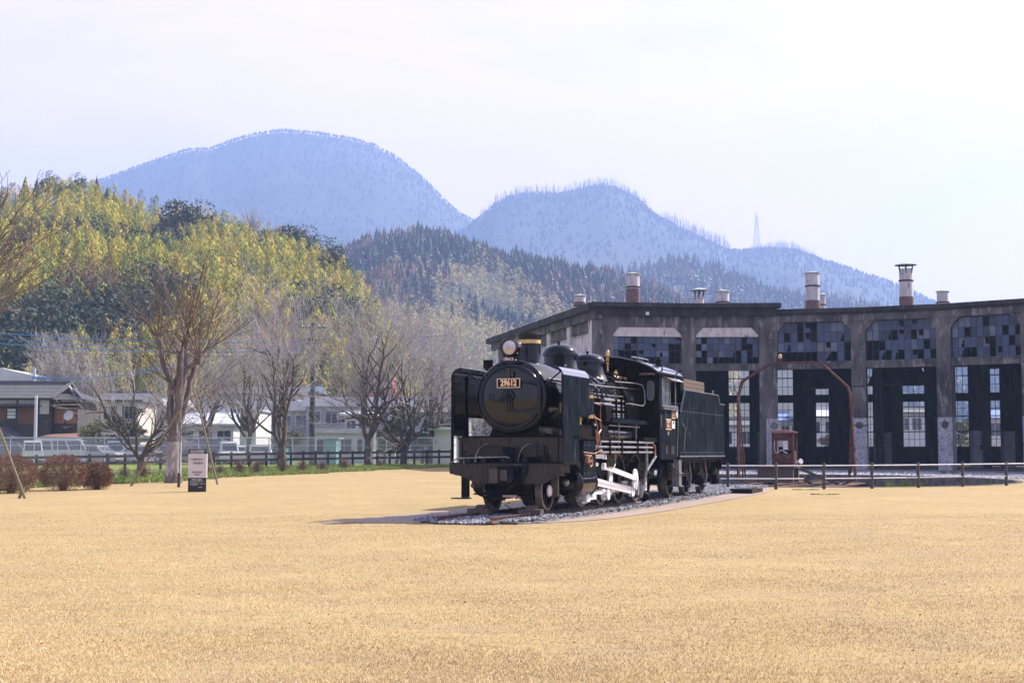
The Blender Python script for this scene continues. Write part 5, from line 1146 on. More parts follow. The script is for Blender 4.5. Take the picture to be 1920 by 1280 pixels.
# ================================================================== HILLS AND FORESTS
def vnoise(x, y, seed=0):
    """cheap smooth value noise for numpy arrays"""
    def h(i, j): 
        v = np.sin(i * 127.1 + j * 311.7 + seed * 74.7) * 43758.5453; return v - np.floor(v)
    i, j = np.floor(x), np.floor(y); fx, fy = x - i, y - j
    fx = fx * fx * (3 - 2 * fx); fy = fy * fy * (3 - 2 * fy)
    return (h(i, j) * (1 - fx) + h(i + 1, j) * fx) * (1 - fy) + (h(i, j + 1) * (1 - fx) + h(i + 1, j + 1) * fx) * fy
class Hill:
    def __init__(s, prof, Yr, Yb, drop, rough, power=.85, back=.6, zb=0.5, seed=1):
        s.px = np.array([p[0] for p in prof], float); s.py = np.array([p[1] for p in prof], float)
        s.Yr, s.Yb, s.drop, s.rough, s.power, s.back, s.zb, s.seed = Yr, Yb, drop, rough, power, back, zb, seed
    def point(s, px, q):
        """q in 0..1 from foot to crest, 1..1.5 behind"""
        px = np.asarray(px, float); q = np.asarray(q, float)
        Yr = np.interp(px, s.Yr[0], s.Yr[1]) if isinstance(s.Yr, tuple) else s.Yr + 0 * px
        Yb = np.interp(px, s.Yb[0], s.Yb[1]) if isinstance(s.Yb, tuple) else s.Yb + 0 * px
        py = np.interp(px, s.px, s.py)
        y_ = (640 - py) / F; zr = CAMZ + (ST + CT * y_) / (CT - ST * y_) * Yr - s.drop
        k = (px - 960) / F / CT
        Y = Yb + (Yr - Yb) * q
        f = np.where(q <= 1, np.clip(q, 0, 1) ** s.power, 1 - (q - 1) * s.back)
        X = k * Y
        n = (vnoise(X / s.rough[1], Y / s.rough[1], s.seed) - .5) * s.rough[0] + (vnoise(X / s.rough[1] * 3.1, Y / s.rough[1] * 3.1, s.seed + 3) - .5) * s.rough[0] * .35
        env = np.sin(np.clip(q, 0, 1) * math.pi) * 1.0
        return X, Y, s.zb + (np.maximum(zr, 0) - s.zb) * f + n * env
    def mesh(s, name, m, nx=160, ny=40, **k):
        px = np.linspace(s.px[0], s.px[-1], nx); q = np.linspace(-.02, 1.5, ny)
        A, Q = np.meshgrid(px, q, indexing='ij'); X, Y, Z = s.point(A, np.maximum(Q, 0)); Z = np.where(Q < 0, -.5, Z)
        V = np.stack([X, Y, Z], 2).reshape(-1, 3)
        i, j = np.meshgrid(np.arange(nx - 1), np.arange(ny - 1), indexing='ij'); a = (i * ny + j).ravel()
        Fc = np.stack([a, a + ny, a + ny + 1, a + 1], 1)
        return np_mesh(name, V, Fc, m, smooth=True, **k)
HA = Hill([(-500, 470), (-200, 425), (0, 380), (175, 345), (250, 318), (320, 294), (350, 284), (385, 285), (430, 268), (470, 257), (520, 249), (580, 253), (650, 263), (700, 277), (745, 302), (790, 337), (830, 377), (860, 404), (885, 417), (950, 450), (1100, 500), (1400, 600), (1800, 700)], 3000, 1900, -6, (60, 260), .9)
HB = Hill([(700, 480), (800, 450), (870, 427), (900, 404), (930, 378), (960, 364), (1000, 358), (1050, 360), (1090, 352), (1130, 342), (1160, 350), (1200, 372), (1230, 398), (1270, 420), (1320, 444), (1370, 466), (1400, 466), (1440, 462), (1490, 464), (1540, 482), (1600, 501), (1660, 521), (1710, 541), (1760, 566), (1810, 600), (1900, 660), (2100, 760)], 2550, 1500, 3, (50, 220), .9, seed=5)
HC = Hill([(900, 560), (1060, 515), (1100, 510), (1170, 505), (1220, 492), (1260, 482), (1310, 484), (1350, 497), (1400, 521), (1450, 541), (1500, 549), (1560, 556), (1620, 566), (1700, 590), (1900, 640), (2100, 700)], 1450, 900, 7, (24, 110), .8, seed=9)
HD = Hill([(350, 560), (500, 500), (600, 478), (640, 462), (680, 440), (740, 426), (790, 422), (840, 432), (900, 455), (950, 470), (1000, 476), (1060, 486), (1120, 497), (1180, 512), (1300, 560), (1450, 620), (1700, 720)], 880, 470, 8, (22, 90), .75, seed=12)
HE = Hill([(-500, 420), (-300, 400), (-100, 380), (0, 368), (50, 352), (130, 350), (180, 358), (230, 376), (300, 392), (400, 412), (480, 436), (540, 450), (600, 474), (640, 502), (680, 540), (705, 580), (730, 625), (765, 680), (830, 740), (930, 800)], ([-500, 0, 400, 700, 900], [340, 340, 310, 275, 240]), ([-500, 0, 400, 700, 900], [185, 180, 178, 185, 205]), 5.4, (8, 34), .70, seed=17)
HG = Hill([(2080, 700), (2200, 640), (2500, 590), (3000, 560), (4000, 570), (5500, 590), (7000, 640)], 420, 250, 0, (10, 60), .8, seed=25)  # unseen hill beyond the right edge, added as a dark reflection for the tender
HF = Hill([(1650, 640), (1750, 590), (1830, 568), (1880, 545), (1905, 533), (1940, 535), (2000, 560), (2150, 600)], 3150, 2700, 2, (30, 200), .9, seed=21)
HA.mesh('mountain', M['forestfar'], 260, 60, kind='structure'); HB.mesh('mountain', M['forestfar'], 260, 60, kind='structure')
HC.mesh('hill', M['forestfar'], kind='structure'); HD.mesh('hill', M['hillsoil'], kind='structure'); HE.mesh('hill', M['hillsoil'], kind='structure'); HG.mesh('hill', M['hillsoil'], 80, 16, kind='structure')

def t_bamboo(seed):
    g = np.random.RandomState(seed); V = []; T = []
    la = g.rand() * 6.28; lean = .9 + g.rand() * .9
    for k in range(150):
        s = .30 + .70 * g.rand() ** .8                # height along the culm
        z = 9 * s; off = lean * max(0, s - .45) ** 2 * 3.2
        w_ = 1.15 * math.sin(min(1, (1 - s) * 1.35 + .13) * math.pi * .62)
        a = g.rand() * 6.28; rr = w_ * math.sqrt(g.rand()) * 1.15
        c = np.array([off * math.cos(la) + rr * math.cos(a), off * math.sin(la) + rr * math.sin(a), z - .4 * rr - max(0, s - .85) * 2])
        b = a + g.randn() * .5; L_ = .36 + .36 * g.rand()
        d = np.array([math.cos(b), math.sin(b), -.55 - .5 * g.rand()]) * L_; sd_ = np.array([-math.sin(b), math.cos(b), .2 * g.randn()]) * .082
        V += [c - sd_, c + sd_, c + d]; T.append((len(V) - 3, len(V) - 2, len(V) - 1))
    return np.array(V), np.array(T)
def t_broad(seed, n=330, R_=1.0, lf=1.0):
    g = np.random.RandomState(seed); V = []; T = []
    lobes = [(g.randn(3) * [.9, .9, .8] + [0, 0, 4.6], .9 + .9 * g.rand()) for _ in range(7)]
    for k in range(n):
        c, r = lobes[g.randint(7)]; d = g.randn(3); d /= np.linalg.norm(d); p = c + d * r * (.75 + .35 * g.rand()) * [1.15, 1.15, .95]
        a = g.randn(3); a /= np.linalg.norm(a); b = np.cross(a, d); s = (.20 + .15 * g.rand()) * lf
        V += [p + a * s, p - a * s * .5 + b * s * .9, p - a * s * .5 - b * s * .9]; T.append((len(V) - 3, len(V) - 2, len(V) - 1))
    for q in range(4):     # trunk
        a0, a1 = q * 1.57, (q + 1) * 1.57
        V += [(.18 * math.cos(a0), .18 * math.sin(a0), 0), (.18 * math.cos(a1), .18 * math.sin(a1), 0), (0, 0, 4.8)]; T.append((len(V) - 3, len(V) - 2, len(V) - 1))
    return np.array(V, float), np.array(T)
def t_conifer(seed, tiers=6, m=6):
    g = np.random.RandomState(seed); V = []; T = []
    for t in range(tiers):
        z = 1.0 + 8.2 * t / tiers; r = 3.1 * (1 - t / tiers) ** .85 + .2
        for k in range(m):
            a = 2 * math.pi * (k + .4 * g.rand()) / m + t; w_ = .55 + .25 * g.rand(); rr = r * (.8 + .4 * g.rand())
            V += [(0, 0, z + 2.4), (rr * math.cos(a - w_), rr * math.sin(a - w_), z - .5 * g.rand()), (rr * math.cos(a + w_), rr * math.sin(a + w_), z - .5 * g.rand())]
            T.append((len(V) - 3, len(V) - 2, len(V) - 1))
    V.append((0, 0, 11.2)); 
    for k in range(3): V += [(.3 * math.cos(k * 2.1), .3 * math.sin(k * 2.1), 9.2), (.3 * math.cos(k * 2.1 + 2.1), .3 * math.sin(k * 2.1 + 2.1), 9.2), (0, 0, 11.2)]; T.append((len(V) - 3, len(V) - 2, len(V) - 1))
    return np.array(V, float), np.array(T)
def t_bare(seed, n=26, spm=1.0):
    g = np.random.RandomState(seed); V = []; T = []
    for k in range(n):
        a = g.rand() * 6.28; s0 = 2 + 5 * g.rand() if k else 0; sp = (.5 + 2.0 * g.rand()) * spm if k else .1
        p0 = np.array([.2 * math.cos(a), .2 * math.sin(a), s0 if k else 0]); p1 = np.array([sp * math.cos(a), sp * math.sin(a), s0 + 3 + 3.5 * g.rand() if k else 9])
        w_ = .05 if k else .16; sd_ = np.array([-math.sin(a), math.cos(a), 0]) * w_
        V += [p0 - sd_, p0 + sd_, p1]; T.append((len(V) - 3, len(V) - 2, len(V) - 1))
    return np.array(V, float), np.array(T)
def plant(name, temps, P, which, sc, tint, m, seed=1, sz=None, **k):
    g = np.random.RandomState(seed); Vs, Fs, Cs = [], [], []; off = 0
    for t, (V, T) in enumerate(temps):
        ix = np.nonzero(which == t)[0]
        if not len(ix): continue
        a = g.rand(len(ix)) * 6.28; ca, sa = np.cos(a)[:, None], np.sin(a)[:, None]; s = sc[ix][:, None]
        W = np.stack([(V[None, :, 0] * ca - V[None, :, 1] * sa) * s, (V[None, :, 0] * sa + V[None, :, 1] * ca) * s, V[None, :, 2] * s * (1 if sz is None else sz[ix][:, None])], 2) + P[ix][:, None, :]
        Vs.append(W.reshape(-1, 3)); Fs.append((T[None] + (np.arange(len(ix)) * len(V))[:, None, None]).reshape(-1, 3) + off); off += W.shape[0] * W.shape[1]
        jit = .8 + .4 * g.rand(len(ix), len(V) // 3 + 1, 1); jit = np.repeat(jit, 3, 1)[:, :len(V)]
        Cs.append((tint[ix][:, None, :] * jit).reshape(-1, 3))
    return np_mesh(name, np.concatenate(Vs), np.concatenate(Fs), m, col=np.concatenate(Cs), **k)
def pick(g, pal, n): return np.array(pal)[g.randint(0, len(pal), n)] * (.82 + .36 * g.rand(n, 1))

# near bamboo hill
g = np.random.RandomState(31)
n = 6200
px = -330 + 1170 * g.rand(n); q = g.rand(n) ** .9
X, Y, Z = HE.point(px, q); P = np.stack([X, Y, Z - .6], 1)
mix = vnoise(X / 16, Y / 22, 3) * .65 + vnoise(X / 6, Y / 8, 8) * .35
dk = np.clip((330 - px) / 500, 0, .5) * np.clip(1.15 - q, 0, 1)           # more evergreens low on the left
evg = mix + dk * .20 > .70
red = (~evg) & (vnoise(X / 20, Y / 20, 14) > .74) & (q < .5)
which = np.where(evg, 3 + g.randint(0, 2, n), g.randint(0, 3, n))
bam = pick(g, [(.46, .42, .05), (.58, .51, .07), (.33, .37, .055), (.58, .47, .10), (.20, .25, .05), (.54, .37, .10), (.64, .57, .10), (.14, .18, .045)], n)
ev = pick(g, [(.065, .085, .045), (.05, .07, .04), (.10, .11, .05)], n); rd = pick(g, [(.26, .17, .09), (.30, .21, .10), (.20, .13, .08)], n)
tint = np.where(evg[:, None], ev, np.where(red[:, None], rd, bam))
sc = np.where(evg, .75 + .4 * g.rand(n), .46 + .34 * g.rand(n)); szz = np.where(evg, 1.0, 1.35)
TB = [t_bamboo(1), t_bamboo(2), t_bamboo(3), t_broad(4), t_broad(5)]
plant('bamboo_grove', TB, P, which, sc, tint, M['leafm'], sz=szz, kind='stuff')
# dark trees one can tell apart on that hill
def hill_tree(hill, px, q, temps, s, col, label, group, cat='tree', name='evergreen_tree', sz=1.0):
    X, Y, Z = hill.point(np.array([px]), np.array([q])); p = Vector((float(X[0]), float(Y[0]), float(Z[0]) - .5))
    V, T = temps[rnd.randrange(len(temps))]
    e = empty(name, p, label=label, cat=cat, group=group)
    g = np.random.RandomState(int(px)); jit = np.repeat(.75 + .5 * g.rand(len(V) // 3 + 1, 1), 3, 0)[:len(V)]
    np_mesh('crown', V * [s, s, s * sz], T, M['leafm'], col=np.array(col)[None] * jit, parent=e)
    mb = MB(); mb.lathe((0, 0, 0), (0, 0, 1), [(-.5, .16 * s), (5 * s, .05 * s)], 6); mb.build('trunk', M['bark'], e)
    return e, p
BT = [t_broad(41, 1500, lf=.62), t_broad(42, 1500, lf=.62), t_broad(43, 1500, lf=.62)]; CT_ = [t_conifer(44, 9, 8), t_conifer(45, 9, 8)]; BR = [t_bare(46, 150, 2.0), t_bare(47, 150, 2.0)]
for (px_, q_, s, kind, lab) in [
    (552, .98, 1.45, 0, 'dark round evergreen standing tall on the hill crest above the bamboo'), (578, .97, 1.35, 0, 'smaller dark evergreen just right of the tall crest tree'),
    (498, .96, 1.1, 0, 'dark evergreen on the crest left of the bare grey tree gap'), (345, .80, 1.9, 0, 'broad dark tree mass in the middle of the bamboo slope'), (318, .78, 1.5, 0, 'dark tree leaning on the broad dark mass in mid slope'),
    (410, .93, 1.1, 0, 'small dark tree among yellow bamboo near the crest'), (325, .97, 1.0, 0, 'small dark tree on the left shoulder of the crest'), (622, .93, 1.4, 0, 'tall dark tree above the grey thicket at the right end of the hill'), (608, .90, 1.1, 0, 'dark tree touching the tall one at the hill end'),
    (40, 1.0, 1.1, 1, 'pointed conifer at the far left of the hill crest'), (62, 1.0, 1.0, 1, 'second pointed conifer on the left crest'), (85, 1.0, 1.2, 0, 'rounded dark tree on the left crest'), (112, 1.0, 1.05, 0, 'low dark tree between conifers on the left crest'), (140, 1.0, 1.15, 0, 'wide dark tree on the left crest summit'),
    (175, .99, 1.15, 1, 'slim dark conifer alone right of the crest summit'), (195, .99, .95, 1, 'thin short conifer next to the slim one'), (208, .98, .9, 1, 'shortest conifer stepping down the crest'), (228, .98, .85, 1, 'last small conifer down the crest'),
    (372, .99, .85, 2, 'bare grey tree rising from the crest of the bamboo'), (468, .99, 1.0, 2, 'wide bare grey tree on the crest before the blue mountain')]:
    o, p = hill_tree(HE, px_, q_, (BT, CT_, BR)[kind], s * (1 if kind != 1 else .75), ((.05, .07, .035), (.06, .06, .04), (.34, .30, .29))[kind], lab, 'single trees on the bamboo hill', name=('evergreen_tree', 'conifer_tree', 'bare_tree')[kind]); o.location = p
# grey thicket at the foot right
g = np.random.RandomState(77); n = 200
px = 480 + 220 * g.rand(n); q = .10 + .40 * g.rand(n); X, Y, Z = HE.point(px, q); P = np.stack([X, Y, Z + .5], 1)
plant('bare_thicket', [t_bare(61, 120), t_bare(62, 120)], P, g.randint(0, 2, n), .38 + .25 * g.rand(n), pick(g, [(.38, .31, .31), (.30, .25, .26), (.40, .33, .28)], n), M['leafm'], kind='stuff')

# cedar hill behind, with a bamboo stand low on its right
g = np.random.RandomState(51); n = 5200
px = 380 + 1000 * g.rand(n); q = g.rand(n) ** .85; X, Y, Z = HD.point(px, q)
yim = PY0 - (Z + 6 - CAMZ) / Y * F
edge = np.interp(px, [780, 860, 900, 960, 1060, 1120], [560, 500, 490, 530, 590, 600])
bamz = (px > 700) & (yim > edge + 26 * (vnoise(X / 22, Y / 30, 5) - .5) * 2) & (vnoise(X / 12, Y / 16, 6) > .22)
bamz |= (vnoise(X / 14, Y / 18, 15) > .86)
red = vnoise(X / 40, Y / 50, 4) > .56
which = np.where(bamz, 2 + g.randint(0, 2, n), g.randint(0, 2, n))
col = np.where(bamz[:, None], pick(g, [(.58, .48, .20), (.64, .50, .24), (.48, .44, .18)], n), np.where(red[:, None], pick(g, [(.15, .085, .055), (.11, .07, .05)], n), pick(g, [(.05, .06, .04), (.07, .065, .04), (.04, .055, .04)], n)))
sc = np.where(bamz, 1.15 + .5 * g.rand(n), .62 + .5 * g.rand(n)); P = np.stack([X, Y, Z - 1], 1)
TD = [t_conifer(1, 5, 5), t_conifer(2, 5, 5), (TB[0][0][:180], TB[0][1][:60]), (TB[1][0][:180], TB[1][1][:60])]
plant('cedar_forest', TD, P, which, sc, col, M['leafm'], kind='stuff')
CEDL = ['leftmost and isolated', 'second from the left', 'tallest summit', 'summit-side second', 'summit-side third', 'short one right of the summit', 'short one halfway down', 'first of the tight row, broad', 'second of the tight row', 'third of the tight row, taller', 'last of the tight row', 'tall one above the bamboo stand', 'right-hand twin above the bamboo stand', 'rightmost low']
for k, (px_, s) in enumerate(((640, .9), (676, .8), (783, 1.15), (798, .85), (812, .9), (838, .8), (870, .75), (888, 1.05), (900, 1.0), (912, 1.1), (928, .95), (968, 1.25), (978, 1.1), (1060, .9))):
    o, p = hill_tree(HD, px_, .99, CT_, s, (.05, .06, .04), CEDL[k] + ' dark cedar on the skyline of the blue wooded hill', 'cedars on the skyline', name='cedar_tree', cat='cedar'); o.location = p
g = np.random.RandomState(52); n = 3000
px = 950 + 1150 * g.rand(n); q = g.rand(n) ** .7; X, Y, Z = HC.point(px, q); P = np.stack([X, Y, Z - 1], 1)
bz = vnoise(X / 60, Y / 60, 7) > .66
col = np.where(bz[:, None], pick(g, [(.14, .13, .08), (.12, .09, .07)], n), pick(g, [(.03, .04, .03), (.045, .04, .03)], n))
plant('far_cedar_forest', [t_conifer(3, 4, 4), t_conifer(4, 4, 4)], P, g.randint(0, 2, n), 1.0 + .6 * g.rand(n), col, M['leafm'], kind='stuff')
# mountain woods
for nm, h, seed, x0, x1, bare in (('mountain_forest', HA, 53, 0, 900, 0), ('mountain_forest', HB, 54, 850, 1880, 0)):
    g = np.random.RandomState(seed); n = 3600
    px = x0 + (x1 - x0) * g.rand(n); q = 1 - .5 * g.rand(n) ** 3; X, Y, Z = h.point(px, q); P = np.stack([X, Y, Z - 2], 1)
    plant(nm, [t_conifer(5, 4, 5), t_broad(6, 26)], P, 0 * g.randint(0, 2, n), (.8 + .5 * g.rand(n)) * np.where(q > .97, .55, .85), pick(g, [(.016, .022, .017), (.022, .024, .019)], n), M['leafm'], kind='stuff')
g = np.random.RandomState(57); n = 1300          # leafless trees fringing the nearer mountain's crest
px = np.concatenate([890 + 480 * g.rand(n - 300), 1410 + 120 * g.rand(300)]); q = .93 + .085 * g.rand(n); X, Y, Z = HB.point(px, q); P = np.stack([X, Y, Z - 1], 1)
hh = np.interp(px, [890, 930, 1200, 1230, 1260, 1360, 1400, 1470, 1530], [1.0, 1.9, 1.9, .9, 2.2, 2.2, .8, 1.8, 1.2])
plant('crest_woodland', [t_bare(71, 12), t_bare(72, 12)], P, g.randint(0, 2, n), hh * 1.1 * (.35 + .8 * g.rand(n)), pick(g, [(.18, .15, .15), (.14, .12, .12)], n), M['leafm'], kind='stuff')
# pylon on the crest
X, Y, Z = HB.point(np.array([1421.]), np.array([.99])); s_ = float(Y[0]) / F
py_ = empty('transmission_tower', (float(X[0]), float(Y[0]), float(Z[0])), label='pale lattice power pylon on the crest of the right mountain', cat='pylon')
Ht = 72 * s_; mb = MB()
for sx in (-1, 1):
    for sy in (-1, 1): mb.bar((sx * 6.2 , sy * 6.2, -4), (sx * 1.2, sy * 1.2, Ht * .86), .5, .5); mb.bar((sx * 1.2, sy * 1.2, Ht * .86), (0, 0, Ht), .4, .4)
mb.build('mast', M['grey'], py_)
mb = MB()
for k in range(9):
    a, b_ = k / 9, (k + 1) / 9; wa, wb_ = 6.2 - 5 * a, 6.2 - 5 * b_; za, zb_ = a * Ht * .86, b_ * Ht * .86
    for sy in (-1, 1): mb.bar((-wa, sy * wa, za), (wb_, sy * wb_, zb_), .3, .3); mb.bar((wa, sy * wa, za), (-wb_, sy * wb_, zb_), .3, .3); mb.bar((-wa, sy * wa, za), (wa, sy * wa, za), .3, .3)
mb.build('bracing', M['grey'], py_)
for zf in (.72, .80, .88): mb = MB(); mb.bar((-5, 0, Ht * zf), (5, 0, Ht * zf), .35, .5); mb.build('crossarm', M['grey'], py_)

# the air between here and the mountains
hz = bpy.data.materials.new('haze'); hz.use_nodes = True; hn = hz.node_tree; hn.nodes.clear()
ho = hn.nodes.new('ShaderNodeOutputMaterial'); hv = hn.nodes.new('ShaderNodeVolumePrincipled'); hn.links.new(hv.outputs[0], ho.inputs['Volume'])
hv.inputs['Color'].default_value = (.39, .562, 1.0, 1); hv.inputs['Density'].default_value = 3.3e-4; hv.inputs['Anisotropy'].default_value = .2
mb = MB(); mb.box(-3400, 3400, -3400, 3450, -2.5, 700); mb.build('haze', hz, None, kind='stuff')
# ================================================================== BARE TREES
def segmesh(segs, sides=3):
    S_ = np.array([[*a, *b, r0, r1] for a, b, r0, r1 in segs]); p0, p1, r0, r1 = S_[:, 0:3], S_[:, 3:6], S_[:, 6], S_[:, 7]
    d = p1 - p0; d /= np.linalg.norm(d, axis=1)[:, None] + 1e-9
    up = np.where(np.abs(d[:, 2:3]) > .9, np.array([[1., 0, 0]]), np.array([[0, 0, 1.]])); a = np.cross(d, up); a /= np.linalg.norm(a, axis=1)[:, None]; b = np.cross(d, a)
    V = []
    for c, r in ((p0 , r0), (p1 + d * (r1 * .3)[:, None], r1)):
        for k in range(sides): t = 2 * math.pi * k / sides; V.append(c + (a * math.cos(t) + b * math.sin(t)) * r[:, None])
    V = np.stack(V, 1); n = len(S_)
    base = np.array([(k, (k + 1) % sides, sides + (k + 1) % sides, sides + k) for k in range(sides)])
    return V.reshape(-1, 3), (base[None] + (np.arange(n) * 2 * sides)[:, None, None]).reshape(-1, 4)
def grow(seed, H, tr, fork, limbs, spread, dens=1.0, up=.25, twig=.010, shoots=False):
    g = random.Random(seed); thick, thin = [], []
    def rv(s): return Vector((g.gauss(0, s), g.gauss(0, s), g.gauss(0, s)))
    def branch(p, d, L, r, lev):
        n = max(2, int(L / (.45 if lev < 3 else .3))); st = L / n; pts = [p]; 
        for i in range(n):
            d = (d + rv(.13 if lev else .05) + Vector((0, 0, up * .22))).normalized(); q = p + d * st
            ra = r * (1 - .62 * i / n); rb = r * (1 - .62 * (i + 1) / n)
            (thick if ra > .035 else thin).append((p, q, max(ra, twig * .8), max(rb, twig * .7)))
            p = q; pts.append((p, d.copy(), rb))
            if lev < 5 and i > (0 if lev else 0):
                pr = (0, .85, .95, .9, .72)[min(lev, 4)] * dens
                if g.random() < pr:
                    ax = d.cross(rv(1)).normalized(); dd = (d * math.cos(a_ := g.uniform(.45, .95)) + ax * math.sin(a_)).normalized()
                    branch(p, dd, L * g.uniform(.42, .72) * (1 - .35 * i / n), rb * g.uniform(.5, .75), lev + 1)
        if lev < 5 and lev > 0:
            for _ in range(2):
                ax = d.cross(rv(1)).normalized(); dd = (d * math.cos(.4) + ax * math.sin(.4)).normalized(); branch(p, dd, L * .55, rb * .8, lev + 1)
    # trunk
    p = Vector((0, 0, -.15)); d = Vector((g.gauss(0, .05), g.gauss(0, .05), 1)).normalized(); n = 5
    for i in range(n):
        q = p + d * ((fork + .15) / n); f0 = 1.25 - .3 * i / n if i == 0 else 1.0 - .18 * i / n; f1 = 1.0 - .18 * (i + 1) / n
        thick.append((p, q, tr * (1.35 if i == 0 else f0), tr * f1)); p = q; d = (d + rv(.05)).normalized()
    for k in range(limbs):
        a = 2 * math.pi * (k + g.uniform(-.25, .25)) / limbs + seed; t = spread * g.uniform(.6, 1.15)
        dd = Vector((math.sin(t) * math.cos(a), math.sin(t) * math.sin(a), math.cos(t)))
        branch(p - Vector((0, 0, .1)), dd, (H - fork) * g.uniform(.5, .62), tr * g.uniform(.5, .66), 1)
    return thick, thin
def pollard(seed, H=8.2):
    """big pollarded tree: heavy limbs that end in knuckles with long whips"""
    g = random.Random(seed); thick, thin = [], []
    def rv(s): return Vector((g.gauss(0, s), g.gauss(0, s), g.gauss(0, s)))
    def whip(p, d, L, r, lev=0):
        n = max(2, int(L / .35)); st = L / n
        for i in range(n):
            d = (d + rv(.06) + Vector((0, 0, .05))).normalized(); q = p + d * st; ra = r * (1 - .7 * i / n)
            (thick if ra > .04 else thin).append((p, q, max(ra, .008), max(r * (1 - .7 * (i + 1) / n), .006))); p = q
            if lev < 3 and i > 0 and g.random() < (.85, .62, .4)[lev]:
                ax = d.cross(rv(1)).normalized(); t = g.uniform(.3, .65); whip(p, (d * math.cos(t) + ax * math.sin(t)).normalized(), L * g.uniform(.3, .55) * (1.1 - i / n), ra * .6, lev + 1)
    def limb(p, path, r):
        for i, q in enumerate(path):
            q = Vector(q); r2 = r * .86
            steps = 3
            a = p
            for s in range(steps):
                b = p.lerp(q, (s + 1) / steps) + rv(.02); thick.append((a, b, r + (r2 - r) * s / steps, r + (r2 - r) * (s + 1) / steps)); a = b
            p = a; r = r2
            for _ in range(2):
                t = g.uniform(.65, 1.25); aa = g.uniform(0, 6.28); whip(p, Vector((math.sin(t) * math.cos(aa), math.sin(t) * math.sin(aa) * .7, math.cos(t))), g.uniform(2.2, 3.8), .020) if q.z > 3.4 else None
        thick.append((p - Vector((0, 0, .14)), p + Vector((0, 0, .14)), r * 1.35, r * 1.2))
        for k in range(8):
            t = g.uniform(.2, 1.25); aa = g.uniform(0, 6.28); whip(p, Vector((math.sin(t) * math.cos(aa), math.sin(t) * math.sin(aa), math.cos(t))), g.uniform(2.4, 3.9), g.uniform(.018, .034))
    p = Vector((0, 0, -.1)); thick.append((p, Vector((0, 0, .35)), .38, .30)); thick.append((Vector((0, 0, .35)), Vector((0, 0, 1.0)), .30, .285)); thick.append((Vector((0, 0, 1.0)), Vector((0, 0, 1.75)), .285, .30))
    f = Vector((0, 0, 1.6))
    limb(f, [(-.22, 0, 2.8), (-.16, .1, 3.9), (-.5, .1, 4.6), (-.72, .1, 5.6)], .155)
    limb(f, [(.12, -.1, 2.6), (.25, -.1, 3.6), (.45, -.15, 4.6), (.42, -.1, 5.6)], .165)
    limb(f + Vector((.1, 0, .2)), [(.35, .2, 3.0), (.55, .3, 4.0), (.80, .35, 5.0)], .13)
    limb(Vector((-.18, .05, 3.3)), [(.05, .3, 4.2), (.1, .4, 5.0)], .13)
    limb(Vector((.15, -.1, 2.4)), [(.25, -.5, 3.6), (.55, -.6, 4.4), (1.0, -.5, 4.7)], .12)
    for k in range(12): a = g.uniform(0, 6.28); whip(Vector((0, 0, g.uniform(2.2, 4.2))), Vector((math.cos(a) * 1.1, math.sin(a) * .8, .75)), g.uniform(2.4, 4.0), .018)
    return thick, thin
def tree_thing(name, tt2, loc, rz, mt, mw, sides=7, **k):
    e = empty(name, loc, rz, **k)
    V, Fc = segmesh(tt2[0], sides); np_mesh('trunk', V, Fc, mt, smooth=True, parent=e)
    V, Fc = segmesh(tt2[1], 3); np_mesh('crown', V, Fc, mw, parent=e)
    return e
big = tree_thing('bare_tree', pollard(3), on_ground(325, 905), 0, M['barkpale'], M['twigred'], 9, label='large pollarded bare tree with whitish trunk beside the information sign', cat='tree')
V, Fc = segmesh([((0, 0, .25), (0, 0, .95), .315, .295), ((0, 0, .95), (0, 0, 1.5), .295, .31)], 12); np_mesh('pale_bark_patch', V, Fc, mat('pale_lichen_bark', (.34, .32, .32), (.24, .21, .20), 5, .9, c3=(.50, .49, .50), s3=4, t3=(.5, .62), stretch=(1, 1, .35), bump=.5, bscale=20), smooth=True, parent=big)
copy_thing(big, on_ground(-85, 925), 2.4, 1.22, label='reddish bare tree leaning in from the left edge of the picture')
cherry = [grow(11, 11.6, .24, 1.3, 4, .66, .89, up=.34, twig=.0075), grow(12, 11.8, .25, 1.7, 4, .52, .89, up=.36, twig=.0075), grow(13, 11.4, .26, 1.0, 5, .68, .88, up=.34, twig=.0075), grow(24, 12, .27, 2.2, 3, .42, .93, up=.38, twig=.0075)]
print('tree segs', [(len(a), len(b)) for a, b in cherry])
proto = []
places = [(530, 879, 0, .3, .98, 'gnarled bare cherry tree with a broken stub, left of the utility pole foot'), (690, 874, 1, 1.2, .98, 'bare cherry tree with a knobbly trunk standing in front of the red building'), (757, 873, 2, 2.5, 1.0, 'bare cherry tree whose trunk splits in a wide V'), (806, 868, 3, .2, .94, 'upright bare cherry tree just left of the locomotive'),
          (848, 866, 0, 4.0, .92, 'bare cherry tree partly hidden by the left smoke deflector'), (463, 870, 1, 3.3, .92, 'dark forked bare tree behind the barrier, right of the bamboo prop'), (262, 884, 2, 5.1, .66, 'small slanting bare tree left of the large pollarded tree'), (395, 869, 3, 1.9, .88, 'thin bare tree directly behind the information sign'),
          (905, 862, 1, 5.3, .95, 'bare tree behind the smokebox, crown showing over the left deflector')]
for px_, py_i, kt, rz, s, lab in places:
    loc = on_ground(px_, py_i); have = [p for p in proto if p[0] == kt]
    if have: copy_thing(have[0][1], loc, rz, s, label=lab)
    else:
        o = tree_thing('cherry_tree', cherry[kt], loc, rz, M['bark'], M['twig'], label=lab, cat='tree', group='bare trees along the barrier'); o.scale = (s, s, s); proto.append((kt, o))
pale = grow(31, 11.5, .25, 1.5, 6, .5, 1.05, up=.5, twig=.022)
o = tree_thing('bare_tree', pale, (on_plane_y(125, 800, 150).x, 150, .6), .5, M['twigpale'], M['twigpale'], label='pale silvery bare tree rising behind the tiled house', cat='tree')

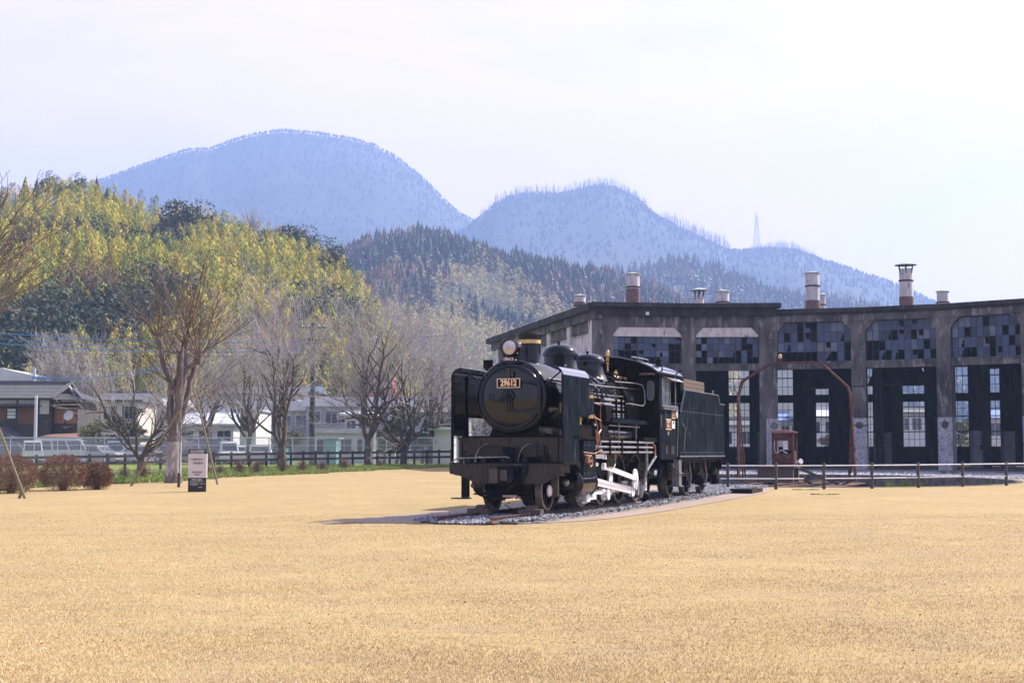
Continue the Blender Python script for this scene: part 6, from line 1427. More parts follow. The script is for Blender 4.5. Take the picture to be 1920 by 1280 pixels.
# ================================================================== SHRUBS, VERGE
def shrub_mesh(seed, w_, h_, n=2600, reds=1):
    g = np.random.RandomState(seed); V = []; C = []
    for k in range(260):      # stems
        a = g.rand() * 6.28; b = g.rand() ** .5; top = np.array([w_ * .92 * b * math.cos(a), w_ * .92 * b * math.sin(a), h_ * (.35 + .6 * math.sqrt(max(0, 1 - b * b)))]); p0 = np.array([.12 * math.cos(a) * g.rand(), .12 * math.sin(a) * g.rand(), 0])
        mid = (p0 + top) / 2 + g.randn(3) * .04; r = .008
        for q0, q1 in ((p0, mid), (mid, top)): s = np.array([-math.sin(a), math.cos(a), 0]) * r; V += [q0 - s, q0 + s, q1]; C += [(.20, .15, .13)] * 3
    for k in range(n):
        d = g.randn(3); d[2] = abs(d[2]) * 1.25 - .75; d /= np.linalg.norm(d); rr = .72 + .30 * g.rand() + .06 * math.sin(d[0] * 9 + seed) * math.cos(d[1] * 8)
        p = np.array([d[0] * w_ * rr, d[1] * w_ * rr, h_ * .46 + d[2] * h_ * .54 * rr]); t = (d + g.randn(3) * .5); t /= np.linalg.norm(t); s = np.cross(t, g.randn(3)); s /= np.linalg.norm(s)
        L = .05 + .07 * g.rand(); V += [p - s * .009, p + s * .009, p + t * L]; c = [(.25, .13, .09), (.20, .115, .085), (.30, .17, .12), (.16, .11, .09)][g.randint(4)]; C += [c] * 3
    return np.array(V), np.arange(len(V)).reshape(-1, 3), np.array(C)
for px_, py_i, w_, h_, sd_, lab in ((20, 924, .80, 1.22, 1, 'rounded red-brown shrub at the left edge behind the slanting prop'), (118, 919, .76, 1.18, 2, 'largest rounded red-brown shrub, middle of the three'), (181, 917, .52, .92, 3, 'smaller dark red-brown shrub right of the rounded ones')):
    loc = on_ground(px_, py_i); V, Fc, C = shrub_mesh(sd_, w_, h_, 7000); o = np_mesh('shrub', V, Fc, M['shrubtwig'], col=C, label=lab, cat='shrub', group='red-brown shrubs on the verge'); o.location = loc
    g = np.random.RandomState(sd_); P = np.stack([(g.rand(500) - .5) * w_ * 1.6, (g.rand(500) - .5) * w_ * 1.6, 0 * g.rand(500)], 1)
sv_, sf_, sc_ = shrub_mesh(9, .42, .85, 700)
first = None
for i, (px_, py_i, s, lab) in enumerate(((66, 905, .8, 'thin twiggy bush between the two rounded shrubs'), (268, 896, .8, 'little bare bush left of the pollarded tree'), (232, 898, .65, 'low twiggy bush beside the leaning left prop'), (386, 892, .75, 'little bush just right of the information sign'), (412, 890, .6, 'tiny bush at the foot of the right prop'), (449, 888, .8, 'twiggy bush below the barrier, right of the right prop'),
     (481, 888, .85, 'twiggy bush below the barrier, left of the stubbed cherry'), (530, 884, .8, 'tangled bush in front of the stubbed cherry trunk'), (566, 884, .7, 'small bush right of the stubbed cherry trunk'), (604, 884, .75, 'bush below the utility pole'), (645, 880, .8, 'brown bush left of the knobbly cherry tree'), (712, 876, .55, 'faint bush between the knobbly and the V-shaped cherry'))):
    if first is None: o = first = np_mesh('bare_bush', sv_, sf_, M['shrubtwig'], col=sc_ * .9, label=lab, cat='bush', group='small bare bushes by the barrier')
    else: o = first.copy(); COL.objects.link(o); o['label'] = lab
    o.location = on_ground(px_, py_i); o.scale = (s, s, s); o.rotation_euler = (0, 0, i * 1.3)
# green verge grass
g = np.random.RandomState(15); n = 90000
Yv = 49.5 + (g.rand(n) ** 1.3) * 50; e = 1.2 + g.rand(n) ** 1.2 * 10; Xv = (Yv - 51) * .296 - 16.2 - e + 1.6 * vnoise(Yv * .5, Yv * 0 + 3, 2)
ok = (vnoise(Xv * 1.1, Yv * .8, 4) > .36) & (Xv > -.37 * Yv - 1); Xv, Yv = Xv[ok], Yv[ok]
P = np.stack([Xv, Yv, np.interp(Yv, GY, GZ)], 1)
blades('verge_grass', P, (.06, .20), .018, [(.17, .27, .05), (.24, .33, .06), (.30, .34, .10), (.12, .20, .04), (.38, .34, .16)], 8, lean=.7, kind='stuff')
g = np.random.RandomState(16); n = 9000
Yv = 50 + g.rand(n) * 36; Xv = (Yv - 51) * .296 - 16.2 - 1.0 - g.rand(n) * 1.8; P = np.stack([Xv, Yv, np.interp(Yv, GY, GZ) + .02], 1)
blades('leaf_litter', P, (.02, .07), .05, [(.34, .22, .14), (.26, .17, .10), (.42, .30, .20), (.16, .12, .08)], 9, lean=2.0, kind='stuff')
for px_, py_i, lab in ((1680, 911, 'green weed tuft on the lawn edge left of the fence post'), (1712, 911, 'smaller green weed tuft near a fence post'), (1510, 918, 'flat green weed in the dry lawn behind the fence'), (1547, 927, 'small flat weed in the lawn before the fence'), (1778, 888, 'green weeds at the foot of a roundhouse column'), (215, 905, 'clump of broad green leaves beside the leaning prop')):
    p = on_ground(px_, py_i); g = np.random.RandomState(int(px_)); a = g.rand(160) * 6.28; r = .45 * g.rand(160) ** .6; P = np.stack([r * np.cos(a), r * np.sin(a) * .6, 0 * a], 1)
    hmax = .05 if 'flat' in lab else (.5 if 'broad' in lab else .22)
    o = blades('weed_tuft', P, (hmax * .4, hmax), .014, [(.12, .22, .04), (.20, .30, .06), (.10, .16, .04)], int(px_), lean=.6, label=lab, cat='weeds'); o.location = p
# asphalt footpath along the barrier
sheet('footpath', [((-30, 71, 0), (-29.5, 74.5, 0)), ((-22, 74, 0), (-22, 77.5, 0)), ((-15.5, 81, 0), (-16.2, 84, 0)), ((-10, 91.5, 0), (-11.4, 94.3, 0)), ((-3, 94.5, 0), (-3.5, 97.4, 0)), ((3, 95.5, 0), (3, 98, 0))], M['asphalt'], .015, kind='structure')
# ================================================================== DARK BARRIER ALONG THE PATH
gr = empty('wooden_barrier', (0, 0, 0), label='long dark brown wooden barrier between the verge and the car park', cat='barrier')
def bar_pt(px_):
    Y = float(np.interp(px_, [-20, 250, 500, 664, 850], [77, 84, 92, 98.5, 101.5])); return Vector(((px_ - 960) / F / CT * Y, Y, gz(Y)))
bx = list(range(8, 500, 33)) + list(range(502, 850, 23)); prev = None
for x in bx:
    p = bar_pt(x); zt = CAMZ - (np.interp(x, [0, 500, 850], [856.5, 848.5, 844.5]) - PY0) / F * p.y
    mb = MB(); mb.lathe((p.x, p.y, p.z - .1), (0, 0, 1), [(0, .075), (zt - p.z + .16, .075), (zt - p.z + .19, .06)], 8); mb.build('post', M['fencewood'], gr)
    q = (p, zt)
    if prev:
        for dz in (-.06, -.42):
            mb = MB(); mb.bar(prev[0] + Vector((0, -.09, prev[1] - prev[0].z + dz)), p + Vector((0, -.09, zt - p.z + dz)), .05, .15); mb.build('rail', M['fencewood'], gr)
    prev = q
# galvanised chain-link fence behind
cf = empty('chain_link_fence', (0, 0, 0), label='grey galvanised chain-link fence in front of the parked cars', cat='fence')
Yc = 106.0; x0, x1 = -40.5, -3.9; zt = 2.50; zb = .66
npst = 22
for k in range(npst + 1):
    x = x0 + (x1 - x0) * k / npst; mb = MB(); mb.lathe((x, Yc, zb - .2), (0, 0, 1), [(0, .035), (zt - zb + .2, .035)], 8); mb.build('post', M['grey'], cf)
    if k < npst:
        xn = x0 + (x1 - x0) * (k + 1) / npst
        for z in (zt, zt - .55): mb = MB(); mb.bar((x, Yc, z), (xn, Yc, z), .05, .07 if z == zt else .045); mb.build('rail', M['grey'], cf)
mb = MB(); hgt = zt - zb; k = x0 - hgt
while k < x1:
    a, b_ = max(k, x0), min(k + hgt, x1)
    mb.bar((a, Yc - .03, zb + (a - k)), (b_, Yc - .03, zb + (b_ - k)), .013, .013); mb.bar((a, Yc - .04, zt - (a - k)), (b_, Yc - .04, zt - (b_ - k)), .013, .013); k += .16
mb.build('wire_mesh', M['grey'], cf, kind='stuff')
# ================================================================== PARKED CARS
M['tyrem'] = mat('tyre_rubber', (.02, .02, .02), rough=.8); M['cglass'] = mat('car_window', (.015, .02, .025), rough=.04, spec=.9)
M['lampred'] = mat('tail_lamp', (.5, .02, .02), rough=.2); M['lampw'] = mat('head_lamp', (.7, .7, .7), rough=.1, metallic=.3) if False else mat('head_lamp', (.7, .7, .7), rough=.1)
def car(loc, rz, style, color, label, metal=0):
    m = mat('car_paint', color, rough=.22, metal=metal, coat=.5)
    e = empty('parked_car', loc, rz, label=label, cat='car', group='cars parked behind the chain-link fence')
    if style == 'sedan': Lc, Wc, H1, H2, body, top = 4.3, 1.7, .85, 1.45, [(-2.15, .3), (2.15, .3), (2.15, .75), (1.9, .88), (.95, .92), (-1.45, .95), (-2.1, .88)], [(.95, .92), (.35, 1.42), (-.75, 1.45), (-1.5, .95)]
    elif style == 'van': Lc, Wc, H1, H2, body, top = 4.5, 1.75, 1.0, 1.9, [(-2.2, .3), (2.2, .3), (2.2, .8), (1.75, 1.02), (-2.2, 1.02)], [(1.75, 1.02), (1.15, 1.80), (.9, 1.88), (-2.05, 1.88), (-2.2, 1.02)]
    elif style == 'kei': Lc, Wc, H1, H2, body, top = 3.3, 1.45, .95, 1.7, [(-1.6, .3), (1.6, .3), (1.62, .75), (1.35, .95), (-1.62, .95)], [(1.35, .95), (.85, 1.62), (.7, 1.68), (-1.5, 1.68), (-1.62, .95)]
    else: Lc, Wc, H1, H2, body, top = 3.3, 1.45, .95, 1.75, [(-1.6, .5), (1.6, .3), (1.62, .95), (.55, .95), (.55, .8), (-1.6, .8)], [(1.62, .95), (1.35, 1.70), (.62, 1.75), (.55, .95)]
    mb = MB(); mb.prism(body, lambda u, v, w_: (u, w_, v), -Wc / 2, Wc / 2)
    t = .10; n_ = len(top); cx_ = sum(p[0] for p in top) / n_
    vs = [(u, -Wc / 2 + (0.03 if v < 1.1 else t + .03), v) for u, v in top] + [(u, Wc / 2 - (0.03 if v < 1.1 else t + .03), v) for u, v in top]
    mb.add(vs, [tuple(range(n_ - 1, -1, -1)), tuple(range(n_, 2 * n_))] + [(k, (k + 1) % n_, n_ + (k + 1) % n_, n_ + k) for k in range(n_)])
    o = mb.build('body', m, e)
    bv = o.modifiers.new('bevel', 'BEVEL'); bv.width = .06; bv.segments = 2; bv.limit_method = 'ANGLE'; bv.angle_limit = .5
    # glazing: shrunk side panes and end panes
    zl = min(v for u, v in top); zh = max(v for u, v in top)
    def lerp_x(z, front):
        es = [(top[0], top[1])] if front else [(top[-1], top[-2])]
        (a, b_) = es[0]; f = (z - a[1]) / (b_[1] - a[1] + 1e-6); return a[0] + (b_[0] - a[0]) * min(1, f)
    z0, z1 = zl + .06, zh - .16
    for sy in (-1, 1):
        xf0, xf1, xb0, xb1 = lerp_x(z0, 1) - .15, lerp_x(z1, 1) - .12, lerp_x(z0, 0) + .15, lerp_x(z1, 0) + .12
        def yy(z): return sy * (Wc / 2 - .03 - (t) * (z - zl) / (zh - zl) + .006)
        nseg = 2 if style in ('sedan', 'kei', 'truck') else 3
        for s in range(nseg if style != 'truck' else 1):
            f0, f1 = s / nseg + .02, (s + 1) / nseg - .02
            if style == 'truck': f0, f1 = 0, 1
            q = [(xb0 + (xf0 - xb0) * f0, z0), (xb0 + (xf0 - xb0) * f1, z0), (xb1 + (xf1 - xb1) * f1, z1), (xb1 + (xf1 - xb1) * f0, z1)]
            mb = MB(); mb.add([(x, yy(z), z) for x, z in q] + [(x, yy(z) - sy * .02, z) for x, z in q], [(0, 1, 2, 3), (7, 6, 5, 4), (0, 4, 5, 1), (1, 5, 6, 2), (2, 6, 7, 3), (3, 7, 4, 0)]); mb.build('side_window', M['cglass'], e)
    for fr in (1, 0):
        dx = .012 if fr else -.012; a, b_ = lerp_x(z0, fr) + dx, lerp_x(z1, fr) + dx
        mb = MB(); w0, w1 = Wc / 2 - .14, Wc / 2 - .2; mb.add([(a, -w0, z0), (a, w0, z0), (b_, w1, z1), (b_, -w1, z1), (a - dx, -w0, z0 - .01), (a - dx, w0, z0 - .01), (b_ - dx, w1, z1 - .01), (b_ - dx, -w1, z1 - .01)], [(0, 1, 2, 3), (7, 6, 5, 4), (0, 4, 5, 1), (1, 5, 6, 2), (2, 6, 7, 3), (3, 7, 4, 0)])
        mb.build('windscreen' if fr else 'rear_window', M['cglass'], e)
    for sx in (-1, 1):
        for sy in (-1, 1):
            x = sx * Lc * .31; mb = MB(); mb.lathe((x, sy * (Wc / 2 - .17), .3), (0, sy, 0), [(0, .3), (.18, .3), (.2, .26)], 20); wh = mb.build('wheel', M['tyrem'], e)
            mb = MB(); mb.lathe((x, sy * (Wc / 2 + .03), .3), (0, sy, 0), [(0, .19), (.02, .17), (.02, .02)], 14); mb.build('hub', M['grey'], wh)
    for sy in (-1, 1):
        xe = max(u for u, v in body) ; xr = min(u for u, v in body)
        mb = MB(); mb.box(xe - .1, xe + .015, sy * (Wc / 2 - .25) - .14, sy * (Wc / 2 - .25) + .14, .62, .76); mb.build('headlight', M['lampw'], e)
        mb = MB(); mb.box(xr - .015, xr + .1, sy * (Wc / 2 - .14) - .09, sy * (Wc / 2 - .14) + .09, .66, .86); mb.build('tail_light', M['lampred'], e)
    return e
def cx(px_, Y): return Vector(((px_ - 960) / F / CT * Y, Y, gz(Y)))
WH, SV, DK = (.62, .63, .66), (.34, .36, .39), (.05, .06, .08)
car(cx(64, 110), -1.2, 'truck', WH, 'small white pickup truck facing the fence, leftmost in the car park'); car(cx(128, 111), .15, 'van', (.50, .52, .55), 'long white minivan parked in front of the tiled house')
car(cx(188, 111), -.35, 'sedan', SV, 'silver saloon car just right of the white minivan'); car(cx(223, 114), -1.4, 'truck', SV, 'grey small truck between two cars, cab towards the fence'); car(cx(270, 112), .1, 'sedan', WH, 'white hatchback behind the slanting small tree')
car(cx(350, 112), .2, 'kei', (.06, .10, .2), 'dark blue compact car behind the information sign'); car(cx(398, 114), .1, 'van', DK, 'dark van directly right of the sign and behind the fence'); car(cx(430, 110), -1.3, 'kei', WH, 'white boxy small car with its front to the fence'); car(cx(447, 115), -1.2, 'sedan', WH, 'white saloon car next to the boxy small car')
car(cx(489, 110), 1.8, 'sedan', SV, 'silver car with red tail lamps left of the teal crate'); car(cx(20, 112), .1, 'kei', DK, 'dark small car at the left edge behind the fence')
e = empty('storage_crate', cx(515, 111), label='teal metal crate right of the silver car with red lamps', cat='crate'); MB().box(-1.1, 1.1, -.8, .8, 0, 1.2).build('body', mat('teal_paint', (.10, .30, .34), (.08, .24, .28), 4, .5), e); MB().box(-.2, .9, -.83, -.8, .1, 1.1).build('door', M['cglass'], e)
# ================================================================== HOUSES
M['tile'] = mat('grey_roof_tile', (.075, .075, .08), (.13, .13, .135), 6, .55, bump=.2); M['board'] = mat('weathered_black_boards', (.045, .038, .035), (.085, .075, .068), 3, .85, stretch=(.4, 1, 6)); M['boardwarm'] = mat('faded_brown_boards', (.20, .09, .045), (.10, .055, .035), 2.2, .8, stretch=(5, 1, .5))
M['plaster'] = mat('old_plaster', (.62, .61, .60), (.48, .46, .44), 2, .85); M['cream'] = mat('cream_wall', (.60, .54, .47), (.52, .46, .41), 1, .85); M['lightwall'] = mat('pale_metal_wall', (.62, .64, .68), (.52, .54, .58), .8, .6); M['whiteroof'] = mat('pale_sheet_roof', (.62, .63, .66), (.52, .53, .57), .7, .45)
M['greywall'] = mat('grey_render', (.30, .31, .34), (.24, .25, .28), 1, .8); M['redwall'] = mat('faded_red_wall', (.45, .12, .14), (.38, .11, .13), 1, .7); M['blueroof'] = mat('blue_sheet_roof', (.16, .24, .42), (.12, .19, .36), 1, .5); M['rustroof'] = mat('rusty_sheet_roof', (.30, .15, .11), (.20, .11, .09), 3, .7); M['shoji'] = mat('frosted_window', (.60, .64, .62), rough=.3); M['wglass'] = mat('house_window', (.03, .045, .06), rough=.08, spec=.8)
def tiled(mb, a, b_, c, d, nx, ny, amp=.05):
    """ribbed tile slope: a,b eave left/right; d,c ridge left/right"""
    a, b_, c, d = map(Vector, (a, b_, c, d)); nrm = (b_ - a).cross(d - a).normalized()
    if nrm.z < 0: nrm = -nrm
    vs = []; fs = []; W = nx * 4
    for j in range(ny * 2 + 1):
        t = (j + 1) // 2 / ny; lift = .05 if j % 2 == 0 else .0
        for i in range(W + 1):
            s = i / W; h = amp * abs(math.sin(math.pi * i / 4)) + lift; vs.append(a.lerp(b_, s).lerp(d.lerp(c, s), min(1, t)) + nrm * h)
    for j in range(ny * 2):
        for i in range(W): fs.append((j * (W + 1) + i, j * (W + 1) + i + 1, (j + 1) * (W + 1) + i + 1, (j + 1) * (W + 1) + i))
    mb.add(vs, fs)
# dark tiled wooden house
Yh = 121.0; hs = Yh / F
hx = lambda p: (p - 960) / F / CT * Yh; hzz = lambda y: CAMZ + (PY0 - y) / F * Yh
h1 = empty('wooden_house', (hx(60), Yh, gz(Yh)), label='old dark wooden house with grey tiled roof behind the car park', cat='house')
o0 = Vector((hx(60), Yh, gz(Yh))); tf = lambda x, y, z: (x - o0.x, y - o0.y, z - o0.z)
g0_ = gz(Yh)
xl, xm, xr = hx(-90), hx(97), hx(143); D = 7.0
def hb(x0, x1, y0, y1, z0, z1, name, m, par=h1): mb = MB(tf); mb.box(x0, x1, y0, y1, z0, z1); return mb.build(name, m, par)
hb(xl, xm, Yh, Yh + D, g0_, hzz(748), 'wall', M['board']); hb(xm, xr, Yh + .9, Yh + D, g0_, hzz(752), 'wall', M['board'])
hb(xl, xm - .02, Yh - .03, Yh, hzz(757), hzz(750), 'plaster_band', M['plaster']); hb(hx(77), hx(95), Yh - .04, Yh - .0, hzz(776), hzz(757), 'plaster_panel', M['plaster'])
hb(xl, hx(15), Yh - .05, Yh, hzz(789), hzz(763), 'board_panel', M['boardwarm']); hb(hx(36), hx(75), Yh - .05, Yh, hzz(794), hzz(763), 'board_panel', M['boardwarm']); hb(xm + .1, xr - .05, Yh + .84, Yh + .9, hzz(793), hzz(767), 'board_panel', mat('orange_faded_boards', (.42, .19, .08), (.24, .12, .06), 2.5, .8, stretch=(5, 1, .5)))
wn = hb(hx(17), hx(34), Yh - .08, Yh - .03, hzz(785), hzz(765), 'window', M['muntin'])
for k in range(3): hb(hx(18), hx(33), Yh - .1, Yh - .08, hzz(784.3 - 6.4 * k), hzz(779.2 - 6.4 * k), 'pane', M['shoji'], wn)
mb = MB(tf)
for k in range(11): mb.box(xl, xm, Yh - .03 - .012 * (k % 2), Yh - .001, hzz(818 - 2.7 * k), hzz(815.6 - 2.7 * k)); mb.box(xm, xr, Yh + .86 - .012 * (k % 2), Yh + .899, hzz(818 - 2.4 * k), hzz(816 - 2.4 * k))
mb.build('clapboard', M['board'], h1)
for p in (36, 76, 97): hb(hx(p) - .07, hx(p) + .07, Yh - .09, Yh - .051, g0_, hzz(748), 'wall_post', M['muntin'])
for p in (98, 120, 142): hb(hx(p) - .05, hx(p) + .05, Yh + .78, Yh + .839, g0_, hzz(752), 'wall_post', M['muntin'])
mb = MB(tf); ez, rz_ = hzz(748), hzz(717)
tiled(mb, (xl - .5, Yh - .8, ez), (hx(103), Yh - .8, ez), (hx(112), Yh + D / 2, rz_), (xl - .5, Yh + D / 2, rz_), 46, 10)
tiled(mb, (xl - .5, Yh + D + .8, ez), (hx(103), Yh + D + .8, ez), (hx(112), Yh + D / 2, rz_), (xl - .5, Yh + D / 2, rz_), 30, 8)
tiled(mb, (hx(94), Yh - .1, hzz(750)), (hx(158), Yh + .4, hzz(751)), (hx(118), Yh + D / 2, hzz(731)), (hx(101), Yh + D / 2, hzz(731)), 14, 7)
tiled(mb, (hx(158), Yh + .4, hzz(751)), (hx(158), Yh + D, hzz(751)), (hx(118), Yh + D / 2 + .3, hzz(731)), (hx(118), Yh + D / 2, hzz(731)), 12, 7)
rf = mb.build('roof', M['tile'], h1)
mb = MB(tf); mb.bar((xl - .5, Yh + D / 2, rz_ + .12), (hx(112), Yh + D / 2, rz_ + .12), .35, .3); mb.bar((hx(112), Yh + D / 2, rz_ + .12), (hx(101), Yh - .3, ez + .1), .28, .22); mb.bar((hx(118), Yh + D / 2 - .4, hzz(726)), (hx(158), Yh + .4, hzz(750)), .25, .2); mb.bar((hx(112), Yh + D / 2 - .2, rz_ + .1), (hx(126), Yh + D / 2 - .2, hzz(733)), .25, .2); mb.build('roof_ridge', M['tile'], rf)
mb = MB(tf); mb.prism([(hx(101), hzz(733)), (hx(124), hzz(733)), (hx(113), hzz(720))], lambda u, v, w_: (u, w_, v), Yh + D / 2 - .9, Yh + D / 2 - .6); gb = mb.build('gable', M['plaster'], h1)
mb = MB(tf); mb.prism([(hx(107), hzz(732)), (hx(119), hzz(732)), (hx(113), hzz(724.5))], lambda u, v, w_: (u, w_, v), Yh + D / 2 - 1.0, Yh + D / 2 - .91); mb.build('gable_vent', M['muntin'], gb)
mb = MB(tf); mb.add([(hx(97), Yh + .8, hzz(755)), (hx(150), Yh + .8, hzz(756)), (hx(153), Yh - .2, hzz(759)), (hx(97), Yh - .2, hzz(759)), (hx(97), Yh + .8, hzz(756)), (hx(150), Yh + .8, hzz(757)), (hx(153), Yh - .2, hzz(760)), (hx(97), Yh - .2, hzz(760))], [(0, 1, 2, 3), (7, 6, 5, 4), (0, 4, 5, 1), (1, 5, 6, 2), (2, 6, 7, 3), (3, 7, 4, 0)]); mb.build('awning', M['rustroof'], h1)
hb(xl, hx(82), Yh - .8, Yh - .06, hzz(761), hzz(759.5), 'awning', M['tile']); hb(hx(103), hx(142), Yh + .5, Yh + .86, hzz(766), hzz(764), 'awning', M['plaster'])
mb = MB(tf); mb.add([(hx(95), Yh - 2, hzz(818)), (hx(165), Yh - 2, hzz(820)), (hx(150), Yh + .6, hzz(812)), (hx(98), Yh + .6, hzz(812)), (hx(95), Yh - 2, hzz(820)), (hx(165), Yh - 2, hzz(822)), (hx(150), Yh + .6, hzz(814)), (hx(98), Yh + .6, hzz(814))], [(0, 1, 2, 3), (7, 6, 5, 4), (0, 4, 5, 1), (1, 5, 6, 2), (2, 6, 7, 3), (3, 7, 4, 0)]); mb.build('lean_to_roof', M['rustroof'], h1)
mb = MB(tf); mb.add([(xl, Yh - 2.2, hzz(800)), (hx(10), Yh - 2.2, hzz(805)), (hx(46), Yh - 2.2, hzz(820)), (xl, Yh - 2.2, hzz(820)), (xl, Yh - .1, hzz(794)), (hx(20), Yh - .1, hzz(800)), (hx(55), Yh - .1, hzz(818)), (xl, Yh - .1, hzz(818))], [(0, 1, 2, 3), (7, 6, 5, 4), (0, 4, 5, 1), (1, 5, 6, 2), (2, 6, 7, 3), (3, 7, 4, 0)]); mb.build('lean_to_roof', M['tile'], h1)
mb = MB(tf); mb.lathe((hx(128), Yh + .6, hzz(779)), (-.2, -1, .3), [(0, .05), (.05, .40), (.08, .42)], 20); mb.build('satellite_dish', M['white'], h1, smooth=True)

def simple_house(px0, px1, yb, ye, yr, Y, wallm, roofm, label, cat='house', name='house', depth=8, wins=3, gable='x', flat=False, group=None, rows=1):
    X0, X1 = (px0 - 960) / F / CT * Y, (px1 - 960) / F / CT * Y; Z = lambda y: CAMZ + (PY0 - y) / F * Y
    g_ = gz(Y); e = empty(name, ((X0 + X1) / 2, Y, g_), label=label, cat=cat, group=group); cxx = (X0 + X1) / 2
    tf = lambda x, y, z: (x - cxx, y, z - g_); ze, zr = Z(ye), Z(yr)
    mb = MB(tf); mb.box(X0, X1, 0, depth, g_ - .3, ze); mb.build('wall', wallm, e)
    ov = .5
    mb = MB(tf)
    if flat: mb.box(X0 - .2, X1 + .2, -.3, depth + .2, ze + .002, zr)
    elif gable == 'x': mb.prism([(-ov, ze - .05), (-ov, ze + .12), (depth / 2, zr), (depth + ov, ze + .12), (depth + ov, ze - .05)], lambda u, v, w_: (w_, u, v), X0 - ov, X1 + ov)
    else: mb.prism([(X0 - ov, ze), (X0 - ov, ze + .15), (cxx, zr), (X1 + ov, ze + .15), (X1 + ov, ze)], lambda u, v, w_: (u, w_, v), -ov, depth + ov)
    r = mb.build('roof', roofm, e)
    mb = MB(tf)
    if not flat and gable == 'x': mb.bar((X0 - ov, depth / 2, zr + .05), (X1 + ov, depth / 2, zr + .05), .3, .2); mb.build('roof_ridge', roofm, r)
    for rw in range(rows):
        for k in range(wins):
            x = X0 + (X1 - X0) * (k + .5) / wins; z1 = ze - .5 - rw * 2.7; z0 = z1 - 1.2
            if z0 < g_ + .4: continue
            ww = min(.9, (X1 - X0) / wins * .35)
            mb = MB(tf); mb.box(x - ww - .06, x + ww + .06, -.05, 0, z0 - .06, z0); mb.box(x - ww - .06, x + ww + .06, -.05, 0, z1, z1 + .06); mb.box(x - ww - .06, x - ww, -.05, 0, z0, z1); mb.box(x + ww, x + ww + .06, -.05, 0, z0, z1); mb.box(x - .02, x + .02, -.05, -.0, z0, z1); f = mb.build('window', M['plaster'], e)
            for s in (0, 1): mb = MB(tf); mb.box(x - ww + s * (ww + .02), x - .02 + s * (ww + .02), -.03, -.01, z0, z1); mb.build('pane', M['wglass'], f)
    return e
simple_house(-75, 84, 800, 714, 690, 150, M['greywall'], M['whiteroof'], 'house with a wide pale roof showing above the tiled house', gable='y', wins=0)
simple_house(192, 262, 810, 752, 733, 142, M['cream'], M['tile'], 'cream house with grey roof between the tiled house and the large tree', wins=2, rows=2)
simple_house(268, 330, 820, 762, 745, 150, M['lightwall'], M['whiteroof'], 'pale house behind the pollarded tree', wins=2, rows=2)
simple_house(335, 440, 825, 797, 770, 135, M['lightwall'], M['whiteroof'], 'low white workshop with a sloping roof behind the sign', cat='workshop', name='workshop', wins=3, depth=12)
simple_house(385, 585, 830, 770, 752, 160, M['greywall'], M['lightwall'], 'long grey hall behind the bare cherry trees, left part', cat='hall', name='hall', wins=6, flat=True)
simple_house(415, 560, 830, 740, 722, 176, M['cream'], M['tile'], 'pale two-storey building showing over the long grey hall', cat='building', name='building', wins=5, rows=2)
simple_house(545, 592, 800, 735, 722, 182, M['plaster'], M['blueroof'], 'building with blue sheet roof left of the red one', cat='building', name='building', wins=1)
simple_house(575, 860, 830, 762, 744, 158, M['greywall'], M['lightwall'], 'long grey station hall below the red building', cat='hall', name='station_hall', wins=9, flat=True)
simple_house(676, 736, 800, 712, 708, 186, M['redwall'], M['redwall'], 'faded red building rising over the station hall', cat='building', name='building', wins=2, rows=2, flat=True)
simple_house(648, 694, 830, 778, 770, 132, M['plaster'], M['whiteroof'], 'small white house with balcony behind the knobbly cherry', wins=2)
simple_house(590, 742, 835, 812, 803, 124, M['lightwall'], M['whiteroof'], 'low open shed with white roof beside the utility pole', cat='shed', name='shed', wins=4, depth=4, flat=True)
simple_house(452, 482, 835, 770, 766, 126, M['plaster'], M['whiteroof'], 'narrow white tower-like house behind the forked tree', wins=1, flat=True)
simple_house(790, 880, 835, 775, 762, 138, M['greywall'], M['tile'], 'grey house just left of the locomotive', wins=3)
simple_house(815, 852, 835, 806, 800, 118, M['lightwall'], M['whiteroof'], 'white shed end beside the locomotive front', cat='shed', name='shed', wins=0, gable='y', depth=5)
simple_house(610, 632, 846, 822, 820, 112, mat('teal_hut', (.16, .36, .38), rough=.6), M['white'], 'teal hut behind the chain-link fence below the utility pole', cat='hut', name='hut', wins=1, flat=True, depth=3)
# houses seen through the windows of the roundhouse
for (a, b_, ye, yr, Y, wm, rm, lab) in ((1290, 1420, 800, 786, 150, M['lightwall'], M['tile'], 'pale house seen through the roundhouse behind the tender'), (1440, 1500, 790, 772, 165, M['plaster'], M['blueroof'], 'white house with blue roof seen through the shed left of the cabin'), (1505, 1610, 782, 765, 160, M['lightwall'], M['whiteroof'], 'white hall seen through the window right of the cabin'), (1680, 1752, 775, 762, 155, M['lightwall'], M['tile'], 'bluish white house seen through the middle bay window'),
                                       (1846, 1940, 785, 765, 150, M['plaster'], M['blueroof'], 'white house seen through the right-hand bay window')):
    simple_house(a, b_, 820, ye, yr, Y, wm, rm, lab, wins=3, rows=1)
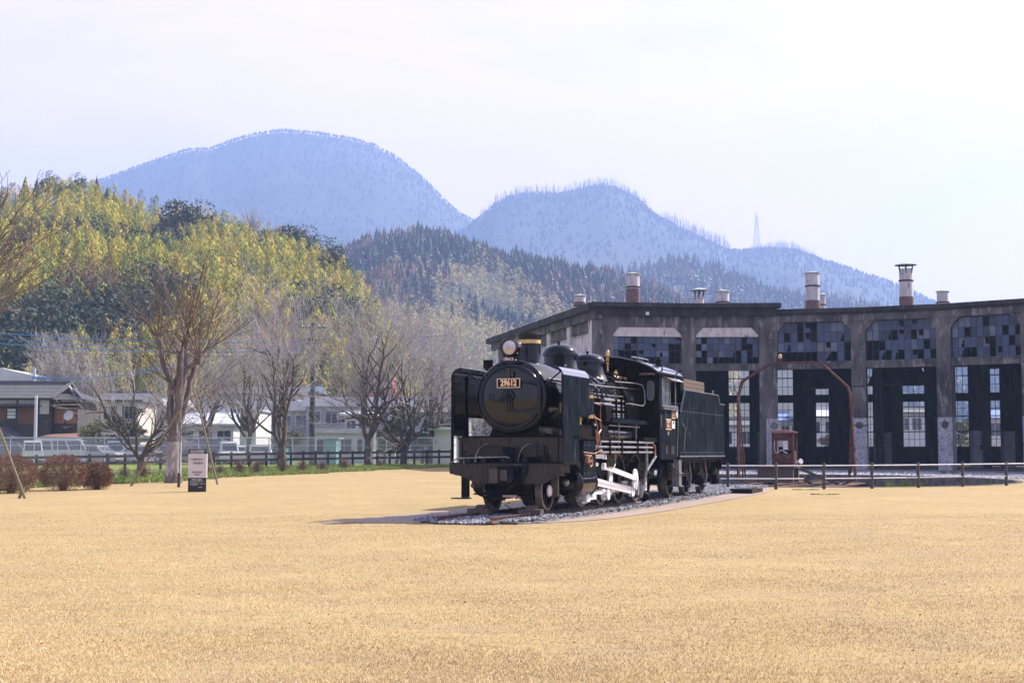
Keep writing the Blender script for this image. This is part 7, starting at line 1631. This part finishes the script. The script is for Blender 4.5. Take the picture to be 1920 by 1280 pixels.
# ---- greenery behind the fence
def leafball(px_, y_top, Y, w_px, label, col, kind=0, cat='tree', name='pine_tree', seed=3):
    Zt = CAMZ + (PY0 - y_top) / F * Y; h = Zt - gz(Y); w_ = w_px / F * Y / 2; g = np.random.RandomState(seed); V = []; C = []
    lob = [(g.randn(3) * [w_ * .45, w_ * .45, h * .17] + [0, 0, h * .62], w_ * (.32 + .25 * g.rand())) for _ in range(9)]
    for k in range(2600):
        c, r = lob[g.randint(9)]; d = g.randn(3); d /= np.linalg.norm(d); p = c + d * r * (.6 + .45 * g.rand()) * [1.1, 1.1, .6]
        p[2] = min(p[2], h); a = g.randn(3); a /= np.linalg.norm(a); b = np.cross(a, d); s = .10 + .09 * g.rand(); V += [p + a * s, p + b * s * .6, p - b * s * .6]; C += [np.array(col) * (.6 + .8 * g.rand())] * 3
    e = empty(name, ((px_ - 960) / F / CT * Y, Y, gz(Y)), label=label, cat=cat)
    np_mesh('crown', np.array(V), np.arange(len(V)).reshape(-1, 3), M['leafm'], col=np.array(C), parent=e)
    mb = MB(); mb.tube([(0, 0, -.1), (.1, 0, h * .3), (-.05, .1, h * .65)], [.16, .12, .06], 7); mb.build('trunk', M['bark'], e); return e
leafball(745, 765, 118, 78, 'spreading dark pine behind the V-shaped cherry tree', (.07, .10, .045), seed=4); leafball(722, 790, 117, 46, 'low pine left of the spreading pine', (.06, .09, .04), seed=5); leafball(792, 800, 117, 54, 'dark green pine right of the spreading pine', (.05, .08, .035), seed=6)
leafball(545, 790, 112, 50, 'olive evergreen behind the stubbed cherry', (.11, .12, .05), seed=7); leafball(178, 757, 116, 74, 'olive green tree right of the tiled house', (.16, .16, .06), seed=8, name='garden_tree'); leafball(226, 766, 116, 74, 'dark garden tree before the cream house', (.07, .075, .045), seed=9, name='garden_tree'); leafball(255, 795, 117, 50, 'low dark hedge-like tree left of the pollarded tree', (.08, .075, .05), seed=10, name='garden_tree')
leafball(1795, 778, 128, 70, 'green bushy tree seen through the roundhouse window', (.14, .15, .06), seed=12, name='garden_tree'); leafball(1560, 800, 130, 60, 'brown bush seen through the shed window', (.20, .15, .10), seed=13, name='garden_tree')
# ================================================================== POLES AND WIRES
def pole(px_, yt, Y, r, m, label, name='utility_pole', cat='utility pole', arms=0):
    X = (px_ - 960) / F / CT * Y; Zt = CAMZ + (PY0 - yt) / F * Y; e = empty(name, (X, Y, gz(Y)), label=label, cat=cat); h = Zt - gz(Y)
    mb = MB(); mb.lathe((0, 0, -.2), (0, 0, 1), [(0, r * 1.3), (h + .2, r)], 10); mb.build('pole', m, e, smooth=True)
    for k in range(arms): mb = MB(); mb.bar((-.9, 0, h - .35 - .9 * k), (.9, 0, h - .35 - .9 * k), .10, .10); mb.build('crossarm', M['muntin'], e)
    return e, h
e, h = pole(587, 605, 109, .17, M['muntin'], 'brown wooden utility pole rising among the cherry trees', arms=2)
mb = MB(); mb.lathe((-.35, 0, h - 1.6), (0, 0, 1), [(0, .16), (.5, .16)], 10); mb.build('transformer', M['fencewood'], e)
mb = MB()
for x in (-.8, -.4, .4, .8): mb.lathe((x, 0, h - .3), (0, 0, 1), [(0, .04), (.15, .05), (.18, .02)], 8)
mb.build('insulator', M['white'], e)
e, h = pole(703, 634, 112, .06, M['white'], 'slim white lamp post between the cherry crowns', 'lamp_post', 'lamp post'); mb = MB(); mb.lathe((0, 0, h), (0, 0, 1), [(0, .12), (.12, .2), (.22, .08)], 12); mb.build('lamp_head', M['white'], e, smooth=True)
pole(70.5, 741, 113, .11, M['grey'], 'white steel pole in front of the tiled house', 'steel_pole', 'pole'); pole(66, 690, 130, .12, M['grey'], 'grey pole behind the ridge of the tiled house', 'steel_pole', 'pole')
for x, y in ((155, 708), (178, 712)): pole(x, y, 150, .09, M['grey'], 'pale thin pole under the pale tree, %s of the two' % ('left' if x < 160 else 'right'), 'steel_pole', 'pole')
def wire(a, b_, Y, sag, r, m, label, name='wire'):
    p = on_plane_y(*a, Y); q = on_plane_y(*b_, Y); mb = MB(); mb.tube([p.lerp(q, k / 24) - Vector((0, 0, sag * 4 * (k / 24) * (1 - k / 24))) for k in range(25)], r, 6)
    return mb.build(name, m, None, label=label, cat='cable', group='overhead wires')
M['bluewire'] = mat('blue_cable_sheath', (.10, .28, .62), rough=.4); M['greywire'] = mat('dark_cable', (.10, .10, .11), rough=.5)
wire((-40, 621), (587, 640), 109, .35, .035, M['bluewire'], 'blue overhead cable, topmost of the three'); wire((-40, 631), (587, 652), 109.5, .35, .025, M['bluewire'], 'thin blue cable between two thicker ones'); wire((-40, 640), (587, 655), 110, .45, .038, M['bluewire'], 'lowest thick blue cable crossing before the hill'); wire((-40, 650), (587, 664), 110.5, .4, .018, M['greywire'], 'grey wire just under the blue cables')
for k in range(3): wire((60, 706 + 2 * k), (330, 680 + 3 * k), 116 + .3 * k, .55 - .1 * k, .035, M['bluewire'], ('upper', 'middle', 'lower')[k] + ' strand of the rising blue cable bundle')
wire((587, 607), (840, 628), 109, .5, .022, M['greywire'], 'dark wire running right from the top of the utility pole'); wire((587, 621), (850, 700), 110, .4, .018, M['greywire'], 'thin dark wire dropping right behind the cherry crowns'); wire((850, 735), (600, 742), 150, .2, .03, M['greywire'], 'wire in front of the station hall')
# ================================================================== SIGN, PROPS, STEEL POLE
sp_ = on_ground(369.5, 921.5); s1 = sp_.y / F; Wd, Hh = 33 * s1, 79 * s1
sg_ = empty('information_sign', sp_, .04, label='upright black and white information sign with Japanese lettering at the lawn edge', cat='sign')
zA, zB = Hh * (922 - 896) / 79, Hh * (922 - 851.5) / 79
MB().box(-Wd / 2, Wd / 2, -.05, .05, -.1, zA).build('lower_panel', M['black_sign'], sg_); MB().box(-Wd / 2 - .004, Wd / 2 + .004, -.055, .055, zA + .002, zB).build('main_panel', M['sign_white'], sg_); MB().box(-Wd / 2, Wd / 2, -.05, .05, zB + .002, Hh).build('header_panel', M['black_sign'], sg_)
MB().box(Wd / 2 + .005, Wd / 2 + .022, -.05, .05, zA + .0, zB).build('side_strip', M['white'], sg_)
def st(s, x, z, size, m, bold=0, al='CENTER'): txt(s, size, m, sg_, Matrix(((1, 0, 0, x), (0, 0, -1, -.056), (0, 1, 0, z), (0, 0, 0, 1))), 'lettering', .0008, al, bold)
u_ = Hh / 79
st('近代化産業遺産', 0, Hh - 3.9 * u_, 3.9 * u_, M['white'], .0012); st('旧国鉄豊後森機関区 経済産業省', 0, Hh - 7.1 * u_, 1.75 * u_, M['white'], .0005)
st('「旧豊後森の', -2 * u_, zB - 10.5 * u_, 4.6 * u_, M['ink'], .001); st('関連遺産」', 3.6 * u_, zB - 17.5 * u_, 4.6 * u_, M['ink'], .001)
st('扇形機関庫', 0, zB - 34.5 * u_, 3.8 * u_, M['ink'], .0015); st('転車台', 0, zB - 39 * u_, 3.5 * u_, M['ink'], .0015)
st('構内立入禁止', 0, zA - 3.6 * u_, 3.3 * u_, M['white'], .0012)
for k, s in enumerate(('構内は危険ですので無断での立ち', '入りを禁止します。', '御用の方は町役場までご連絡くださ', 'い。関係者以外')): st(s, -12.6 * u_, zA - (7 + 2.2 * k) * u_, 1.75 * u_, M['white'], .0004, 'LEFT')
st('玖 珠 町', 6.5 * u_, zA - 17.3 * u_, 2.0 * u_, M['white'], .0005)
p = on_ground(335.5, 913); e = empty('steel_pole', p, label='tall thin steel pole standing beside the pollarded tree trunk', cat='pole')
mb = MB(); mb.tube([(0, 0, -.1), (.07, .0, 5.0)], .026, 8); mb.build('tube', M['pipe'], e, smooth=True); mb = MB(); mb.tube([(0, -.03, 0), (.005, -.03, .5)], .055, 8); mb.build('foot', M['fencewood'], e)
def prop(a, q, dz, label, leg=None):
    p0 = on_ground(*a); p1 = on_plane_y(*q, p0.y + dz); e = empty('tree_prop', p0, label=label, cat='prop', group='timber props steadying the trees')
    mb = MB(); mb.tube([Vector((0, 0, -.08)), p1 - p0], [.042, .03], 8); mb.build('pole', M['bamboo_pole'], e, smooth=True)
    if leg: mb = MB(); l1 = on_plane_y(*leg[1], p0.y + .1); l0 = on_ground(*leg[0]); mb.tube([l0 - p0, l1 - p0], .05, 8); mb.build('second_pole', M['bamboo_pole'], e, smooth=True)
prop((49, 934), (-25, 740), -.3, 'slanting timber prop with a short crossed foot at the left edge', ((36, 934), (45, 912)))
prop((243, 911), (352, 745), .3, 'timber prop slanting up from the left to the pollarded tree'); prop((409, 908), (362, 720), .2, 'timber prop slanting down to the right of the sign')
